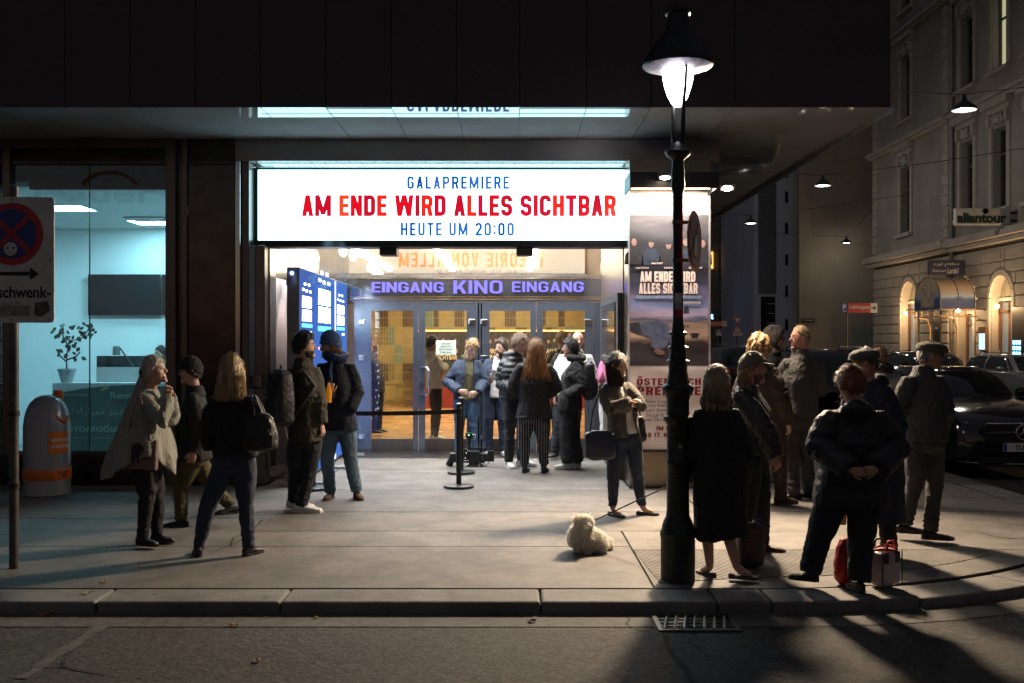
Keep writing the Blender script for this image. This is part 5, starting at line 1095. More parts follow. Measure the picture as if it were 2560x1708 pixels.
MB().box(XW(1778, 74.8), XW(1783, 74.8), 74.8, 74.87, ZW(672, 75), ZW(630, 75)).build('lit_window', emis('orange_window', (1, .42, .10), .8), iv)
ivy = thing('ivy', 'dense dark green ivy hanging over the end house and its wall', 'ivy', (17, 74.5, 3)); lb = MB()
for i in range(5200):
    t = random.random(); px = 1838 + 50 * random.random() - 10 * (1 - t) * random.random(); py = 480 + 320 * t
    if random.random() < .3 * max(0, (1850 - px) / 20): continue
    p_ = W(px, py, 74.7 - random.random() * .5 - .6 * math.exp(-((py - 775) / 25) ** 2)); s = random.uniform(.10, .2); a = random.uniform(0, 6.28); u = V(math.cos(a), random.uniform(-.6, .6), math.sin(a)) * s; v = V(-math.sin(a), random.uniform(-.6, .6), math.cos(a)) * s * .8
    lb.add([p_ - u, p_ - v * .8, p_ + u, p_ + v], [(0, 1, 2, 3)])
lb.build('foliage', mat('ivy_leaf', (.045, .07, .025), .6, 0, .4, 3), ivy, kind='stuff'); MB().tube([(17.2, 74.6, 0), (17.1, 74.6, 4), (17.4, 74.6, 9)], [.12, .08, .05], 6).build('stem', ST, ivy)
# ---- traffic and way signs across the junction
def post(t, x, y, z1, r=.04): MB().lathe([(r, 0), (r, z1), (0, z1 + .01)], 10, (x, y, 0)).build('post', GAL, t, smooth=40)
cs = thing('cobdengasse_sign', 'red and blue garage direction sign with white arrow reading Cobdengasse', 'road sign', (13.95, 40, 0)); D = 40
post(cs, XW(2119, D), D + .05, ZW(758, D)); bb = lambda n, xa, xb, ya, yb, m, t, D, dy=0: MB().box(XW(xa, D), XW(xb, D), D - .02 - dy, D - dy, ZW(yb, D), ZW(ya, D)).build(n, m, t)
bb('blue_field', 2103, 2120, 758, 782, BLUE, cs, D); bb('red_field', 2120, 2176, 758, 782, RED, cs, D); bb('white_field', 2176, 2193, 758, 782, SWH, cs, D)
stx(cs, 'Cobdengasse', 2123, 2174, 775, 763, D - .022, SWH, .02); stx(cs, 'P', 2107, 2115, 773, 764, D - .022, SWH, .03); stx(cs, '70m', 2106, 2117, 780, 775, D - .022, SWH, .02)
MB().tube([W(2106, 764, D - .03), W(2111, 760, D - .03), W(2116, 764, D - .03)], .02, 5).build('roof_mark', SWH, cs)
MB().prism([(2179, 771.5), (2179, 768.5), (2185, 768.5), (2185, 765), (2191, 770), (2185, 775), (2185, 771.5)], lambda u, v, w: W(u, v, D - .022) + V(0, w, 0), .004).build('arrow', INK, cs)
pk = thing('parkring_sign', 'red direction sign reading Parkring above a crossing sign', 'road sign', (12.6, 60, 0)); D = 60
post(pk, XW(1797, D), D + .06, ZW(803, D)); bb('red_field', 1772, 1806, 803, 816, RED, pk, D); bb('white_field', 1806, 1817, 803, 816, SWH, pk, D); stx(pk, 'Parkring', 1774, 1804, 813, 806, D - .022, SWH, .01)
MB().prism([(1808, 809.5), (1811, 807), (1811, 808.7), (1815, 808.7), (1815, 810.3), (1811, 810.3), (1811, 812)], lambda u, v, w: W(u, v, D - .022) + V(0, w, 0), .004).build('arrow', INK, pk)
bb('crossing_plate', 1788, 1807, 823, 840, BLUE, pk, D); MB().prism([(1790, 838), (1805, 838), (1797.5, 825)], lambda u, v, w: W(u, v, D - .024) + V(0, w, 0), .004).build('white_triangle', SWH, pk); MB().prism([(1796, 836), (1799, 836), (1799, 829), (1796, 829)], lambda u, v, w: W(u, v, D - .030) + V(0, w, 0), .004).build('walker_mark', INK, pk)
yd = thing('yield_sign', 'red and white yield triangle above a warning triangle on one post', 'road sign', (13.6, 60, 0)); post(yd, XW(1843, D), D + .06, ZW(795, D))
for k, (pts, m, o) in enumerate((([(1832, 793), (1855, 793), (1843.5, 812)], RED, 0), ([(1837, 796), (1850, 796), (1843.5, 807)], SWH, .01), ([(1832, 831), (1855, 831), (1843.5, 812)], RED, .02), ([(1836, 829), (1851, 829), (1843.5, 817)], SWH, .03), ([(1842.8, 827), (1844.2, 827), (1844.4, 820), (1842.6, 820)], INK, .04), ([(1833, 832.5), (1855, 832.5), (1855, 839), (1833, 839)], SWH, .0), ([(1835, 835.5), (1838, 833.7), (1838, 835), (1850, 835), (1850, 833.7), (1853, 835.7), (1850, 837.8), (1850, 836.4), (1838, 836.4), (1838, 837.8)], INK, .02))):
    MB().prism(pts, lambda u, v, w: W(u, v, D - .02 - o) + V(0, w, 0), .006).build(['yield_rim', 'yield_field', 'warning_rim', 'warning_field', 'exclamation_mark', 'arrow_plate', 'arrow'][k], m, yd)
sn = thing('street_name_plate', 'small dark street name plate fixed on the tan wall', 'street sign', (16.9, 55.9, 3.2)); MB().box(XW(2005, 55.9), XW(2037, 55.9), 55.9, 55.99, ZW(806, 56), ZW(796, 56)).build('plate', BLACK, sn); stx(sn, '1. Cobdengasse', 2007, 2034, 803, 798.5, 55.895, SWH)
bl = thing('shop_light_sign', 'small glowing blue shop sign at the far corner', 'sign', (12.8, 70, 3)); MB().box(XW(1770, 70), XW(1793, 70), 69.9, 70, ZW(800, 70), ZW(780, 70)).build('panel', mat('sign_dark_blue', (.01, .02, .06), .4), bl); stx(bl, 't', 1777, 1783, 798, 785, 69.89, emis('sign_blue_glow', (.15, .4, 1), 4), .03); MB().tube([(XW(1790, 70), 70.02, 3), (XW(1790, 70), 75, 3)], .05, 6).build('bracket', BLACK, bl)
# ---- hanging street lamps on wires
def hang(px, py, D, label, pw_=105, wire=None):
    p_ = W(px, py, D); t = thing('hanging_street_lamp', label, 'street lamp', tuple(p_), 'lamps hung on wires over the street'); s = .27
    MB().lathe([(s, 0), (s * 1.04, .02), (s * .9, .08), (s * .5, .17), (s * .25, .22), (.05, .27), (.03, .36), (0, .36)], 22, p_).build('shade', mat('lamp_shade_dark', (.05, .055, .06), .4, .4), t, smooth=40)
    MB().lathe([(s * .93, .012), (s * .6, .0), (0, -.015)], 22, p_).build('diffuser', emis('hanging_lamp_glow', (.82, 1.0, .92), 9), t)
    lamp('POINT', 'hanging_lamp_light', p_ + V(0, 0, -.16), pw_, (1.0, .89, .74), t, .1)
    for q_ in wire or ((3.8, D + 1, p_.z + 1.1), (17.6, D - 1, p_.z + 1.2)): MB().tube([p_ + V(0, 0, .36), (p_ + V(0, 0, .36)).lerp(Vector(q_), .5) - V(0, 0, .08), q_], .012, 5).build('wire', BLACK, t)
hang(2411, 276, 22.8, 'green white disc lamp on a wire in front of the ornate house'); hang(2057, 465, 33.9, 'hanging lamp on a wire before the tan wall'); hang(1877, 559, 44.7, 'hanging lamp glowing before the corrugated house front')
hang(2116, 608, 54.0, 'smallest hanging lamp glowing beside the quoined house corner', 14, ((14.5, 60, 8.4), (17.6, 48.3, 8.3)))
# ================================================================== VEHICLES
TYRE = mat('tyre_rubber', (.012, .012, .012), .8); RIM = mat('alloy_rim', (.35, .35, .36), .25, .9); CGL = mat('car_glass', (.012, .016, .016), .04, 0, 0, spec=.9); TRIM = mat('car_black_trim', (.012, .012, .012), .35); HEADL = mat('headlight_glass', (.35, .37, .40), .08, .6)
def car(name, label, x, y, face, paint, kind, L=4.7, Wd=1.82, H=1.42):
    """x: centre line, y: nearest end, face=-1 front towards the camera, +1 rear towards it"""
    t = thing(name, label, 'car', (x, y + L / 2, ZR))
    hw = Wd / 2
    def T(s, l, z):            # s = metres from the front bumper, l = sideways
        return V(x + l, y + (s if face < 0 else L - s), ZR + z)
    suv = kind in ('suv',); zb = .22 if suv else .17
    hood = {'coupe': .98, 'wagon': 1.0, 'suv': 1.10}[kind] * H / (1.42 if kind != 'suv' else 1.65) * (1 if kind != 'suv' else 1.0)
    belt = hood + .02
    rear = {'coupe': belt + .06, 'wagon': belt + .02, 'suv': belt + .02}[kind]
    # (s, half width, bottom, top, crown)
    st = [(0.0, hw * .66, zb + .10, hood * .60, .0), (.05, hw * .80, zb + .04, hood * .70, .01), (.16, hw * .91, zb, hood * .80, .02), (.38, hw * .97, zb, hood * .875, .03), (.75, hw, zb, hood * .93, .035), (1.25, hw, zb, hood * .98, .035), (1.55, hw, zb, belt, .02), (2.4, hw, zb, belt, 0), (3.3, hw, zb, belt + .01, 0), (L - .8, hw, zb, rear, .0), (L - .35, hw * .97, zb, rear, .01), (L - .10, hw * .92, zb + .04, rear - .04, .0), (L, hw * .84, zb + .14, rear - .22, 0)]
    rs = []
    for s, w, a, b, cr in st:
        sh = a + (b - a) * .62
        half = [(0, a), (w * .80, a), (w * .95, a + .06), (w, a + (b - a) * .30), (w * 1.0, sh), (w * .965, b - .045), (w * .90, b - .008), (w * .72, b + cr * .4), (w * .4, b + cr * .85), (0, b + cr)]
        rs.append([T(s, -l, z) for l, z in half] + [T(s, l, z) for l, z in half[-2:0:-1]])
    body = MB().rings(rs).build('body', paint, t, smooth=48)
    # greenhouse: belt ring -> roof ring
    if kind == 'coupe': g = dict(b0=1.45, r0=2.15, r1=3.05, b1=4.15)
    elif kind == 'wagon': g = dict(b0=1.40, r0=2.05, r1=4.05, b1=L - .12)
    else: g = dict(b0=1.35, r0=1.95, r1=L - .75, b1=L - .14)
    bw, rw, rz = hw * .90, hw * .70, H
    def gring(k):              # k 0 belt .. 1 roof
        kk = k
        e = 1 - (1 - kk) ** 1.6
        s0 = g['b0'] + (g['r0'] - g['b0']) * kk; s1 = g['b1'] + (g['r1'] - g['b1']) * kk
        w = bw + (rw - bw) * (kk ** 1.5); z0 = belt - .02; z = z0 + (rz - .04 - z0) * e
        cs_ = []
        for (s, l) in ((s0 - .05 * (1 - kk), 0), (s0, w * .55), (s0 + .10, w * .90), (s0 + .30, w), ((s0 + s1) / 2, w * 1.01), (s1 - .3, w * .98), (s1 - .06, w * .85), (s1, w * .5), (s1 + .03, 0)): cs_.append((s, l))
        return [T(s, l, z + .0) for s, l in cs_] + [T(s, -l, z) for s, l in cs_[-2:0:-1]]
    ks = [0, .25, .5, .75, .92, 1.0]; rr = [gring(k) for k in ks]
    top = [p + V(0, 0, .035) for p in [(q - Vector(sum(rr[-1], Vector()) / len(rr[-1]))) * .93 + Vector(sum(rr[-1], Vector()) / len(rr[-1])) for q in rr[-1]]]
    cab = MB().rings(rr + [top], 0).build('cabin', paint, t, smooth=50)
    # panes, set a few millimetres proud of the cabin skin
    n = len(rr[0])
    def pane(name, i0, i1, k0, k1, out=.006, inset=.0):
        b = MB(); cen = sum(rr[0], Vector()) / n
        def P_(i, k):
            i = i % n; kf = k * (len(ks) - 1); j = min(int(kf), len(ks) - 2); f = kf - j
            i_, fi = int(i), i - int(i)
            q0 = rr[j][i_].lerp(rr[j][(i_ + 1) % n], fi); q1 = rr[j + 1][i_].lerp(rr[j + 1][(i_ + 1) % n], fi)
            q = q0.lerp(q1, f); d = (q - cen); d.z = .3; return q + d.normalized() * out
        NI, NK = 8, 4
        vs = [P_(i0 + (i1 - i0) * a / NI, k0 + (k1 - k0) * c / NK) for c in range(NK + 1) for a in range(NI + 1)]
        b.add(vs, [(c * (NI + 1) + a, c * (NI + 1) + a + 1, (c + 1) * (NI + 1) + a + 1, (c + 1) * (NI + 1) + a) for c in range(NK) for a in range(NI)])
        b.build(name, CGL, t, smooth=True)
    pane('windscreen', -1.9, 1.9, .06, .80); pane('rear_window', 6.3, 9.7, .10, .80)
    for a, b_ in (((2.55, 4.0), (-4.0, -2.55)), ((4.08, 5.3), (-5.3, -4.08))):
        for i0, i1 in (a, b_): pane('side_window', i0, i1, .08, .72)
    # wheels
    wr = .33 if not suv else .37
    for s in (.88, L - 1.0):
        for sd in (-1, 1):
            c_ = T(s, sd * (hw - .10), wr); Mx = Matrix.Rotation(R(90), 3, 'Y')
            MB().lathe([(wr + .05, -.105), (wr + .05, .105), (0, .105)], 26, c_, M=Mx).build('wheel_arch', TRIM, t)
            w_ = MB().lathe([(wr * .66, -.112), (wr * .95, -.112), (wr, -.09), (wr, .09), (wr * .95, .112), (wr * .66, .112), (wr * .62, .09), (wr * .62, -.09)], 28, c_, M=Mx).build('wheel', TYRE, t, smooth=40)
            rb = MB()
            for k in range(5):
                an = 2 * math.pi * k / 5 + .3; rb.obox(c_ + V(sd * .10, math.cos(an) * wr * .36, math.sin(an) * wr * .36), (.03, wr * .62, .055), Matrix.Rotation(an, 3, 'X'))
            rb.lathe([(wr * .2, .085), (wr * .2, .118), (0, .118)], 12, c_, M=Matrix.Rotation(R(90 * sd), 3, 'Y')); rb.lathe([(wr * .66, .07), (wr * .66, .113), (wr * .60, .113), (wr * .6, .07)], 24, c_, M=Matrix.Rotation(R(90 * sd), 3, 'Y')); rb.build('rim', RIM, w_)
    for sd in (-1, 1):         # mirrors
        q = T(g['b0'] + .45, sd * (hw + .09), belt + .06)
        MB().ell(q, (.11, .06, .07), nu=12, nv=7).build('wing_mirror', paint, t, smooth=True); MB().tube([T(g['b0'] + .42, sd * (hw - .06), belt), q], .02, 5).build('mirror_arm', TRIM, t)
    if kind == 'wagon' or kind == 'suv':
        for sd in (-1, 1): MB().tube([T(g['r0'] + .2, sd * rw * .9, rz - .02), T(g['r0'] + .3, sd * rw * .9, rz + .045), T(g['r1'] - .3, sd * rw * .9, rz + .045), T(g['r1'] - .15, sd * rw * .9, rz - .02)], .014, 6).build('roof_rail', CHROME, t, smooth=True)
    # bumper trim
    MB().box(*sorted((T(0, -hw * .6, 0).x, T(0, hw * .6, 0).x)), *sorted((T(-.012, 0, 0).y, T(.14, 0, 0).y)), ZR + zb + .0, ZR + zb + .13).build('lower_grille', TRIM, t)
    for sd in (-1, 1):
        # headlight: a swept lens on the front corner
        b = MB(); pts = [(.10, .70), (.17, .80), (.30, .90), (.42, .955)]
        lo_ = [T(s - .02, sd * hw * w * .99, hood * .60 + .03 * i) for i, (s, w) in enumerate(pts)]; hi_ = [T(s + .03, sd * hw * w * .99, hood * .755 + .028 * i) for i, (s, w) in enumerate(pts)]
        b.add(lo_ + hi_, [(i, i + 1, i + 5, i + 4) for i in range(3)]); o = b.build('headlight', HEADL, t); o.modifiers.new('s', 'SOLIDIFY').thickness = .03
        # tail light
        MB().box(*sorted((T(0, sd * hw * .60, 0).x, T(0, sd * hw * .90, 0).x)), *sorted((T(L - .10, 0, 0).y, T(L + .0, 0, 0).y)), ZR + rear - .25, ZR + rear - .10).build('tail_light', mat('tail_red', (.18, .008, .008), .12), t, bevel=.02)
    return t, T, hood, hw, belt, rear
PBLK = mat('car_black_paint', (.006, .006, .007), .12, 0, 0, coat=1.); PSIL = mat('car_silver_paint', (.30, .31, .31), .28, .6, 0, coat=1.); PGRN = mat('car_dark_green_paint', (.02, .05, .035), .2, .3, 0, coat=1.)
def plate(t, T, s, z, txt, d):
    w = .26; a = T(s, -w, z); b = T(s, w, z); xa, xb = sorted((a.x, b.x)); yy = a.y
    MB().box(xa, xb, yy - .004, yy + .004, a.z - .055, a.z + .055).build('number_plate', SWH, t); MB().box(xa + .005, xa + .045, yy - .0065, yy - .0045, a.z - .05, a.z + .05).build('plate_band', BLUE, t)
    text('plate_text', txt, (xa + .14, yy - .006, a.z - .032), (1, 0, 0), (0, 0, 1), .32, .065, INK, t, .002, .01)
c1, T, hood, hw, belt, rear = car('parked_car', 'glossy black coupe with star grille and Tulln number plate parked beside the kerb', 6.52, 12.75, -1, PBLK, 'coupe', 4.69, 1.81, 1.40)
# star grille of the black coupe
gp = [(-.46, .50), (.46, .50), (.52, .66), (.44, .73), (-.44, .73), (-.52, .66)]
MB().prism([(u, v) for u, v in gp], lambda u, v, w: T(.0, u, v) + V(0, -.035 + w, 0), .20).build('grille', TRIM, c1)
for sd in (-1, 1): MB().prism([(.11 * sd, .605), (.11 * sd, .635), (.47 * sd, .622), (.47 * sd, .612)], lambda u, v, w: T(0, u, v) + V(0, -.055 + w, 0), .02).build('grille_bar', CHROME, c1)
sc_ = T(0, 0, .62) + V(0, -.065, 0)
ring = [sc_ + V(.095 * math.cos(t), 0, .095 * math.sin(t)) for t in (2 * math.pi * i / 28 for i in range(29))]
MB().tube(ring, .011, 8).build('star_ring', CHROME, c1, smooth=True)
MB().prism(ov(0, 0, .088, .088, 24), lambda u, v, w: sc_ + V(u, .012 + w, v), .01).build('star_field', TRIM, c1)
for k in range(3):
    a = R(90 + 120 * k); e = V(math.cos(a), 0, math.sin(a)); s_ = V(-math.sin(a), 0, math.cos(a))
    MB().add([sc_ + e * .092, sc_ + s_ * .014, sc_ - e * .01, sc_ - s_ * .014, sc_ + V(0, -.014, 0), sc_ + V(0, .01, 0)], [(0, 1, 4), (1, 2, 4), (2, 3, 4), (3, 0, 4), (1, 0, 5), (2, 1, 5), (3, 2, 5), (0, 3, 5)]).build('star_arm', CHROME, c1)
plate(c1, lambda s, l, z: T(s, l, z) + V(0, -.06, 0), 0, .43, 'TU·TE 1', 0)
for sd in (-1, 1): MB().prism([(.50 * sd, .30), (.80 * sd, .30), (.80 * sd, .45), (.56 * sd, .42)], lambda u, v, w: T(.06, u, v) + V(0, -.03 + w, 0), .06).build('side_intake', mat('intake_mesh', (.03, .03, .03), .6, .3, .5, 200), c1)
MB().tube([T(.12, -.78, .24), T(.02, -.5, .215), T(-.02, 0, .21), T(.02, .5, .215), T(.12, .78, .24)], .010, 6).build('splitter_trim', CHROME, c1, smooth=True)
c2, T2, *_ = car('parked_car', 'silver estate car with roof rails parked at the far kerb by the restaurant', 13.0, 22.6, -1, PSIL, 'wagon', 4.75, 1.83, 1.45)
MB().prism([(-.45, .45), (.45, .45), (.52, .70), (-.52, .70)], lambda u, v, w: T2(0, u, v) + V(0, -.03 + w, 0), .15).build('grille', TRIM, c2); plate(c2, lambda s, l, z: T2(s, l, z) + V(0, -.05, 0), 0, .42, 'W 58213', 0)
c3, T3, _, _, _, r3 = car('parked_car', 'black off-roader seen from behind, parked in front of the green one', 6.65, 19.6, 1, PBLK, 'suv', 4.6, 1.85, 1.62)
plate(c3, lambda s, l, z: T3(s, l, z) + V(0, -.035, 0), 4.6, r3 - .30, 'W 7041 K', 0)
c4, T4, _, _, _, r4 = car('parked_car', 'dark green off-roader with pale tailgate band parked down the side street', 6.65, 27.2, 1, PGRN, 'suv', 4.6, 1.85, 1.66)
plate(c4, lambda s, l, z: T4(s, l, z) + V(0, -.035, 0), 4.6, r4 - .30, 'W 2190 B', 0)
c5, *_ = car('parked_car', 'dark estate parked behind the silver one at the far kerb', 13.0, 28.6, -1, PBLK, 'wagon', 4.6, 1.8, 1.46)
# ---- motorcycle behind the silver estate, bicycle by the side wall
CHR = CHROME
mo = thing('motor_scooter', 'motor scooter with round chrome headlight and mirrors at the far kerb', 'scooter', (11.6, 25.6, ZR)); mx, my = 11.75, 25.8
for s in (0, 1.25): MB().lathe([(.16, -.05), (.22, -.05), (.22, .05), (.16, .05)], 20, (mx, my + s, ZR + .22), M=Matrix.Rotation(R(90), 3, 'Y')).build('wheel', TYRE, mo)
MB().tube([(mx, my + .0, .15), (mx, my + .12, .55), (mx, my + .22, .92)], [.05, .12, .06], 10).build('front_shield', PBLK, mo, smooth=True); MB().tube([(mx, my + .15, .22), (mx, my + .6, .15), (mx, my + 1.0, .35), (mx, my + 1.35, .55)], [.12, .13, .19, .10], 10).build('body', PBLK, mo, smooth=True); MB().ell((mx, my + .95, .66), (.14, .36, .07), nu=12, nv=6).build('saddle', TRIM, mo, smooth=True)
MB().tube([(mx - .33, my + .3, .98), (mx, my + .2, .93), (mx + .33, my + .3, .98)], .018, 6).build('handlebar', CHR, mo); MB().ell((mx, my + .06, .92), (.10, .09, .10), nu=14, nv=8).build('headlight', CHR, mo, smooth=True)
for s in (-1, 1): MB().tube([(mx + s * .25, my + .28, .98), (mx + s * .3, my + .25, 1.2)], .008, 5).build('mirror_stem', CHR, mo); MB().ell((mx + s * .3, my + .24, 1.25), (.07, .03, .05), nu=10, nv=6).build('mirror', CHR, mo, smooth=True)
bk = thing('bicycle', 'parked bicycle with chrome handlebar and front basket near the side street kerb', 'bicycle', (4.15, 12.4, 0)); bx, by = 4.12, 11.6
for s in (0, 1.05):
    w_ = MB().tube([(bx, by + s + .33 * math.cos(t), .35 + .33 * math.sin(t)) for t in (2 * math.pi * i / 28 for i in range(29))], .018, 6).build('wheel', TYRE, bk, smooth=True)
    sb = MB()
    for k in range(10): t = math.pi * k / 10; sb.tube([(bx, by + s - .31 * math.cos(t), .35 - .31 * math.sin(t)), (bx, by + s + .31 * math.cos(t), .35 + .31 * math.sin(t))], .002, 4)
    sb.build('spokes', CHR, w_)
fm = MB()
for pts in ([(0, 0, .35), (0, .12, .9)], [(0, .1, .78), (0, .48, .32)], [(0, .48, .32), (0, .70, .88)], [(0, .11, .80), (0, .66, .78)], [(0, .48, .32), (0, 1.05, .35)], [(0, 1.05, .35), (0, .68, .80)]): fm.tube([(bx + p_[0], by + p_[1], p_[2]) for p_ in pts], .016, 6)
fm.build('frame', mat('bike_frame', (.25, .25, .24), .3, .6), bk); MB().ell((bx, by + .70, .93), (.08, .13, .04), nu=10, nv=6).build('saddle', TRIM, bk, smooth=True); MB().tube([(bx - .3, by + .2, .98), (bx - .15, by + .1, 1.0), (bx, by + .12, .95), (bx + .15, by + .1, 1.0), (bx + .3, by + .2, .98)], .013, 6).build('handlebar', CHR, bk, smooth=True)
bs2 = MB()
for z in (.78, .88, .98): bs2.tube([(bx - .16, by - .22, z), (bx + .16, by - .22, z), (bx + .16, by + .04, z), (bx - .16, by + .04, z), (bx - .16, by - .22, z)], .006, 4)
for i in range(7):
    for y in (by - .22, by + .04): bs2.tube([(bx - .16 + i * .053, y, .78), (bx - .16 + i * .053, y, .98)], .004, 4)
bs2.build('basket', mat('basket_orange_wicker', (.40, .16, .04), .6), bk); MB().ell((bx, by - .26, .74), (.05, .05, .05), nu=10, nv=6).build('headlight', CHR, bk, smooth=True)
# ================================================================== PEOPLE: generator
def noise3(p, f, seed, oct=3):
    r = np.random.default_rng(seed); o = np.zeros(len(p)); a = 1.
    for k in range(oct):
        for _ in range(5):
            d = r.normal(size=3); d /= np.linalg.norm(d); o += a * np.sin(p @ (d * f * (2 ** k) * 6.283) + r.uniform(0, 6.28)) / 5
        a *= .55
    return o
def remesh(mb, voxel, it=3):
    me = mb.mesh('tmp', []); o = bpy.data.objects.new('tmp', me); COL.objects.link(o)
    m = o.modifiers.new('r', 'REMESH'); m.mode = 'VOXEL'; m.voxel_size = voxel
    s = o.modifiers.new('s', 'SMOOTH'); s.iterations = it; s.factor = .5
    dg = bpy.context.evaluated_depsgraph_get(); r = bpy.data.meshes.new_from_object(o.evaluated_get(dg))
    bpy.data.objects.remove(o); bpy.data.meshes.remove(me)
    return r
def coords(me):
    a = np.zeros(len(me.vertices) * 3, np.float32); me.vertices.foreach_get('co', a); return a.reshape(-1, 3).astype(float)
def normals(me):
    a = np.zeros(len(me.vertices) * 3, np.float32); me.vertices.foreach_get('normal', a); return a.reshape(-1, 3).astype(float)
def setco(me, c): me.vertices.foreach_set('co', c.astype(np.float32).ravel()); me.update()
def finish(me, name, m, parent, **kw):
    me.name = name; me.materials.clear()
    for q in (m if isinstance(m, (list, tuple)) else [m]): me.materials.append(q)
    me.polygons.foreach_set('use_smooth', [True] * len(me.polygons)); me.update()
    return link(name, me, parent, **kw)
def dropfaces(me, keep):
    bm = bmesh.new(); bm.from_mesh(me); bm.faces.ensure_lookup_table()
    bmesh.ops.delete(bm, geom=[f for f in bm.faces if not keep(f.calc_center_median())], context='FACES'); bm.to_mesh(me); bm.free()
def ringp(c, u, w, a, b, n=20, e=2.4):
    out = []
    for j in range(n):
        t = 2 * math.pi * j / n; ct, st = math.cos(t), math.sin(t)
        out.append(c + u * (a * math.copysign(abs(ct) ** (2 / e), ct)) + w * (b * math.copysign(abs(st) ** (2 / e), st)))
    return out
def hairmat(name, c, rough=.42):
    if name in MATS: return MATS[name]
    return mat(name, c, rough, 0, .55, 9, .55, 26, spec=.4, stretch=(6, 6, .5))
def cloth(name, c, rough=.85, var=.18, vs=7, bump=.3, bs=70, sheen=.0, wr=.55): return mat('cloth_' + name, c, rough, 0, var, vs, bump, bs, sheen=sheen, wr=wr)
SKIN = mat('skin_light', (.50, .30, .22), .5, 0, .12, 22, .06, 200); SKIN2 = mat('skin_ruddy', (.46, .24, .17), .5, 0, .14, 22, .06, 200)
EYEW = mat('eye_white', (.55, .52, .50), .2, 0, 0); EYED = mat('eye_iris', (.03, .025, .02), .15, 0, 0); LIP = mat('lip', (.36, .13, .11), .45, 0, .1)
def headfn(hs):
    def fn(d, p):
        x, y, z = d.x * .077, d.y * .099, d.z * .118
        if d.z < 0:
            k = -d.z; x *= 1 - .26 * k ** 1.6
            y *= (1 - .06 * k ** 2) if d.y > 0 else (1 - .38 * k)
        if d.y > .25: y -= .012 * (d.y - .25) / .75 * max(0, 1 - abs(d.z) * .9)
        for s in (-1, 1):
            if d.y > 0: y -= .010 * math.exp(-((x - s * .031) / .016) ** 2 - ((z - .010) / .012) ** 2)
        if d.y > 0: y += .004 * math.exp(-((z - .034) / .012) ** 2) * math.exp(-(x / .05) ** 2)
        return Vector((x, y, z)) * hs
    return fn
def frame(f, pitch=0, roll=0):
    fw = V(math.sin(R(f)), -math.cos(R(f)), 0); lf = V(math.cos(R(f)), math.sin(R(f)), 0); up = V(0, 0, 1)
    c, s = math.cos(R(pitch)), math.sin(R(pitch)); fw, up = fw * c - up * s, up * c + fw * s
    c, s = math.cos(R(roll)), math.sin(R(roll)); lf, up = lf * c + up * s, up * c - lf * s
    return lf, fw, up
def colm(lf, fw, up): return Matrix((lf, fw, up)).transposed()
def sstep(x): x = max(0., min(1., x)); return x * x * (3 - 2 * x)
def capshell(c, M, hs, thick, hair=True, front=.46, side=-.12, back=-.62, seed=1, rag=.35, top=0., nu=44, nv=30, lift=None, strands=0, blen=.04):
    """shell over the scalp, sinking under the skin outside the hairline"""
    base = headfn(hs); rr = random.Random(seed); ph = [rr.uniform(0, 6.28) for _ in range(6)]
    def fn(d, p):
        q = base(d, p); t = (d.y + 1) / 2
        if t < .45: hl = back + (side - back) * sstep(t / .45) * .55
        elif t < .72: hl = back + (side - back) * .55 + (side + .25 - back - (side - back) * .55) * sstep((t - .45) / .27)
        else: hl = side + .25 + (front - side - .25) * sstep((t - .72) / .16)
        az = math.atan2(d.y, d.x)
        n = math.sin(az * 9 + ph[0] + 3 * d.z) * .5 + math.sin(az * 17 + ph[1] - 4 * d.z) * .3 + math.sin(d.z * 11 + az * 5 + ph[2]) * .4
        k = sstep((d.z - hl + rag * .12 * n) / .24)
        th = thick * hs * (1 + rag * n * .5) + top * hs * max(0, d.z) ** 2
        if lift: th += lift(d) * hs
        v = Vector((d.x, d.y, d.z * .9)).normalized()
        return q + v * (th * k - .010 * (1 - k))
    rec = []
    def fn2(d, p):
        q = fn(d, p); hl_k = (q - base(d, p)).length; rec.append((hl_k > thick * hs * .55, d.copy())); return q
    mb = MB().ell(c, (1, 1, 1), M, nu, nv, fn=fn2)
    if hair and strands:
        idx = [i for i, (k, d) in enumerate(rec) if k]; up_ = M @ Vector((0, 0, 1)); fw_ = M @ Vector((0, 1, 0)); cc = Vector(c)
        for _ in range(strands):
            if not idx: break
            i = rr.choice(idx); p = Vector(mb.v[i]) + Vector((rr.uniform(-1, 1), rr.uniform(-1, 1), rr.uniform(-1, 1))) * .007; n = (p - cc).normalized()
            t_ = -up_ * .9 + fw_ * (.5 if rec[i][1].y > .3 else -.35) + Vector((rr.uniform(-1, 1), rr.uniform(-1, 1), rr.uniform(-1, 1))) * .45
            t_ = (t_ - n * t_.dot(n)).normalized(); L_ = blen * rr.uniform(.5, 1.3); s_ = t_.cross(n).normalized() * .0022
            a = p - n * .004; m1 = p + t_ * L_ * .5 + n * (.006 * rr.uniform(.3, 1.6)); e = p + t_ * L_ + n * (.004 * rr.uniform(-1, 2.2))
            mb.add([a - s_, a + s_, m1 + s_, m1 - s_, e], [(0, 1, 2, 3), (3, 2, 4)])
    return mb
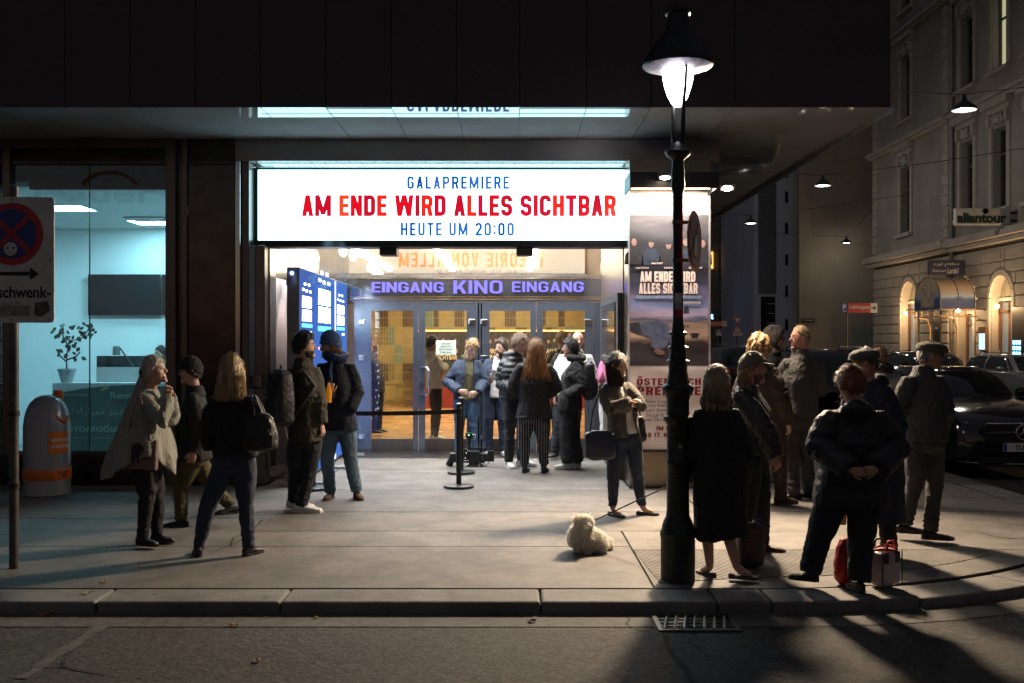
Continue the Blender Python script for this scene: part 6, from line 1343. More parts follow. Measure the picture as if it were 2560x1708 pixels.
def handmesh(mb, wr, dr, nr, s=1., curl=.7, thumb=1):
    """palm, four fingers, thumb. dr: wrist to knuckles, nr: out of the back of the hand"""
    dr = dr.normalized(); nr = (nr - dr * nr.dot(dr)).normalized(); sd = dr.cross(nr).normalized() * thumb
    mb.rings([ringp(wr + dr * (t * s), sd, nr, a * s, b * s, 12) for t, a, b in ((-.03, .026, .020), (.0, .027, .019), (.03, .036, .018), (.06, .041, .016), (.088, .040, .014), (.098, .03, .008))])
    for k, (o, L) in enumerate(((.030, .068), (.011, .077), (-.010, .072), (-.029, .056))):
        p = wr + (dr * .088 + sd * o) * s; d = dr.copy(); pts = [p]; c = curl * (1 + .12 * k)
        for seg, fr in enumerate((.45, .32, .23)):
            ax = sd * thumb
            d = (Matrix.Rotation(-c * (.9 if seg else .7) * 1.0, 3, dr.cross(nr).normalized()) @ d).normalized(); p = p + d * (L * fr * s); pts.append(p)
        mb.tube(pts, [.0095 * s, .0088 * s, .0080 * s, .0062 * s], 7)
    p = wr + (dr * .025 + sd * .026) * s; d1 = (dr * .62 + sd * .70 - nr * .32).normalized(); d2 = (dr * .88 + sd * .25 - nr * .35).normalized()
    mb.tube([p, p + d1 * .035 * s, p + d1 * .035 * s + d2 * .030 * s, p + d1 * .035 * s + d2 * .053 * s], [.013 * s, .0115 * s, .010 * s, .007 * s], 7)
PEOPLE = {}
def person(key, label, x, D, top, f, J=None, h=None, hf=None, hp=0, hr=0, skin=SKIN, face=True, sex='m', bulk=1., topw=None, inner=None, legs=None, shoes=None, hair=None, hat=None, hands=('n', 'n'), toes=None, stance=.10, foot0=None, group=None, glasses=False, beard=None, scarf=None, curl=.7):
    J = J or {}; B = V(XW(x, D), D, 0); h = h or (EYE - (top - 854) / K * D); s = h / 1.75; hs = (.35 + .65 * s) * 1.045
    t = thing('person', label, 'person', tuple(B), group); PEOPLE[key] = t
    lf, fw, up = frame(f); sg = -1 if lf.x >= 0 else 1            # image-left side along lf
    def loc(l, w, z): return B + lf * (l * s) + fw * (w * s) + up * (z * s)
    j = {'head': loc(0, .02, 1.632)}
    for q, k in (('a', sg), ('b', -sg)):
        j['sh' + q] = loc(.175 * k * (.92 if sex == 'f' else 1.04), 0, 1.425); j['el' + q] = loc(.245 * k, -.03, 1.12); j['wr' + q] = loc(.26 * k, .06, .87)
        j['hip' + q] = loc(.088 * k, 0, .93); j['kn' + q] = loc((.07 + stance * .3) * k, .02, .50); j['an' + q] = loc((.06 + stance * .5) * k, -.01, .085)
    def PT(v): return W(v[0], v[1], D + (v[2] if len(v) > 2 else 0))
    if 'head' in J:
        d = PT(J['head']) - j['head']; j['head'] = PT(J['head'])
        for q in 'ab':
            j['sh' + q] += V(d.x, d.y, d.z * .5) * .9; j['el' + q] += V(d.x, d.y, 0) * .7; j['wr' + q] += V(d.x, d.y, 0) * .6
    for k_, v in J.items():
        if k_ != 'head': j[k_] = PT(v)
    for q in 'ab':
        if 'an' + q in J:
            a_ = j['an' + q]; a_.z = max(.085 * s, a_.z)
            if 'kn' + q not in J: j['kn' + q] = j['hip' + q].lerp(a_, .49) + fw * .03
    shm = (j['sha'] + j['shb']) / 2; hipm = (j['hipa'] + j['hipb']) / 2; neck = shm + up * .045 * s
    sl_ = (j['shb'] - j['sha']); sl_.z = 0; su = sl_.normalized(); 
    if su.length < .5: su = V(1, 0, 0)
    hl_, hfw, hup = frame(f if hf is None else hf, hp, hr); HM = colm(hl_, hfw, hup); hc = j['head']
    # side vector of the torso from its facing
    uS = lf if lf.x >= 0 else -lf
    def spine(k): return hipm.lerp(neck, k) + fw * (.012 * math.sin(k * math.pi))
    # ---------------- body: one continuous skin
    b = MB(); b.ell(hc, (1, 1, 1), HM, 30, 22, fn=headfn(hs))
    hq = lambda l, w, z: hc + HM @ Vector((l, w, z)) * hs
    b.tube([hq(0, .080, .024), hq(0, .093, .004), hq(0, .105, -.017), hq(0, .098, -.031)], [.0085 * hs, .0095 * hs, .0118 * hs, .010 * hs], 10)
    b.ell(hq(0, .077, -.062), (.026 * hs, .012 * hs, .013 * hs), HM, 12, 8); b.ell(hq(0, .070, -.095), (.030 * hs, .026 * hs, .020 * hs), HM, 12, 8)
    for k in (-1, 1): b.ell(hq(.077 * k, -.010, -.004), (.011 * hs, .022 * hs, .034 * hs), HM, 10, 8)
    b.tube([hq(0, -.018, -.055), (hq(0, -.018, -.10) + neck * 1.0) / 2, neck - up * .03 * s], [.056 * hs, .054 * hs, .075 * s], 16)
    b.tube([neck - up * .02, spine(.8), spine(.5), spine(.1)], [.06 * s, .09 * s, .09 * s, .08 * s], 12)
    for q in 'ab':
        b.tube([neck - up * .08 * s, j['sh' + q].lerp(neck, .2) - up * .05 * s, j['el' + q], j['wr' + q]], [.04 * s, .034 * s, .034 * s, .026 * s], 10)
        if (shoes or {}).get('t') == 'flat': ta_ = (toes or (f, f))['ab'.index(q)]; fd_ = V(math.sin(R(ta_)), -math.cos(R(ta_)), 0); b.tube([j['an' + q], j['an' + q] + fd_ * .05 * s - up * .035 * s, j['an' + q] + fd_ * .12 * s - up * .055 * s], [.034 * s, .033 * s, .02 * s], 10)
        b.tube([spine(.05), j['hip' + q], j['kn' + q], j['kn' + q].lerp(j['an' + q], .35), j['an' + q]], [.06 * s, .065 * s, .05 * s, .05 * s, .034 * s], 10)
    me = remesh(b, .0085, 2)
    hb = MB()
    for q, hd in zip('ab', hands):
        if hd == 'x': continue
        d = (j['wr' + q] - j['el' + q]).normalized(); nr = {'n': (j['wr' + q] - hipm), 'u': up, 'd': -up, 'c': V(0, -1, 0), 'f': V(0, 1, 0)}[hd[0]]
        if hd[0] == 'n': nr.z = 0
        dd = d if len(hd) < 2 else (d * .5 + {'u': up, 'd': -up, 'l': V(-1, 0, 0), 'r': V(1, 0, 0), 'c': V(0, -1, 0)}[hd[1]]).normalized()
        handmesh(hb, j['wr' + q], dd, nr, s * (1.0 if sex == 'm' else .92), curl, 1 if q == 'a' else -1)
    if hb.v:
        m2 = hb.mesh('h', []); bm = bmesh.new(); bm.from_mesh(me); bm.from_mesh(m2); bm.to_mesh(me); bm.free(); bpy.data.meshes.remove(m2)
    body = finish(me, 'body', skin, t)
    if face:
        for k in (-1, 1):
            e = MB(); e.ell(hq(.031 * k, .0765, .009), (.0135 * hs, .008 * hs, .0058 * hs), HM, 12, 8, 0); e.ell(hq(.031 * k, .0812, .009), (.0055 * hs, .004 * hs, .0052 * hs), HM, 10, 6, 1); e.build('eye', [EYEW, EYED], body, smooth=True)
            MB().tube([hq(.014 * k, .089, .026), hq(.030 * k, .088, .032), hq(.048 * k, .078, .027)], [.003, .0038, .002], 6).build('eyebrow', hairmat('brow_' + key, (hair or {}).get('c', (.06, .045, .03)) if (hair or {}).get('c') else (.10, .07, .05)), body)
        MB().ell(hq(0, .0865, -.062), (.021 * hs, .004 * hs, .0065 * hs), HM, 12, 6).build('mouth', LIP, body, smooth=True)
    if glasses:
        g_ = MB()
        for k in (-1, 1): g_.tube([hq(.031 * k + .020 * math.cos(a), .094, .008 + .016 * math.sin(a)) for a in (2 * math.pi * i / 14 for i in range(15))], .0022, 5); g_.tube([hq(.050 * k, .092, .010), hq(.079 * k, .0, .008)], .0022, 5)
        g_.tube([hq(-.011, .098, .010), hq(.011, .098, .010)], .002, 5); g_.build('glasses', BLACK, t)
    if beard: 
        def bf(d): return 0
        base = headfn(hs)
        def fnb(d, p):
            q = base(d, p); k = sstep((-.22 - d.z) / .2) * sstep((d.y + .05) / .25)
            n = math.sin(d.x * 31) * math.sin(d.z * 37); v = Vector(d).normalized()
            return q + v * ((.009 + .002 * n) * k * hs - .012 * (1 - k))
        MB().ell(hc, (1, 1, 1), HM, 36, 30, fn=fnb).build('beard', hairmat('beard_' + key, beard, .6), t, smooth=True)
    # ---------------- hair
    if hair and hair.get('t') != 'bald':
        hm = hairmat('hair_' + key, hair['c'], hair.get('rough', .42)); seed = sum(map(ord, key))
        th = hair.get('th', .014)
        capshell(hc, HM, hs, th, True, hair.get('front', .54), hair.get('side', -.12), hair.get('back', -.62), seed, hair.get('rag', .35), hair.get('top', .006), strands=hair.get('st', 650), blen=hair.get('bl', .04)).build('hair', hm, t, smooth=True)
        if 'len' in hair:
            L = hair['len']; w0, w1 = hair.get('w', (.088, .10)); d0, d1 = hair.get('d', (.060, .045)); bk = hair.get('bk', (.045, .075)); dirv = Vector(hair.get('dir', (0, 0, -1))).normalized()
            n, m_ = 56, 18; rs_ = []; r_ = random.Random(seed); ph = [r_.uniform(0, 6.28) for _ in range(8)]
            st0 = hq(0, 0, hair.get('z0', .03)); hzl, hzf, _ = frame(f if hf is None else hf)
            bodyf = fw if hair.get('onback', True) else hzf
            for i in range(m_ + 1):
                k = i / m_; c = st0 + dirv * (L * k) - hzf * (bk[0] * hs * (1 - k)) - bodyf * (bk[1] * k); a = (w0 + (w1 - w0) * k) * hs; dd = (d0 + (d1 - d0) * k) * hs
                if k > .85: a *= 1 - .35 * (k - .85) / .15; dd *= 1 - .6 * (k - .85) / .15
                ring = []
                for q in range(n):
                    an = 2 * math.pi * q / n
                    g_ = 1 + (.05 + .05 * k) * math.sin(an * 13 + ph[0] + 2.2 * k) + .05 * math.sin(an * 23 + ph[1] - 3 * k) + .06 * math.sin(an * 5 + ph[2] + 3 * k)
                    pz = (.05 * math.sin(an * 7 + ph[3]) + .03 * math.sin(an * 19 + ph[4])) * L * (k ** 3)
                    ring.append(c + hzl * (math.cos(an) * a * g_) + hzf * (math.sin(an) * dd * g_) + dirv * pz)
                rs_.append(ring)
            lg = MB().rings(rs_)
            for i in range(int(hair.get('n', 70) * 1.8)):          # loose strands
                an = r_.uniform(0, 6.28); k0 = r_.uniform(0, .55); pts = []
                for q in range(7):
                    k = k0 + (1.03 - k0) * q / 6; kk = min(1, k); c = st0 + dirv * (L * k) - hzf * (bk[0] * hs * (1 - kk)) - bodyf * (bk[1] * kk); a = (w0 + (w1 - w0) * kk) * hs * 1.05; dd = (d0 + (d1 - d0) * kk) * hs * 1.05
                    pts.append(c + hzl * (math.cos(an) * a) + hzf * (math.sin(an) * dd) + V(r_.uniform(-1, 1), r_.uniform(-1, 1), 0) * .006)
                lg.tube(pts, [.002, .003, .003, .003, .0026, .0022, .001], 3)
            lg.build('long_hair', hm, t, smooth=True)
    # ---------------- headwear
    if hat:
        ht = hat['t']; hmt = hat['m']
        if ht == 'beanie':
            capshell(hc, HM, hs, .020, True, .38, .02, -.30, 5, .0, hat.get('top', .035)).build('beanie', hmt, t, smooth=True)
            b = MB(); rr_ = []
            for i in range(9):
                a = 2 * math.pi * i / 8; rr_.append(V(math.cos(a), math.sin(a), 0))
            ring_ = [hq(.086 * math.cos(a), .105 * math.sin(a) - .004, .034 + .018 * math.sin(a)) for a in (2 * math.pi * i / 30 for i in range(31))]
            b.tube(ring_, .021 * hs, 8, ratio=.5, up=hup); b.build('beanie_cuff', hmt, t, smooth=True)
        elif ht == 'cap':
            capshell(hc, HM, hs, .016, True, .40, .05, -.28, 5, .0, .016).build('cap', hmt, t, smooth=True)
            vz = [(.075 * math.cos(a), .085 + .085 * math.sin(a), .050 - .018 * math.sin(a)) for a in (math.pi * i / 14 for i in range(15))]
            vb = MB(); vb.add([hq(*p) for p in vz] + [hq(p[0], p[1] - .002, p[2] + .008) for p in vz], [tuple(range(15)), tuple(range(29, 14, -1))] + [(i, i + 1, i + 16, i + 15) for i in range(14)]); vb.build('visor', hat.get('vm', hmt), t)
        elif ht == 'flat':
            def ff(d, p):
                q = Vector((d.x * .102, d.y * .128, d.z * .050)); q.z += .012 * d.y * -1 + (.012 if d.z > 0 else 0); q.y += .012
                return q * hs
            MB().ell(hq(0, .0, .068), (1, 1, 1), HM, 32, 14, fn=ff).build('flat_cap', hmt, t, smooth=True)
            vz = [(.070 * math.cos(a), .075 + .075 * math.sin(a), .055 - .016 * math.sin(a)) for a in (math.pi * i / 14 for i in range(15))]
            vb = MB(); vb.add([hq(*p) for p in vz] + [hq(p[0], p[1] - .004, p[2] + .014) for p in vz], [tuple(range(15)), tuple(range(29, 14, -1))] + [(i, i + 1, i + 16, i + 15) for i in range(14)]); vb.build('visor', hmt, t, smooth=40)
        elif ht == 'hood':
            capshell(hc, HM, hs, .034, True, .50, -.55, -1.3, 5, .0, .012, lift=lambda d: .02 * max(0, -d.y)).build('hood', hmt, t, smooth=True)
            MB().tube([hq(0, -.045, -.05), (hq(0, -.04, -.11) + neck) / 2, neck - up * .02], [.088 * hs, .10 * hs, .13 * s], 16).build('hood_neck', hmt, t, smooth=True)
            vz = [(.072 * math.cos(a), .090 + .080 * math.sin(a), .058 - .016 * math.sin(a)) for a in (math.pi * i / 14 for i in range(15))]
            if hat.get('vm'):
                vb = MB(); vb.add([hq(*p) for p in vz] + [hq(p[0], p[1] - .002, p[2] + .008) for p in vz], [tuple(range(15)), tuple(range(29, 14, -1))] + [(i, i + 1, i + 16, i + 15) for i in range(14)]); vb.build('visor', hat['vm'], t)
    # ---------------- upper garment
    def torso(mb, pad, hemz, flare=0., wide=1.):
        W_ = {'m': (.160, .150, .172, .160), 'f': (.164, .138, .152, .138)}[sex]; Dp = {'m': (.118, .112, .125, .105), 'f': (.122, .105, .122, .098)}[sex]
        bz = hipm.z; rs_ = []
        kh = (hemz - bz) / max(.1, (neck.z - bz)); L_ = neck - hipm
        lev = [(kh, W_[0] * (1 + flare), Dp[0] * (1 + flare * 1.2))]
        if kh < -.25: lev.append((kh * .5, W_[0] * (1 + flare * .6), Dp[0] * (1 + flare * .7)))
        lev += [(max(.02, kh + .06), W_[0] * (1 + flare * .25), Dp[0] * (1 + flare * .3)), (.30, W_[1], Dp[1]), (.62, W_[2], Dp[2]), (.80, W_[3], Dp[3] * .98), (.89, W_[3] * .80, Dp[3] * .84), (.96, W_[3] * .56, Dp[3] * .68), (1.03, .070, .072)]
        for k, a, d in lev:
            c = spine(min(max(k, 0), 1)) + (L_ * (k if k < 0 else 0)) + (L_ * (k - 1) if k > 1 else V(0, 0, 0))
            if k < 0: c = V(hipm.x, hipm.y, hipm.z + k * (neck.z - bz))
            pk = pad * (1 - .75 * min(1, max(0, (k - .6) / .35))); a_ = (a * bulk * wide + pk) * s; d_ = (d * bulk + pk) * s
            rs_.append(ringp(c, uS, fw, a_, d_, 24, 2.5))
        mb.rings(rs_)
    def sleeves(mb, pad, end=1., r=(.070, .062, .054, .050, .044)):
        for q in 'ab':
            S0, E, Wt = j['sh' + q], j['el' + q], j['wr' + q]; S = S0.lerp(neck, .16) - up * .034 * s; ins = S0.lerp(neck, .55) - up * .045 * s
            e_ = E.lerp(Wt, end)
            pts = [ins, S, S.lerp(E, .28), S.lerp(E, .62), E, E.lerp(e_, .5), e_]
            mb.tube(pts, [(x_ + pad * k_) * s * (.6 + .4 * bulk) for x_, k_ in ((r[0] * .62, .3), (r[0] * .86, .45), (r[0] * .95, .6), (r[1], .75), (r[2] * 1.04, .8), (r[3], .8), (r[4], .8))], 14)
    if topw:
        pad = topw.get('pad', .022) * .8; hemz = ZW(topw['hem'], D) if topw['hem'] > 10 else topw['hem'] * s
        b = MB(); torso(b, pad, hemz, topw.get('flare', .0), topw.get('wide', 1.)); 
        if topw.get('sleeve', 1) > 0: sleeves(b, pad, topw.get('sleeve', 1.))
        if topw.get('collar'):
            ch = topw['collar']; b.rings([ringp(neck + up * z * s + fw * o, uS, fw, a * s, d * s, 18) for z, a, d, o in ((-.03, .115, .105, 0), (.02, .088, .088, .005), (ch, .080, .084, .012), (ch + .004, .060, .064, .012))])
        if topw.get('hood'):
            q = neck - fw * .10 * s - up * .0 * s; b.ell(q, (.125 * s, .065 * s, .085 * s), colm(lf, fw, up), 16, 10); b.tube([neck + su * .1 * s + fw * .02, neck - fw * .09 * s, neck - su * .1 * s + fw * .02], [.035 * s, .05 * s, .035 * s], 10)
        me = remesh(b, topw.get('vox', .0125), 3); c = coords(me); n = normals(me)
        seed = sum(map(ord, key)) % 997; amp = topw.get('fold', .009)
        loc_ = c * np.array([1, 1, .45]); d = amp * (.7 * noise3(loc_, 3.2, seed, 3) + .75 * (.45 - np.abs(noise3(c * np.array([1, 1, .6]), 3.6, seed + 21, 2))))
        for q in 'ab':
            e_ = np.array(j['el' + q]); w_ = np.exp(-((c - e_) ** 2).sum(1) / .11 ** 2); ax = np.array((j['wr' + q] - j['sh' + q]).normalized())
            d += w_ * .008 * np.sin((c - e_) @ ax * 85 + 5.0 * noise3(c, 4, seed + 3, 1)); d += .6 * w_ * amp * noise3(c, 9, seed + 5, 2)
        if topw.get('puff'):
            ph_ = c[:, 2].copy()
            for q in 'ab':
                S, E, Wt = (np.array(j[k_ + q]) for k_ in ('sh', 'el', 'wr'))
                for A_, B_ in ((S, E), (E, Wt)):
                    ab = B_ - A_; tt = np.clip(((c - A_) @ ab) / (ab @ ab), 0, 1); dist = np.linalg.norm(c - (A_ + tt[:, None] * ab), axis=1)
                    m_ = dist < .085 * s; ph_[m_] = (tt * np.linalg.norm(ab))[m_]
            d += topw['puff'] * (np.abs(np.sin(ph_ * math.pi / .075)) - .5)
        # soften towards the hem, let drape folds grow
        low = np.clip((neck.z - c[:, 2]) / max(.2, neck.z - hemz), 0, 1); d += topw.get('drape', .010) * low ** 2 * noise3(c * np.array([1, 1, .1]), 4.5, seed + 9, 2)
        setco(me, c + n * d[:, None])
        if topw.get('open'):
            w0, w1 = topw['open']
            def keep(p):
                v = p - spine(min(1, max(0, (p.z - hipm.z) / (neck.z - hipm.z)))); k = (neck.z - p.z) / (neck.z - hemz)
                return not (v.dot(fw) > .03 and abs(v.dot(lf)) < (w0 + (w1 - w0) * k) * s and v.dot(lf) ** 2 + v.dot(fw) ** 2 < (.34 * s) ** 2)
            dropfaces(me, keep)
        o = finish(me, topw.get('name', 'jacket'), topw['m'], t)
        if topw.get('open'): m_ = o.modifiers.new('s', 'SOLIDIFY'); m_.thickness = .012; m_.offset = -1
    if inner:
        b = MB(); torso(b, inner.get('pad', .006), ZW(inner['hem'], D) if inner['hem'] > 10 else inner['hem'] * s)
        if inner.get('hood'):
            b.tube([neck + lf * .10 * s + up * .035 * s - fw * .02, neck - fw * .09 * s + up * .05 * s, neck - lf * .10 * s + up * .035 * s - fw * .02, neck - lf * .03 * s + fw * .07 * s], [.032 * s, .045 * s, .032 * s, .02 * s], 10)
        me = remesh(b, .014, 3); c = coords(me); n = normals(me); setco(me, c + n * (.006 * noise3(c, 4, 77, 3))[:, None]); finish(me, inner.get('name', 'shirt'), inner['m'], t)
    if scarf:
        b = MB(); b.tube([neck + V(.098 * math.cos(a) * s, .098 * math.sin(a) * s, (.045 + .02 * math.sin(a * 2)) * s) + fw * .01 for a in (2 * math.pi * i / 16 for i in range(17))], .042 * s, 10)
        if scarf.get('tail', 1): b.tube([neck + fw * .10 * s, neck + fw * .135 * s - up * .12 * s, neck + fw * .14 * s - up * .30 * s + lf * .02], [.05 * s, .055 * s, .045 * s], 10, ratio=.5)
        me = remesh(b, .011, 2); c = coords(me); n = normals(me); setco(me, c + n * (.008 * noise3(c, 7, 31, 3))[:, None]); finish(me, 'scarf', scarf['m'], t)
    # ---------------- trousers / skirt legs
    if legs:
        lt = legs.get('t', 'slim'); b = MB(); pd = legs.get('pad', .0)
        r = {'slim': (.098, .088, .066, .062, .050), 'straight': (.098, .088, .070, .066, .063), 'wide': (.108, .108, .105, .108, .112), 'bare': (.085, .075, .055, .055, .036)}[lt]
        if lt != 'bare':
            rs_ = [ringp(hipm + up * z * s, uS, fw, (a * bulk + pd) * s, (d * bulk + pd) * s, 20, 2.3) for z, a, d in ((.14, .150, .108), (.04, .166, .118), (-.05, .168, .120), (-.10, .13, .10))]
            b.rings(rs_)
            for q in 'ab':
                H, N, A_ = j['hip' + q], j['kn' + q], j['an' + q]; e_ = N.lerp(A_, legs.get('len', 1.)) - up * (.02 * s if legs.get('len', 1.) >= 1 else 0)
                b.tube([H + up * .02, H.lerp(N, .35), H.lerp(N, .75), N, N.lerp(e_, .4), N.lerp(e_, .8), e_], [(x_ * (.5 + .5 * bulk) + pd) * s for x_ in (r[0], r[0] * .99, r[1], r[2] * 1.06, r[3] * 1.04, r[4] * 1.03, r[4])], 16)
            me = remesh(b, .0125, 3); c = coords(me); n = normals(me); seed = (sum(map(ord, key)) * 3) % 991
            d = .006 * noise3(c * np.array([1, 1, .8]), 4, seed, 3) + .007 * (.4 - np.abs(noise3(c * np.array([1, 1, .7]), 4.5, seed + 8, 2)))
            for q in 'ab':
                N, A_ = np.array(j['kn' + q]), np.array(j['an' + q]); wk = np.exp(-((c - N) ** 2).sum(1) / .10 ** 2); wa = np.exp(-((c - A_ - np.array([0, 0, .05])) ** 2).sum(1) / .12 ** 2)
                d += wk * .004 * np.sin(c[:, 2] * 70 + 3 * noise3(c, 3, seed + 2, 1)) + wa * legs.get('bunch', .006) * .6 * np.sin(c[:, 2] * 105 + 6.0 * noise3(c, 3.5, seed + 4, 1))
            wc = np.exp(-((c - np.array(hipm)) ** 2).sum(1) / .16 ** 2); d += wc * .005 * noise3(c * np.array([1, 1, 1.8]), 7, seed + 6, 2)
            setco(me, c + n * d[:, None]); finish(me, legs.get('name', 'trousers'), legs['m'], t)
    # ---------------- shoes
    if shoes:
        toes = toes or (f, f)
        for q, ta in zip('ab', toes):
            A_ = j['an' + q]; fd = V(math.sin(R(ta)), -math.cos(R(ta)), 0); sd = V(fd.y, -fd.x, 0); zf = max(0, A_.z - .095 * s); st_ = shoes.get('t', 'sneaker'); k = s * (1.0 if sex == 'm' else .9) * shoes.get('k', 1.)
            o_ = V(A_.x, A_.y, zf); hl2 = .0 if st_ != 'heel' else .03
            hh = {'sneaker': (.060, .085, .082, .060, .050, .038), 'boot': (.065, .10, .095, .066, .055, .042), 'flat': (.045, .050, .032, .030, .034, .028), 'dress': (.055, .078, .074, .052, .043, .032)}[st_]
            b = MB(); rs_ = []
            for (u, w_), hz in zip(((-.075, .022), (-.055, .034), (.0, .036), (.07, .043), (.13, .045), (.175, .034)), hh):
                c = o_ + fd * (u * k); rs_.append([c + sd * (w_ * k * math.cos(a)) + up * (max(0, .5 + .5 * math.sin(a)) ** .8 * hz * k + .004) for a in (2 * math.pi * i / 14 for i in range(14))])
            c = o_ + fd * (.195 * k); rs_.append([c + sd * (.016 * k * math.cos(a)) + up * ((.5 + .5 * math.sin(a)) * .02 * k + .006) for a in (2 * math.pi * i / 14 for i in range(14))])
            b.rings(rs_)
            if st_ == 'boot': b.tube([o_ + up * .05 * k - fd * .01, o_ + up * .12 * k - fd * .012, A_.lerp(j['kn' + q], shoes.get('shaft', .22))], [.042 * k, .047 * k, .056 * k], 14)
            me = remesh(b, .008, 2); sh = finish(me, 'shoe', shoes['m'], t)
            rs_ = []
            for z, gr in ((.002, 1.02), (shoes.get('sole', .022), 1.0)):
                rs_.append([o_ + fd * (k * u) + sd * (k * w_ * gr) + up * z for u, w_ in ((-.078, .0), (-.070, .022), (-.05, .034), (0, .037), (.07, .044), (.13, .046), (.178, .034), (.20, .0), (.178, -.034), (.13, -.046), (.07, -.044), (0, -.037), (-.05, -.034), (-.070, -.022))])
            MB().rings(rs_).build('sole', shoes.get('sm', shoes['m']), sh)
    t['_j'] = key; J_ALL[key] = dict(j, neck=neck, hipm=hipm, fw=fw, lf=lf, s=s, spine5=spine(.5))
    del t['_j']
    return t
J_ALL = {}
# ================================================================== PEOPLE: the ones in the photograph
BLKC = cloth('black', (.012, .012, .014)); NAVY = cloth('navy', (.012, .016, .030)); NAVB = cloth('navy_blue', (.022, .035, .065)); OLIVE = cloth('olive', (.035, .032, .02)); OLIVD = cloth('olive_hoodie', (.085, .078, .038)); GREYC = cloth('grey_wool', (.048, .047, .045)); GREYL = cloth('grey_tweed', (.10, .09, .072), bump=.5, bs=140)
JEAN = cloth('jeans_blue', (.055, .105, .19), var=.35, vs=5); JEAND = cloth('jeans_dark', (.022, .035, .065), var=.3, vs=5); JEANL = cloth('jeans_light', (.10, .155, .21), var=.3, vs=5); JEANI = cloth('jeans_ink', (.012, .016, .024), var=.3)
WHT = cloth('white_cotton', (.66, .66, .64), var=.05); OFFW = cloth('off_white_fleece', (.55, .54, .50), var=.08); PONCHO = cloth('poncho_grey_green', (.26, .265, .225), var=.12, bump=.5, bs=120, sheen=.2); BROWN = cloth('brown_jacket', (.03, .018, .010)); CHAR = cloth('charcoal', (.045, .043, .042)); PINK = cloth('pink', (.55, .13, .26)); DKGR = cloth('dark_grey_trousers', (.026, .025, .026)); GRYT = cloth('grey_trousers', (.05, .047, .043)); LEATH = mat('black_leather', (.010, .010, .011), .46, 0, .2, 10, .2, 60, wr=.5); BRNL = mat('brown_leather', (.05, .025, .014), .45, 0, .3, 10, .2, 60); WSHO = mat('white_sneaker', (.62, .61, .59), .5, 0, .08); OLTR = cloth('olive_trousers', (.085, .075, .03)); KHAK = cloth('khaki', (.12, .10, .06)); LGRY = cloth('light_quilted', (.20, .19, .175)); SUEDE = mat('brown_suede', (.10, .06, .03), .9, 0, .2, 10, .2, 80); GREYB = mat('grey_boot', (.035, .035, .036), .6, 0, .2, 10, .2, 60); BLUEK = cloth('blue_knit', (.05, .12, .28), bump=.8, bs=90); SCRF = cloth('blue_scarf', (.012, .035, .11))
STRP = cloth('pinstripe', (.010, .010, .012), var=0); nt = STRP.node_tree; tc = nt.nodes['Texture Coordinate']; wv = nt.nodes.new('ShaderNodeTexWave'); wv.bands_direction = 'X'; wv.inputs['Scale'].default_value = 9.5; wv.inputs['Distortion'].default_value = .25; nt.links.new(tc.outputs['Object'], wv.inputs['Vector']); rp = nt.nodes.new('ShaderNodeValToRGB'); rp.color_ramp.elements[0].position = .90; rp.color_ramp.elements[0].color = (.010, .010, .012, 1); rp.color_ramp.elements[1].position = .96; rp.color_ramp.elements[1].color = (.34, .33, .32, 1); nt.links.new(wv.outputs[1], rp.inputs[0]); nt.links.new(rp.outputs[0], nt.nodes['Principled BSDF'].inputs['Base Color'])
GL, GD, GR_, GO = 'people waiting by the office window', 'people at the cinema doors', 'people gathered around the street lamp', 'people inside the cinema lobby'
# --- by the office window
person('p1', 'long white haired woman in a grey green poncho with hands clasped at her chin', 375, 8.25, 893, 88, dict(head=(386, 929, 0), sha=(357, 990, -.10), shb=(375, 988, .16), ela=(408, 1052, -.16), elb=(432, 1048, .20), wra=(419, 994, -.03), wrb=(426, 994, .05), ana=(356, 1338, -.05), anb=(394, 1330, .14), hipa=(362, 1150, -.08), hipb=(372, 1150, .08)), sex='f', hp=-12, skin=SKIN, hair=dict(c=(.42, .38, .33), front=.42, th=.018, len=.50, z0=-.02, w=(.05, .035), d=(.05, .045), bk=(.075, .17), dir=(-.16, 0, -1), n=110, onback=False),
       topw=dict(m=PONCHO, hem=1120, pad=.03, fold=.012, wide=1.1, name='cardigan'), legs=dict(t='slim', m=BLKC), shoes=dict(t='boot', m=LEATH, shaft=.30, sm=BLACK), toes=(70, 78), hands=('f', 'f'), group=GL, curl=.9, bulk=1.1)
person('p2', 'man in a black knit cap and dark jacket walking past, olive trousers', 470, 9.12, 895, -88, dict(head=(476, 930, 0), sha=(478, 990, -.17), shb=(500, 990, .17), ela=(502, 1068, -.22), elb=(492, 1068, .22), wra=(484, 1130, -.22), wrb=(470, 1126, .2), hipa=(486, 1140, -.08), hipb=(492, 1140, .08), kna=(452, 1215, .02), ana=(454, 1296, .02), knb=(525, 1212, .12), anb=(580, 1262, .14)), sex='m', glasses=True, hat=dict(t='beanie', m=BLKC, top=.02), hair=dict(c=(.03, .025, .02)), topw=dict(m=BLKC, hem=1150, pad=.035, collar=.06), legs=dict(t='straight', m=OLTR), shoes=dict(t='dress', m=LEATH), toes=(-85, -60), group=GL)
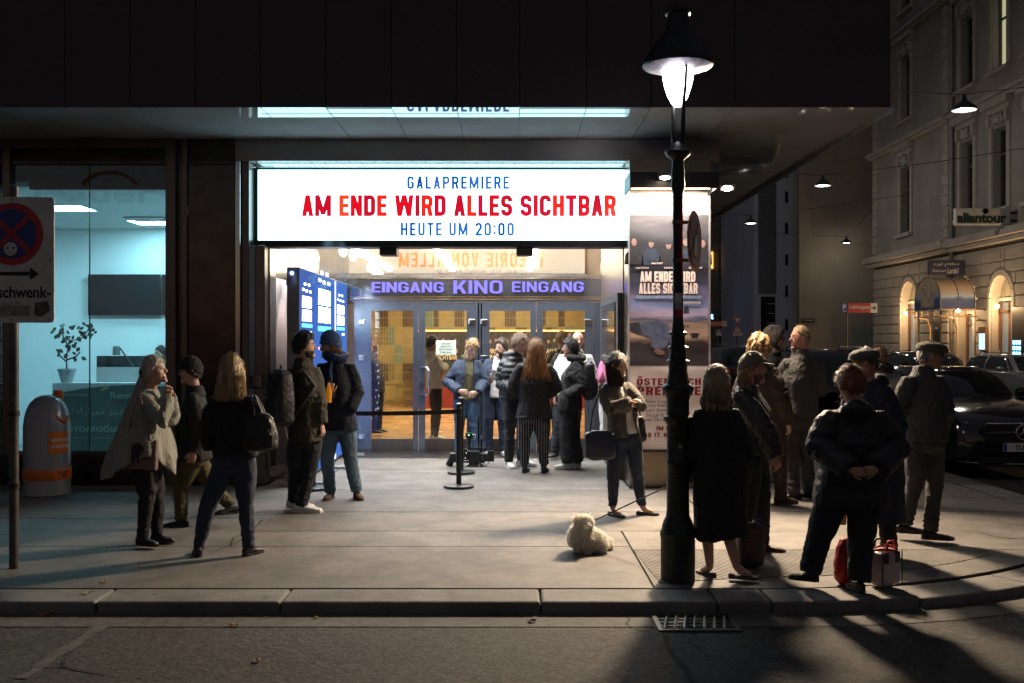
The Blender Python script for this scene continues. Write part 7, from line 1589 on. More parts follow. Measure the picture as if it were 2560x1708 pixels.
person('p3', 'woman with shoulder length blonde hair, black jacket and blue jeans seen from behind', 570, 7.91, 893, 178, dict(head=(578, 929, 0), sha=(532, 1002, .02), shb=(640, 996, 0), ela=(516, 1072, -.02), elb=(655, 1080, -.02), wra=(524, 1120, .10), wrb=(640, 1128, .10), hipa=(566, 1150, 0), hipb=(612, 1150, 0), kna=(520, 1262, -.02), ana=(496, 1366, -.03), knb=(614, 1262, 0), anb=(622, 1366, 0)), sex='f', face=False, hf=-165, hair=dict(c=(.40, .29, .15), len=.235, z0=.01, w=(.096, .118), d=(.085, .075), bk=(.02, .03), th=.022, n=120), topw=dict(m=BLKC, hem=1140, pad=.03, fold=.014, name='jacket'), legs=dict(t='slim', m=JEAND), shoes=dict(t='boot', m=LEATH, shaft=.12), toes=(205, 150), hands=('x', 'x'), group=GL, bulk=1.05)
# --- couple
person('p4', 'dark haired man in an olive field coat and white sneakers looking at a woman', 755, 9.93, 838, 130, dict(head=(762, 868, 0), sha=(726, 924, -.05), shb=(790, 920, .05), ela=(720, 1000, .05), elb=(796, 1006, -.05), wra=(724, 1065, .10), wrb=(804, 1060, -.06), hipa=(742, 1092, 0), hipb=(782, 1092, 0), kna=(738, 1180, .03), knb=(774, 1180, -.02), ana=(736, 1248, .10), anb=(752, 1262, -.05)), hf=95, hp=-4, hair=dict(c=(.018, .014, .012), th=.020, rag=.9, top=.02, back=-.66), beard=(.03, .02, .015), bulk=.93, topw=dict(m=OLIVE, hem=1103, pad=.034, collar=.065, fold=.012, flare=.08, name='field_coat'), legs=dict(t='straight', m=JEANI), shoes=dict(t='sneaker', m=WSHO, k=1.12), toes=(80, 88), hands=('x', 'n'), group=GL)
person('p5', 'woman in a blue knit cap, navy coat and light jeans holding an orange bottle', 855, 10.77, 836, -20, dict(head=(826, 868, 0), sha=(800, 912, 0), shb=(882, 914, 0), ela=(812, 992, -.10), wra=(824, 984, -.26), elb=(892, 985, -.02), wrb=(874, 1026, -.12), hipa=(828, 1060, 0), hipb=(866, 1060, 0), kna=(818, 1145, -.03), ana=(827, 1226, 0), knb=(876, 1145, -.03), anb=(892, 1224, 0)), sex='f', hf=-72, hat=dict(t='beanie', m=BLUEK, top=.045), hair=dict(c=(.20, .11, .055), len=.27, z0=.0, w=(.06, .05), d=(.075, .06), bk=(.03, .03), dir=(.45, .0, -1), n=70, onback=False), scarf=dict(m=SCRF), topw=dict(m=NAVY, hem=1074, pad=.035, flare=.06, name='coat'), legs=dict(t='straight', m=JEANL), shoes=dict(t='boot', m=SUEDE, shaft=.10), toes=(-10, 25), hands=('cu', 'x'), group=GL, curl=1.1)
# --- in the lobby behind the glass
person('p6', 'man in a pale grey hooded sweater with folded arms behind the glass door', 1088, 17.2, 843, 105, dict(head=(1081, 861, 0), ela=(1108, 930, -.1), wra=(1112, 915, .1), elb=(1112, 930, .2), wrb=(1105, 915, .1)), face=False, hair=dict(c=(.02, .015, .012), th=.02), topw=dict(m=OFFW, hem=971, pad=.035, hood=True, name='hoodie'), legs=dict(t='slim', m=DKGR), shoes=dict(t='sneaker', m=WSHO), hands=('x', 'x'), group=GO)
person('p7', 'man in a dark jacket standing inside behind the left door frame', 940, 18.6, 842, 70, dict(head=(920, 862, 0)), hair=dict(c=(.03, .02, .015)), topw=dict(m=BLKC, hem=980, pad=.03), legs=dict(t='straight', m=JEANI), shoes=dict(t='dress', m=LEATH), group=GO)
person('p15', 'person in a khaki jacket with brown hair standing inside the lobby', 1405, 17.4, 832, 190, face=False, hair=dict(c=(.22, .11, .045), th=.02), topw=dict(m=KHAK, hem=985, pad=.03), legs=dict(t='straight', m=JEANI), shoes=dict(t='dress', m=LEATH), group=GO)
person('p15b', 'long haired person inside the lobby behind the middle door stile', 1322, 18.4, 836, 180, sex='f', face=False, hair=dict(c=(.16, .07, .03), len=.36, th=.02), topw=dict(m=BLKC, hem=985, pad=.03), legs=dict(t='slim', m=JEANI), shoes=dict(t='boot', m=LEATH), group=GO)
# --- at the doors
person('p8', 'fair haired man in a blue jacket over an olive hoodie looking down at his zip', 1165, 14.5, 850, 12, dict(head=(1180, 872, -.10), sha=(1146, 906, 0), shb=(1199, 906, 0), ela=(1118, 955, -.02), elb=(1209, 955, -.02), wra=(1148, 978, -.26), wrb=(1193, 982, -.26)), hf=22, hp=28, hair=dict(c=(.28, .17, .075), th=.013, front=.58, top=.020, side=.05), inner=dict(m=OLIVD, hem=1000, hood=True, name='hoodie'), topw=dict(m=NAVB, hem=998, pad=.032, open=(.055, .085), fold=.013), legs=dict(t='straight', m=JEAN), shoes=dict(t='sneaker', m=WSHO), hands=('cr', 'cl'), toes=(-5, 25), group=GD)
person('p9', 'bearded man in a long navy coat over a white shirt holding a phone', 1240, 14.9, 851, -10, dict(head=(1253, 872, -.05), sha=(1217, 902, 0), shb=(1272, 902, 0), ela=(1206, 955, -.05), wra=(1228, 952, -.28), elb=(1282, 960, 0), wrb=(1284, 1000, 0)), hf=-38, hr=-8, hair=dict(c=(.045, .028, .018), th=.015, top=.028, front=.56), beard=(.05, .03, .02), inner=dict(m=WHT, hem=994, name='shirt'), topw=dict(m=NAVB, hem=1050, pad=.028, flare=.05, open=(.05, .085), name='coat'), legs=dict(t='slim', m=JEAND), shoes=dict(t='sneaker', m=WSHO), hands=('cu', 'x'), toes=(-15, 15), group=GD, curl=.9)
person('p10', 'brown haired man in a dark quilted puffer jacket and white sneakers talking', 1285, 13.5, 833, 38, dict(head=(1298, 862, -.05), sha=(1258, 902, -.02), shb=(1314, 902, .04), ela=(1251, 962, -.02), wra=(1280, 968, -.25), ana=(1272, 1150, -.05), anb=(1304, 1146, .08)), hf=42, hp=16, hair=dict(c=(.15, .085, .045), th=.017, front=.54, side=-.22, back=-.7, top=.012, bl=.06), topw=dict(m=cloth('puffer', (.020, .021, .024), .55), hem=994, pad=.042, puff=.016, collar=.07, hood=True, name='puffer_jacket', vox=.011), legs=dict(t='straight', m=DKGR), shoes=dict(t='sneaker', m=WSHO, k=1.1), toes=(15, 65), hands=('x', 'x'), group=GD)
person('p11', 'woman with long auburn hair, black jacket and striped trousers seen from behind', 1336, 12.9, 846, 180, dict(head=(1340, 874, 0), sha=(1296, 916, 0), shb=(1376, 916, 0), ela=(1282, 968, .02), elb=(1391, 970, .02), wra=(1298, 985, .25), wrb=(1372, 985, .25), hipa=(1316, 1040, 0), hipb=(1354, 1040, 0), kna=(1309, 1096, 0), knb=(1358, 1096, 0), ana=(1312, 1166, 0), anb=(1360, 1166, 0)), sex='f', face=False, hair=dict(c=(.30, .14, .05), len=.42, z0=.02, w=(.084, .185), d=(.075, .06), bk=(.02, .075), th=.018, n=190), topw=dict(m=BLKC, hem=1046, pad=.036, flare=.10, wide=1.1, drape=.012, name='jacket'), legs=dict(t='slim', m=STRP, pad=.008, len=.93), shoes=dict(t='boot', m=GREYB, shaft=.30), toes=(165, 165), hands=('x', 'x'), group=GD, bulk=1.12)
person('p12', 'bald smiling man in a white hooded jacket and dark jeans', 1420, 14.4, 827, -5, dict(head=(1445, 851, -.05), sha=(1400, 892, 0), shb=(1476, 892, 0), ela=(1390, 950, 0), elb=(1488, 960, 0), hipa=(1402, 1005, 0), hipb=(1436, 1005, 0), ana=(1388, 1124, 0), anb=(1440, 1124, .05)), hf=8, hp=6, skin=SKIN2, hair=dict(t='bald'), topw=dict(m=WHT, hem=990, pad=.04, hood=True, name='hoodie'), legs=dict(t='straight', m=JEANI), shoes=dict(t='dress', m=LEATH), toes=(-25, 10), hands=('n', 'x'), group=GD)
person('p13', 'black haired woman in a black jacket and wide trousers with a backpack in profile', 1425, 13.3, 847, -82, dict(head=(1426, 872, 0), sha=(1438, 912, -.16), shb=(1446, 912, .14), ela=(1456, 968, -.22), elb=(1446, 968, .2), wra=(1420, 992, -.20), wrb=(1420, 992, .2), ana=(1425, 1154, -.08), anb=(1438, 1150, .10)), sex='f', hf=-84, hair=dict(c=(.014, .011, .010), th=.020, len=.13, z0=-.03, w=(.06, .07), d=(.06, .06), bk=(.04, .03), side=-.25, front=.44), scarf=dict(m=CHAR, tail=0), topw=dict(m=BLKC, hem=1026, pad=.045, fold=.013, flare=.05), legs=dict(t='wide', m=BLKC, bunch=.01), shoes=dict(t='sneaker', m=WSHO, k=1.2, sole=.035), toes=(-85, -75), hands=('x', 'x'), group=GD)
person('p14', 'blonde woman in a pink top raising a video camera to her face', 1530, 14.3, 839, 0, dict(head=(1526, 860, 0), sha=(1506, 906, 0), shb=(1552, 906, 0), ela=(1504, 950, -.08), wra=(1528, 895, -.22), elb=(1560, 950, -.08), wrb=(1548, 890, -.22)), sex='f', hair=dict(c=(.46, .27, .10), len=.36, z0=.0, w=(.078, .10), d=(.055, .05), bk=(.03, .03), front=.44), topw=dict(m=PINK, hem=990, pad=.018), legs=dict(t='slim', m=WHT), shoes=dict(t='sneaker', m=WSHO), hands=('cu', 'cu'), group=GD)
person('p16', 'dark haired woman in a grey blazer with folded arms and ballet flats', 1562, 9.7, 884, 32, dict(head=(1543, 914, 0), sha=(1506, 966, -.02), shb=(1572, 962, .06), ela=(1522, 1022, -.14), wra=(1576, 1006, -.24), elb=(1600, 1012, -.05), wrb=(1552, 1018, -.20), hipa=(1546, 1090, 0), hipb=(1580, 1088, .04), kna=(1534, 1186, -.02), ana=(1532, 1274, 0), knb=(1592, 1180, .04), anb=(1606, 1268, .05)), sex='f', hf=62, hp=4, hair=dict(c=(.030, .020, .014), len=.26, z0=.03, w=(.084, .092), d=(.085, .07), bk=(.035, .02), th=.011, front=.46, bl=.07, side=-.5, rag=.7, n=110), inner=dict(m=WHT, hem=1085, name='top'), topw=dict(m=GREYL, hem=1092, pad=.030, open=(.02, .075), fold=.012, flare=.08, name='blazer'), legs=dict(t='slim', m=JEAND, len=.95), shoes=dict(t='flat', m=LEATH), toes=(38, 78), hands=('u', 'x'), group=GD)
# --- around the lamp
person('p17', 'woman with grey blonde bob in a long black coat beside the lamp post', 1800, 7.1, 926, 190, dict(head=(1790, 962, 0), sha=(1748, 1030, 0), shb=(1836, 1030, 0), elb=(1860, 1135, .02), ela=(1730, 1135, .02), wra=(1745, 1200, .12), wrb=(1852, 1205, .12), ana=(1775, 1418, .10), anb=(1842, 1418, -.03), kna=(1766, 1320, .06), knb=(1815, 1320, 0)), sex='f', face=False, hf=170, hair=dict(c=(.36, .28, .17), len=.20, z0=.02, w=(.092, .105), d=(.085, .075), bk=(.015, .02), th=.024, n=110), scarf=dict(m=cloth('fur_collar', (.14, .11, .07), bump=1., bs=60), tail=0), topw=dict(m=cloth('black_wool', (.016, .016, .018)), hem=1342, pad=.045, flare=.02, fold=.012, drape=.022, name='coat'), shoes=dict(t='flat', m=mat('taupe_leather', (.07, .05, .04), .6)), toes=(205, 68), hands=('x', 'x'), group=GR_, bulk=1.12)
person('p18', 'long haired man in a grey green cap and dark leather jacket looking sideways', 1880, 7.95, 874, 70, dict(head=(1882, 924, 0), sha=(1850, 985, -.12), shb=(1886, 985, .18), ela=(1918, 1085, -.24), wra=(1936, 1140, -.22), elb=(1880, 1085, .25), anb=(1905, 1360, .12), ana=(1850, 1372, -.05)), skin=SKIN2, hf=76, hat=dict(t='cap', m=cloth('cap_grey_green', (.09, .095, .075)), vm=cloth('cap_visor', (.16, .16, .12))), hair=dict(c=(.20, .12, .06), len=.30, z0=-.02, w=(.06, .075), d=(.06, .05), bk=(.055, .05), n=90, onback=False), beard=(.10, .07, .05), inner=dict(m=CHAR, hem=1120), topw=dict(m=LEATH, hem=1132, pad=.045, fold=.014, collar=.03, open=(.0, .05), name='leather_jacket'), legs=dict(t='straight', m=JEANI), shoes=dict(t='dress', m=BRNL), toes=(60, 70), hands=('n', 'x'), group=GR_, bulk=1.1)
person('p19', 'curly blonde person in a brown jacket behind the man in the grey green cap', 1920, 10.4, 848, 140, dict(head=(1898, 876, 0), anb=(1952, 1238, 0), ana=(1905, 1240, 0)), face=False, sex='m', hair=dict(c=(.30, .18, .07), bl=.03, th=.032, rag=1.2, top=.02, back=-.75, side=-.4), topw=dict(m=BROWN, hem=1075, pad=.045, collar=.06), legs=dict(t='straight', m=cloth('brown_cord', (.03, .019, .012))), shoes=dict(t='boot', m=BRNL), toes=(150, 100), group=GR_)
person('p20', 'person with a grey hood over a peaked cap and glasses, dressed in black', 1945, 11.6, 815, 68, dict(head=(1938, 850, 0)), glasses=True, skin=SKIN2, hat=dict(t='hood', m=cloth('hood_grey', (.10, .085, .07)), vm=NAVB), topw=dict(m=BLKC, hem=1040, pad=.04, open=(.0, .0)) if False else dict(m=BLKC, hem=1040, pad=.04), legs=dict(t='slim', m=BLKC), shoes=dict(t='sneaker', m=cloth('grey_sneaker', (.3, .3, .3))), group=GR_)
person('p21', 'fair short haired man in a grey jacket and grey trousers in left profile', 2000, 10.7, 817, -140, dict(head=(2001, 846, 0), sha=(1966, 905, -.02), shb=(2040, 900, .05), ela=(1952, 955, .18), wra=(1975, 965, .32), elb=(2056, 975, .05), wrb=(2020, 985, .30), ana=(1985, 1230, 0), anb=(2022, 1224, .12), hipa=(1982, 1050, 0), hipb=(2020, 1050, .05)), hf=-84, skin=SKIN2, hair=dict(c=(.30, .22, .13), st=300, bl=.02, th=.006, front=.62, side=.05, rag=.1, top=.004), topw=dict(m=GREYC, hem=1042, pad=.032, collar=.075, fold=.009, name='jacket'), legs=dict(t='straight', m=GRYT, bunch=.012), shoes=dict(t='dress', m=LEATH), toes=(-100, -120), hands=('x', 'x'), group=GR_, bulk=1.08)
person('p22', 'short auburn haired woman in a black padded jacket with hands behind her back', 2120, 6.85, 928, 172, dict(head=(2126, 962, 0), sha=(2064, 1040, 0), shb=(2206, 1040, 0), ela=(2045, 1115, -.06), wra=(2128, 1176, -.30), elb=(2240, 1122, -.06), wrb=(2192, 1174, -.30), hipa=(2090, 1230, 0), hipb=(2166, 1230, 0), kna=(2048, 1340, 0), ana=(2026, 1424, .02), knb=(2152, 1350, -.05), anb=(2148, 1448, -.12)), sex='f', face=False, hf=205, hair=dict(c=(.24, .085, .03), th=.020, back=-.62, side=-.3, rag=.6), topw=dict(m=cloth('black_padded', (.013, .014, .018), .6), hem=1262, pad=.07, puff=.006, hood=True, wide=1.15, flare=.08, name='padded_jacket'), legs=dict(t='straight', m=JEANI, pad=.02), shoes=dict(t='sneaker', m=LEATH), toes=(240, 190), hands=('cr', 'cl'), group=GR_, bulk=1.2, curl=1.1)
person('p23', 'man in a grey tweed flat cap and dark coat in left profile', 2195, 7.9, 876, -62, dict(head=(2164, 912, 0)), skin=SKIN2, hf=-70, hat=dict(t='flat', m=cloth('tweed_cap', (.10, .095, .09), bump=.7, bs=160)), hair=dict(c=(.06, .05, .045), th=.010), topw=dict(m=NAVY, hem=1300, pad=.05, hood=True, flare=.05, name='coat'), legs=dict(t='straight', m=BLKC), shoes=dict(t='dress', m=LEATH), hands=('x', 'x'), group=GR_, bulk=1.08)
person('p24', 'balding man with a dark scarf and pale quilted jacket behind the tweed cap', 2222, 10.3, 865, 150, dict(head=(2200, 896, 0)), face=False, skin=SKIN2, hair=dict(c=(.20, .12, .06), th=.005, front=.8, side=-.05), scarf=dict(m=BLKC, tail=0), topw=dict(m=LGRY, hem=1060, pad=.045, puff=.006), legs=dict(t='straight', m=cloth('blue_grey_trousers', (.10, .11, .13))), shoes=dict(t='sneaker', m=LEATH), group=GR_)
person('p25', 'man in an olive flat cap and grey fleece jacket with glasses looking away', 2310, 8.5, 856, 128, dict(head=(2326, 893, 0), sha=(2262, 950, -.04), shb=(2350, 946, .06), ela=(2250, 1020, .02), wra=(2252, 1060, .14), elb=(2366, 1030, -.02), wrb=(2352, 1085, .12), hipa=(2290, 1100, 0), hipb=(2332, 1100, 0), kna=(2288, 1206, 0), ana=(2262, 1306, .04), knb=(2336, 1206, .02), anb=(2326, 1322, -.08)), skin=SKIN2, hf=82, glasses=True, hat=dict(t='flat', m=cloth('olive_cap', (.085, .08, .055), bump=.7, bs=160)), hair=dict(c=(.15, .13, .11), th=.008), topw=dict(m=GREYC, hem=1100, pad=.040, collar=.07, fold=.008, drape=.014, name='fleece_jacket'), legs=dict(t='straight', m=GRYT, bunch=.010), shoes=dict(t='dress', m=LEATH, sole=.03), toes=(75, 78), hands=('n', 'x'), group=GR_)
person('p26', 'office worker sitting behind the reception desk', 404, 15.4, 866, -40, dict(head=(402, 886, 0)), h=1.55, hair=dict(c=(.03, .02, .016)), topw=dict(m=cloth('pale_blue_shirt', (.35, .45, .55)), hem=.85, pad=.015), legs=dict(t='slim', m=BLKC), shoes=dict(t='dress', m=LEATH), group=GO)
# ================================================================== BAGS AND THINGS PEOPLE CARRY
def softbox(c, ux, uy, uz, w, d, h, e=3.2, taper=.9, belly=.12, n=24, m_=10):
    """rounded box: ux width, uy depth, uz up; c is the bottom centre"""
    c = Vector(c); rs_ = []
    for i in range(m_ + 1):
        k = i / m_; z = h * k; edge = min(1, (k * (1 - k) * 14) ** .5) if 0 < k < 1 else .55
        g = (1 + (taper - 1) * k) * (1 + belly * math.sin(math.pi * k)) * max(.55, edge)
        rs_.append(ringp(c + uz * z, ux, uy, w / 2 * g, d / 2 * g * (1 + belly * math.sin(math.pi * k)), n, e))
    return MB().rings(rs_)
def crumple(o, a, f, seed):
    me = o.data; c = coords(me); n = normals(me); setco(me, c + n * (a * noise3(c, f, seed, 3))[:, None])
UX, UY, UZ = V(1, 0, 0), V(0, 1, 0), V(0, 0, 1)
NYL = mat('black_nylon', (.011, .012, .015), .55, 0, .25, 9, .3, 60)
def backpack(label, c, back, w, h, d, m=NYL):
    back = Vector(back).normalized(); sd = UZ.cross(back).normalized(); c = Vector(c); t = thing('backpack', label, 'backpack', tuple(c))
    me = remesh(softbox(c - UZ * h / 2, sd, back, UZ, w, d, h, 3, .82, .14), .012, 3); o = finish(me, 'main_compartment', m, t); crumple(o, .008, 5, 4)
    me = remesh(softbox(c - UZ * h * .42 + back * d * .45, sd, back, UZ, w * .78, d * .5, h * .5, 3, .85, .14), .012, 3); o = finish(me, 'front_pocket', m, t); crumple(o, .006, 6, 9)
    for s in (-1, 1): MB().tube([c + sd * (s * w * .3) + UZ * h * .42 - back * d * .4, c + sd * (s * w * .36) + UZ * h * .48 - back * (d * .4 + .10), c + sd * (s * w * .40) + UZ * h * .2 - back * (d * .4 + .22), c + sd * (s * w * .45) - UZ * h * .3 - back * d * .4], [.02, .024, .024, .014], 8, ratio=.4).build('shoulder_strap', m, t, smooth=True)
    MB().tube([c + UZ * h * .48 - sd * .03, c + UZ * (h * .48 + .05), c + UZ * h * .48 + sd * .03], .007, 6).build('grab_handle', m, t)
    MB().tube([c - UZ * h * .48 + sd * .1, c - UZ * (h * .48 + .12) + sd * .12 - back * .02, c - UZ * (h * .48 + .2) + sd * .10], .012, 6, ratio=.4).build('loose_strap', m, t)
    MB().tube([c + UZ * (h * .2) + back * (d * .62) + sd * w * .34, c + UZ * h * .27 + back * (d * .60), c + UZ * h * .2 + back * d * .62 - sd * w * .34], .005, 5).build('zip', ANTH, t)
    return t
b4 = J_ALL['p4']; backpack('bulky black backpack on the back of the man in the olive coat', W(702, 995, 9.72), (-.80, -.60, 0), .33, .56, .19)
backpack('black backpack worn by the woman with wide trousers', W(1472, 951, 13.25), (1, -.12, 0), .30, .52, .16)
# tote with a black cat
tt = thing('tote_bag', 'dusty pink tote bag with a black cat print below the poncho', 'tote bag', tuple(W(340, 1177, 8.02)))
q0, q1, q2, q3 = W(293, 1172, 8.02), W(388, 1178, 8.02), W(392, 1100, 8.05), W(302, 1110, 8.05)
TOT = cloth('dusty_pink_canvas', (.20, .135, .12), var=.1)
me = remesh(MB().add([q0, q1, q2, q3] + [p_ + V(0, .07, 0) for p_ in (q0, q1, q2, q3)], [(0, 1, 2, 3), (7, 6, 5, 4), (0, 4, 5, 1), (1, 5, 6, 2), (2, 6, 7, 3), (3, 7, 4, 0)]), .012, 4); o = finish(me, 'body', TOT, tt); crumple(o, .007, 4, 6)
MB().prism([(314, 1158), (316, 1140), (313, 1128), (318, 1118), (328, 1113), (338, 1112), (342, 1107), (346, 1112), (354, 1108), (357, 1116), (360, 1122), (356, 1129), (348, 1134), (346, 1158), (342, 1159), (341, 1146), (336, 1145), (334, 1158), (329, 1158), (328, 1146), (322, 1146), (320, 1158)], lambda u, v, w: W(u, v, 7.995) + V(0, w, 0), .003).build('cat_print', INK, tt)
MB().tube([W(318, 1108, 8.03), W(330, 1040, 8.04), W(350, 985, 8.06), W(362, 1040, 8.05), W(376, 1102, 8.04)], .010, 6, ratio=.5).build('handle', TOT, tt, smooth=True)
# poncho panel hanging over the tote and down the front
ppn = MB(); n = 40; rows = 16; js = J_ALL['p1']; nk = js['neck']
for i in range(rows + 1):
    k = i / rows
for side in (0,):
    rs_ = []
    for i in range(rows + 1):
        k = i / rows; ring = []
        for q in range(n):
            a = 2 * math.pi * q / n          # a=0 screen right (front), pi = back
            front = .5 + .5 * math.cos(a); near = .5 - .5 * math.sin(a)
            L_ = .40 + .36 * (1 - front) ** 1.5 * (.55 + .45 * near) + .32 * (front ** 6) * (1 - near * .3)
            rad_x = .085 + (.30 - .085) * min(1, k * 1.15) ** .8 * (1.0 if front < .5 else .62); rad_y = .09 + .20 * min(1, k * 1.4) ** .7
            fold = 1 + .10 * k * math.sin(a * 7 + 1.2 + k) + .07 * k * math.sin(a * 13 - 2 * k)
            ring.append(nk + V(math.cos(a) * rad_x * fold + .02 * k - .06 * k * (1 - front), math.sin(a) * rad_y * fold, .025 - L_ * k - .06 * min(1, k * 3)))
        rs_.append(ring)
    me_ = MB().rings(rs_, cap=False).mesh('poncho', PONCHO); me_.polygons.foreach_set('use_smooth', [True] * len(me_.polygons))
    o = link('poncho', me_, PEOPLE['p1']); sf = o.modifiers.new('s', 'SOLIDIFY'); sf.thickness = .012; ss_ = o.modifiers.new('d', 'SUBSURF'); ss_.levels = ss_.render_levels = 1
MB().tube([W(357, 916, 8.2), W(353, 930, 8.2), W(355, 944, 8.22)], [.012, .022, .012], 8).build('hair_clip', BLACK, PEOPLE['p1'], smooth=True)
# slouchy black handbag of the blonde woman
hb_ = thing('shoulder_bag', 'large slouchy black leather bag on the blonde woman\'s shoulder', 'bag', tuple(W(648, 1126, 7.72)))
me = remesh(softbox(W(650, 1128, 7.70), V(.96, -.28, 0), V(.28, .96, 0), UZ, .30, .17, .29, 2.4, .62, .16), .011, 3); o = finish(me, 'pouch', LEATH, hb_); crumple(o, .013, 4.5, 12)
for dx in (-14, 12): MB().tube([W(648 + dx, 1048, 7.68), W(640 + dx * .5, 1015, 7.74), W(634 + dx * .3, 990, 7.85), W(636, 996, 7.97), W(650, 1050, 7.80)], .010, 7).build('strap', LEATH, hb_, smooth=True)
for dx in (-14, 12): MB().lathe([(.014, -.003), (.018, 0), (.014, .003)], 12, W(648 + dx, 1048, 7.67), M=Matrix.Rotation(R(90), 3, 'X')).build('ring', CHROME, hb_)
# bags of the woman in the blazer
NVL = mat('navy_leather', (.012, .022, .045), .38, 0, .2, 8, .15, 60)
t = thing('shopper_bag', 'dark blue leather shopper hanging from the blazer woman\'s arm', 'bag', tuple(W(1500, 1150, 9.45)))
me = remesh(softbox(W(1500, 1151, 9.45), V(.985, .17, 0), V(-.17, .985, 0), UZ, .285, .10, .285, 5, 1.0, .05), .011, 2); o = finish(me, 'body', NVL, t); crumple(o, .006, 4, 3)
MB().tube([W(1475, 1082, 9.45), W(1482, 1030, 9.45), W(1500, 975, 9.50), W(1512, 962, 9.60)], .008, 6).build('strap', LEATH, t, smooth=True); MB().tube([W(1533, 1085, 9.47), W(1531, 1030, 9.46), W(1514, 966, 9.56)], .008, 6).build('strap', LEATH, t, smooth=True)
for px in (1476, 1532): MB().lathe([(.010, -.003), (.014, 0), (.010, .003)], 12, W(px, 1084, 9.42), M=Matrix.Rotation(R(90), 3, 'X')).build('ring', CHROME, t)
t = thing('hobo_bag', 'small black soft bag on the far arm of the blazer woman', 'bag', tuple(W(1597, 1106, 9.72)))
me = remesh(softbox(W(1598, 1107, 9.72), UX, UY, UZ, .15, .09, .26, 2.4, .6, .15), .010, 3); o = finish(me, 'pouch', LEATH, t); crumple(o, .008, 6, 8)
MB().tube([W(1590, 1045, 9.7), W(1586, 1018, 9.7), W(1594, 1008, 9.75), W(1602, 1045, 9.72)], .008, 6).build('strap', LEATH, t, smooth=True)
# things standing on the pavement
t = thing('black_carrier_bag', 'tall black carrier bag standing on the ribbed paving', 'bag', tuple(G(1875, 1420))); p_ = G(1875, 1420)
me = remesh(softbox((p_.x, p_.y, .004), V(.97, .2, 0), V(-.2, .97, 0), UZ, .20, .12, .34, 5, 1.02, .03), .011, 2); o = finish(me, 'body', NYL, t); crumple(o, .008, 4, 2)
MB().tube([W(1880, 1312, 7.4), W(1895, 1298, 7.4), W(1906, 1302, 7.4), W(1912, 1322, 7.4)], .006, 6).build('handle', NYL, t, smooth=True); MB().tube([W(1842, 1311, 7.38), W(1875, 1308, 7.38), W(1905, 1310, 7.38)], .003, 5).build('rim_piping', mat('red_piping', (.20, .015, .015), .5), t)
t = thing('red_bag', 'upright red plastic bag standing between the auburn woman\'s legs', 'bag', tuple(G(2110, 1462))); p_ = G(2110, 1462)
me = remesh(softbox((p_.x, p_.y, .004), V(.95, .3, 0), V(-.3, .95, 0), UZ, .115, .10, .32, 2.6, .72, .30), .009, 2); o = finish(me, 'body', mat('red_plastic', (.50, .012, .012), .28, 0, .1), t); crumple(o, .009, 6, 5)
MB().tube([W(2118, 1350, 6.98), W(2122, 1338, 6.98), W(2130, 1346, 6.98), W(2131, 1362, 6.98)], .006, 6).build('handle', SWH, t, smooth=True)
t = thing('striped_shopping_bag', 'grey white laminated shopping bag with red piping and black tape patches', 'bag', tuple(G(2212, 1468))); p_ = G(2212, 1466); ux_, uy_ = V(.86, .5, 0), V(-.5, .86, 0)
me = remesh(softbox((p_.x, p_.y, .004), ux_, uy_, UZ, .20, .13, .26, 7, .98, .02), .009, 2); o = finish(me, 'body', mat('laminated_grey', (.42, .37, .38), .22, 0, .08), t); crumple(o, .005, 4, 15)
top_ = V(p_.x, p_.y, .262)
MB().tube([top_ + ux_ * (.10 * math.cos(a)) + uy_ * (.065 * math.sin(a)) + UZ * (.01 * math.sin(2 * a)) for a in (2 * math.pi * i / 20 for i in range(21))], .008, 6).build('piping', RED, t, smooth=True)
for s in (-1, 1): MB().tube([top_ + ux_ * .05 + uy_ * (.06 * s), top_ + ux_ * .03 + uy_ * (.05 * s) + UZ * .06, top_ - ux_ * .03 + uy_ * (.05 * s) + UZ * .06, top_ - ux_ * .05 + uy_ * (.06 * s)], .009, 6).build('handle', RED if s < 0 else BLACK, t, smooth=True)
for u in (-.065, .05): MB().obox(top_ + ux_ * u - uy_ * .069 - UZ * .05, (.045, .003, .075), colm(ux_, uy_, UZ)).build('tape_patch', BLACK, t)
for u in (-.1, .1): MB().tube([top_ + ux_ * u - uy_ * .064 - UZ * .01, V(p_.x, p_.y, .01) + ux_ * u - uy_ * .064], .004, 5).build('edge_binding', BLACK, t)
t = thing('yellow_bag', 'small yellow paper bag seen between the legs of the auburn woman', 'bag', tuple(W(2104, 1313, 8.2))); MB().prism([(2094, 1313), (2115, 1313), (2119, 1285), (2098, 1280)], lambda u, v, w: W(u, v, 8.2) + V(0, w, 0), .06).build('body', mat('yellow_paper', (.35, .20, .03), .7), t); MB().tube([W(2100, 1282, 8.23), W(2108, 1262, 8.23), W(2116, 1286, 8.23)], .004, 5).build('handle', SWH, t)
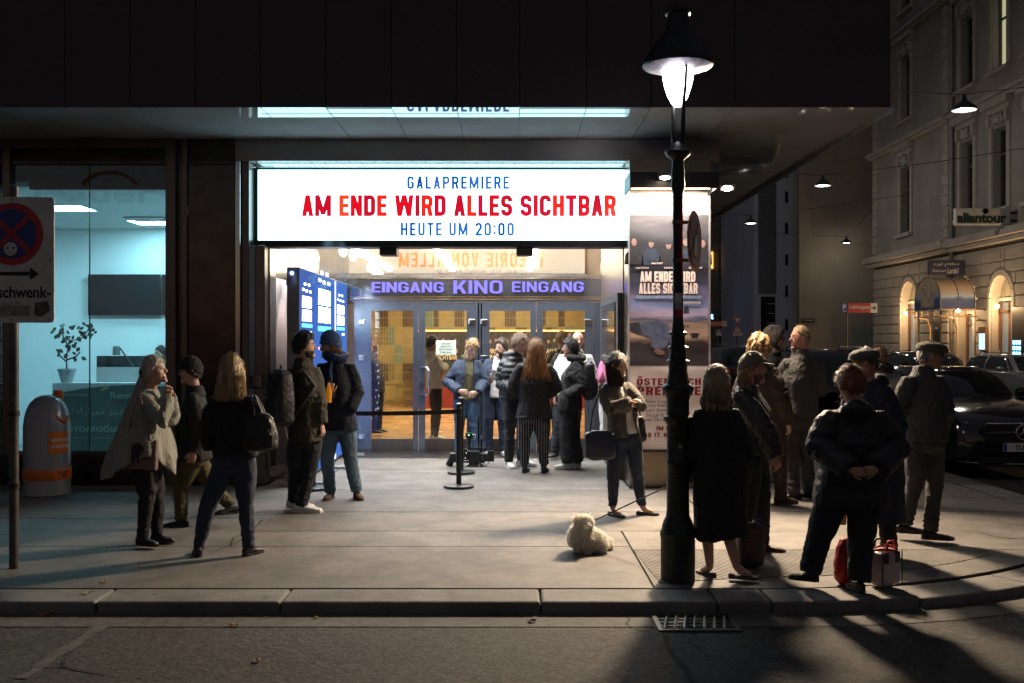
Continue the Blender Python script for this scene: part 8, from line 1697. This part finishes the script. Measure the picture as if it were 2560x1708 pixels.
# phone, bottle, video camera
jp = J_ALL['p9']; c = jp['wra'] + V(.035, -.05, .09); t = thing('phone', 'black mobile phone in the bearded man\'s hand', 'phone', tuple(c)); Mph = Matrix.Rotation(R(-20), 3, 'X') @ Matrix.Rotation(R(12), 3, 'Y')
MB().obox(c, (.072, .009, .145), Mph).build('case', BLACK, t, bevel=.006); MB().obox(c + V(0, .0065, 0), (.064, .001, .135), Mph).build('screen', SCRN, t)
jp = J_ALL['p5']; c = W(822, 985, 10.40); t = thing('bottle', 'orange drink bottle held by the woman in the blue cap', 'bottle', tuple(c))
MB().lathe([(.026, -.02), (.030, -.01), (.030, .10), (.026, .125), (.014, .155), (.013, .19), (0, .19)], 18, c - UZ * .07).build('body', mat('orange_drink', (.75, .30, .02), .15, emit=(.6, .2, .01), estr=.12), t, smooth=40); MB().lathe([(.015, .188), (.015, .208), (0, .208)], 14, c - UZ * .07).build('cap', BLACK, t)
c = W(1538, 872, 14.0); t = thing('video_camera', 'video camera with red label held up by the blonde woman', 'video camera', tuple(c))
MB().obox(c + V(.01, .02, .0), (.11, .22, .10)).build('body', CB, t, bevel=.008); MB().tube([c + V(-.11, -.09, -.02), c + V(.09, -.09, -.02)], [.042, .036], 14).build('lens', CB, t, smooth=40); MB().obox(c + V(.08, -.05, .09), (.09, .06, .08)).build('viewfinder', CB, t, bevel=.006); MB().obox(c + V(-.06, -.11, .075), (.15, .004, .05)).build('red_label', RED, t); sline('label_text', 'WSM', c + V(-.12, -.114, .06), UX, UZ, .10, .028, SWH, t, .002)
MB().tube([c + V(.05, .0, -.05), c + V(.10, -.02, -.14), c + V(.16, 0, -.20)], .012, 6).build('cable', CB, t, smooth=True)
# ================================================================== DOG
dg_ = thing('dog', 'fluffy cream pomeranian sitting on the pavement beside the street lamp', 'dog', tuple(G(1468, 1379)))
dD = G(1468, 1379).y
def dq(px, py, dd=0): return W(px, py, dD + dd)
b = MB(); Mi = Matrix.Identity(3)
b.tube([dq(1448, 1330, -.03), dq(1455, 1348, 0), dq(1480, 1352, .03), dq(1503, 1358, .05)], [.075, .092, .088, .060], 16)   # trunk: deep chest to rump
b.tube([dq(1452, 1335, -.03), dq(1458, 1318, -.05), dq(1461, 1308, -.06)], [.07, .062, .058], 14)                              # neck
b.ell(dq(1461, 1307, -.06), (.062, .066, .058), Mi, 18, 12); b.tube([dq(1466, 1312, -.10), dq(1472, 1316, -.135), dq(1475, 1318, -.155)], [.034, .023, .014], 12)
for px, dd in ((1446, -.04), (1470, -.075)): b.tube([dq(px, 1345, dd), dq(px - 1, 1362, dd), dq(px, 1376, dd - .01), dq(px + 3, 1379, dd - .035)], [.034, .026, .020, .016], 10)
b.tube([dq(1502, 1352, -.02), dq(1494, 1366, -.05), dq(1508, 1372, -.03), dq(1506, 1378, -.06), dq(1512, 1379, -.085)], [.05, .045, .028, .020, .016], 10)
b.tube([dq(1504, 1352, .08), dq(1500, 1368, .10), dq(1512, 1377, .08)], [.045, .035, .02], 10)
for px, dd in ((1445, -.045), (1470, -.01)): b.tube([dq(px, 1302, dd), dq(px - 1, 1290, dd - .005)], [.024, .006], 8)
b.tube([dq(1510, 1356, .06), dq(1524, 1362, .08), dq(1530, 1368, .07)], [.035, .03, .01], 8)
dm = remesh(b, .008, 2); FURM = mat('cream_fur', (.96, .93, .86), .8, 0, .04, 12); fn_ = FURM.node_tree; tr_ = fn_.nodes.new('ShaderNodeBsdfTranslucent'); tr_.inputs[0].default_value = (.95, .92, .84, 1); mx_ = fn_.nodes.new('ShaderNodeMixShader'); mx_.inputs[0].default_value = .45; fn_.links.new(fn_.nodes['Principled BSDF'].outputs[0], mx_.inputs[1]); fn_.links.new(tr_.outputs[0], mx_.inputs[2]); fn_.links.new(mx_.outputs[0], fn_.nodes['Material Output'].inputs[0]); body = finish(dm, 'body', FURM, dg_)
c = coords(dm); n = normals(dm); tri = np.array([p.vertices[:3] for p in dm.polygons]); r = np.random.default_rng(5); idx = r.integers(0, len(tri), 21000)
fb = MB(); hd_ = np.array(dq(1461, 1309, -.06)); msz = np.array(dq(1473, 1316, -.14)); vs = []; fs = []
for i in idx:
    w = r.dirichlet((1, 1, 1)); p = (c[tri[i]] * w[:, None]).sum(0); nn_ = n[tri[i]].mean(0); dm_ = np.linalg.norm(p - msz)
    if dm_ < .045: continue
    if p[2] < .012: continue
    L = .043 * (.5 + .8 * r.random()); hdist = np.linalg.norm(p - hd_)
    if hdist < .075: L *= .62
    if p[2] < .07: L *= .45
    if dm_ < .075: L *= .35
    d = nn_ * 1.0 + np.array([0, 0, -.35]) + r.normal(size=3) * .22; d /= np.linalg.norm(d)
    if p[2] + d[2] * L < .004: d[2] = abs(d[2]) * .2
    s = np.cross(d, r.normal(size=3)); s /= np.linalg.norm(s); s *= .0024
    k = len(vs); mid = p + d * L * .55 + np.array([0, 0, -.004]); vs += [p - s, p + s, mid + s * .8, mid - s * .8, p + d * L + np.array([0, 0, -.012])]; fs += [(k, k + 1, k + 2, k + 3), (k + 3, k + 2, k + 4)]
fb.v = [tuple(x) for x in vs]; fb.f = fs; fb.m = [0] * len(fs); fb.build('fur', FURM, dg_, kind='stuff')
MB().ell(dq(1475.5, 1317, -.168), (.010, .009, .008), Mi, 10, 6).build('nose', EYED, dg_, smooth=True)
for px, py, dd in ((1464.5, 1311, -.128), (1475, 1310, -.112)): MB().ell(dq(px, py, dd), (.008, .008, .008), Mi, 10, 6).build('eye', EYED, dg_, smooth=True)
MB().tube([dq(1470, 1323, -.145), dq(1474, 1324, -.15), dq(1477, 1322, -.14)], .003, 5).build('mouth', EYED, dg_)
ld = MB().tube([dq(1482, 1305, -.01), W(1492, 1298, 8.1), W(1570, 1262, 8.2), W(1665, 1218, 7.95), J_ALL['p17']['wra'] + V(0, 0, -.05)], .0065, 6).build('leash', LEATH, label='thin dark leash running from the dog towards the lamp post', cat='leash', smooth=True)
# a puff of vapour drifting up under the sign
VM = bpy.data.materials.new('vapour'); VM.use_nodes = True; nt = VM.node_tree; nt.nodes.remove(nt.nodes['Principled BSDF']); pv = nt.nodes.new('ShaderNodeVolumePrincipled'); pv.inputs['Color'].default_value = (.75, .9, 1, 1)
tc = nt.nodes.new('ShaderNodeTexCoord'); nz = nt.nodes.new('ShaderNodeTexNoise'); nz.inputs['Scale'].default_value = 7; nz.inputs['Detail'].default_value = 4; nt.links.new(tc.outputs['Object'], nz.inputs['Vector']); mr = nt.nodes.new('ShaderNodeMapRange'); mr.inputs[1].default_value = .46; mr.inputs[2].default_value = .72; mr.inputs[4].default_value = 2.6
nt.links.new(nz.outputs[0], mr.inputs[0]); nt.links.new(mr.outputs[0], pv.inputs['Density']); nt.links.new(pv.outputs[0], nt.nodes['Material Output'].inputs['Volume'])
vb = MB()
for px, py, r_ in ((800, 700, .16), (822, 672, .20), (838, 640, .22), (832, 612, .18), (862, 690, .20)): vb.ell(W(px, py, 11.85), (r_, r_ * .7, r_ * .8), nu=14, nv=9)
me = remesh(vb, .03, 4); finish(me, 'vapour', VM, None, label='thin bluish puff of vapour drifting under the marquee', cat='vapour', kind='stuff')
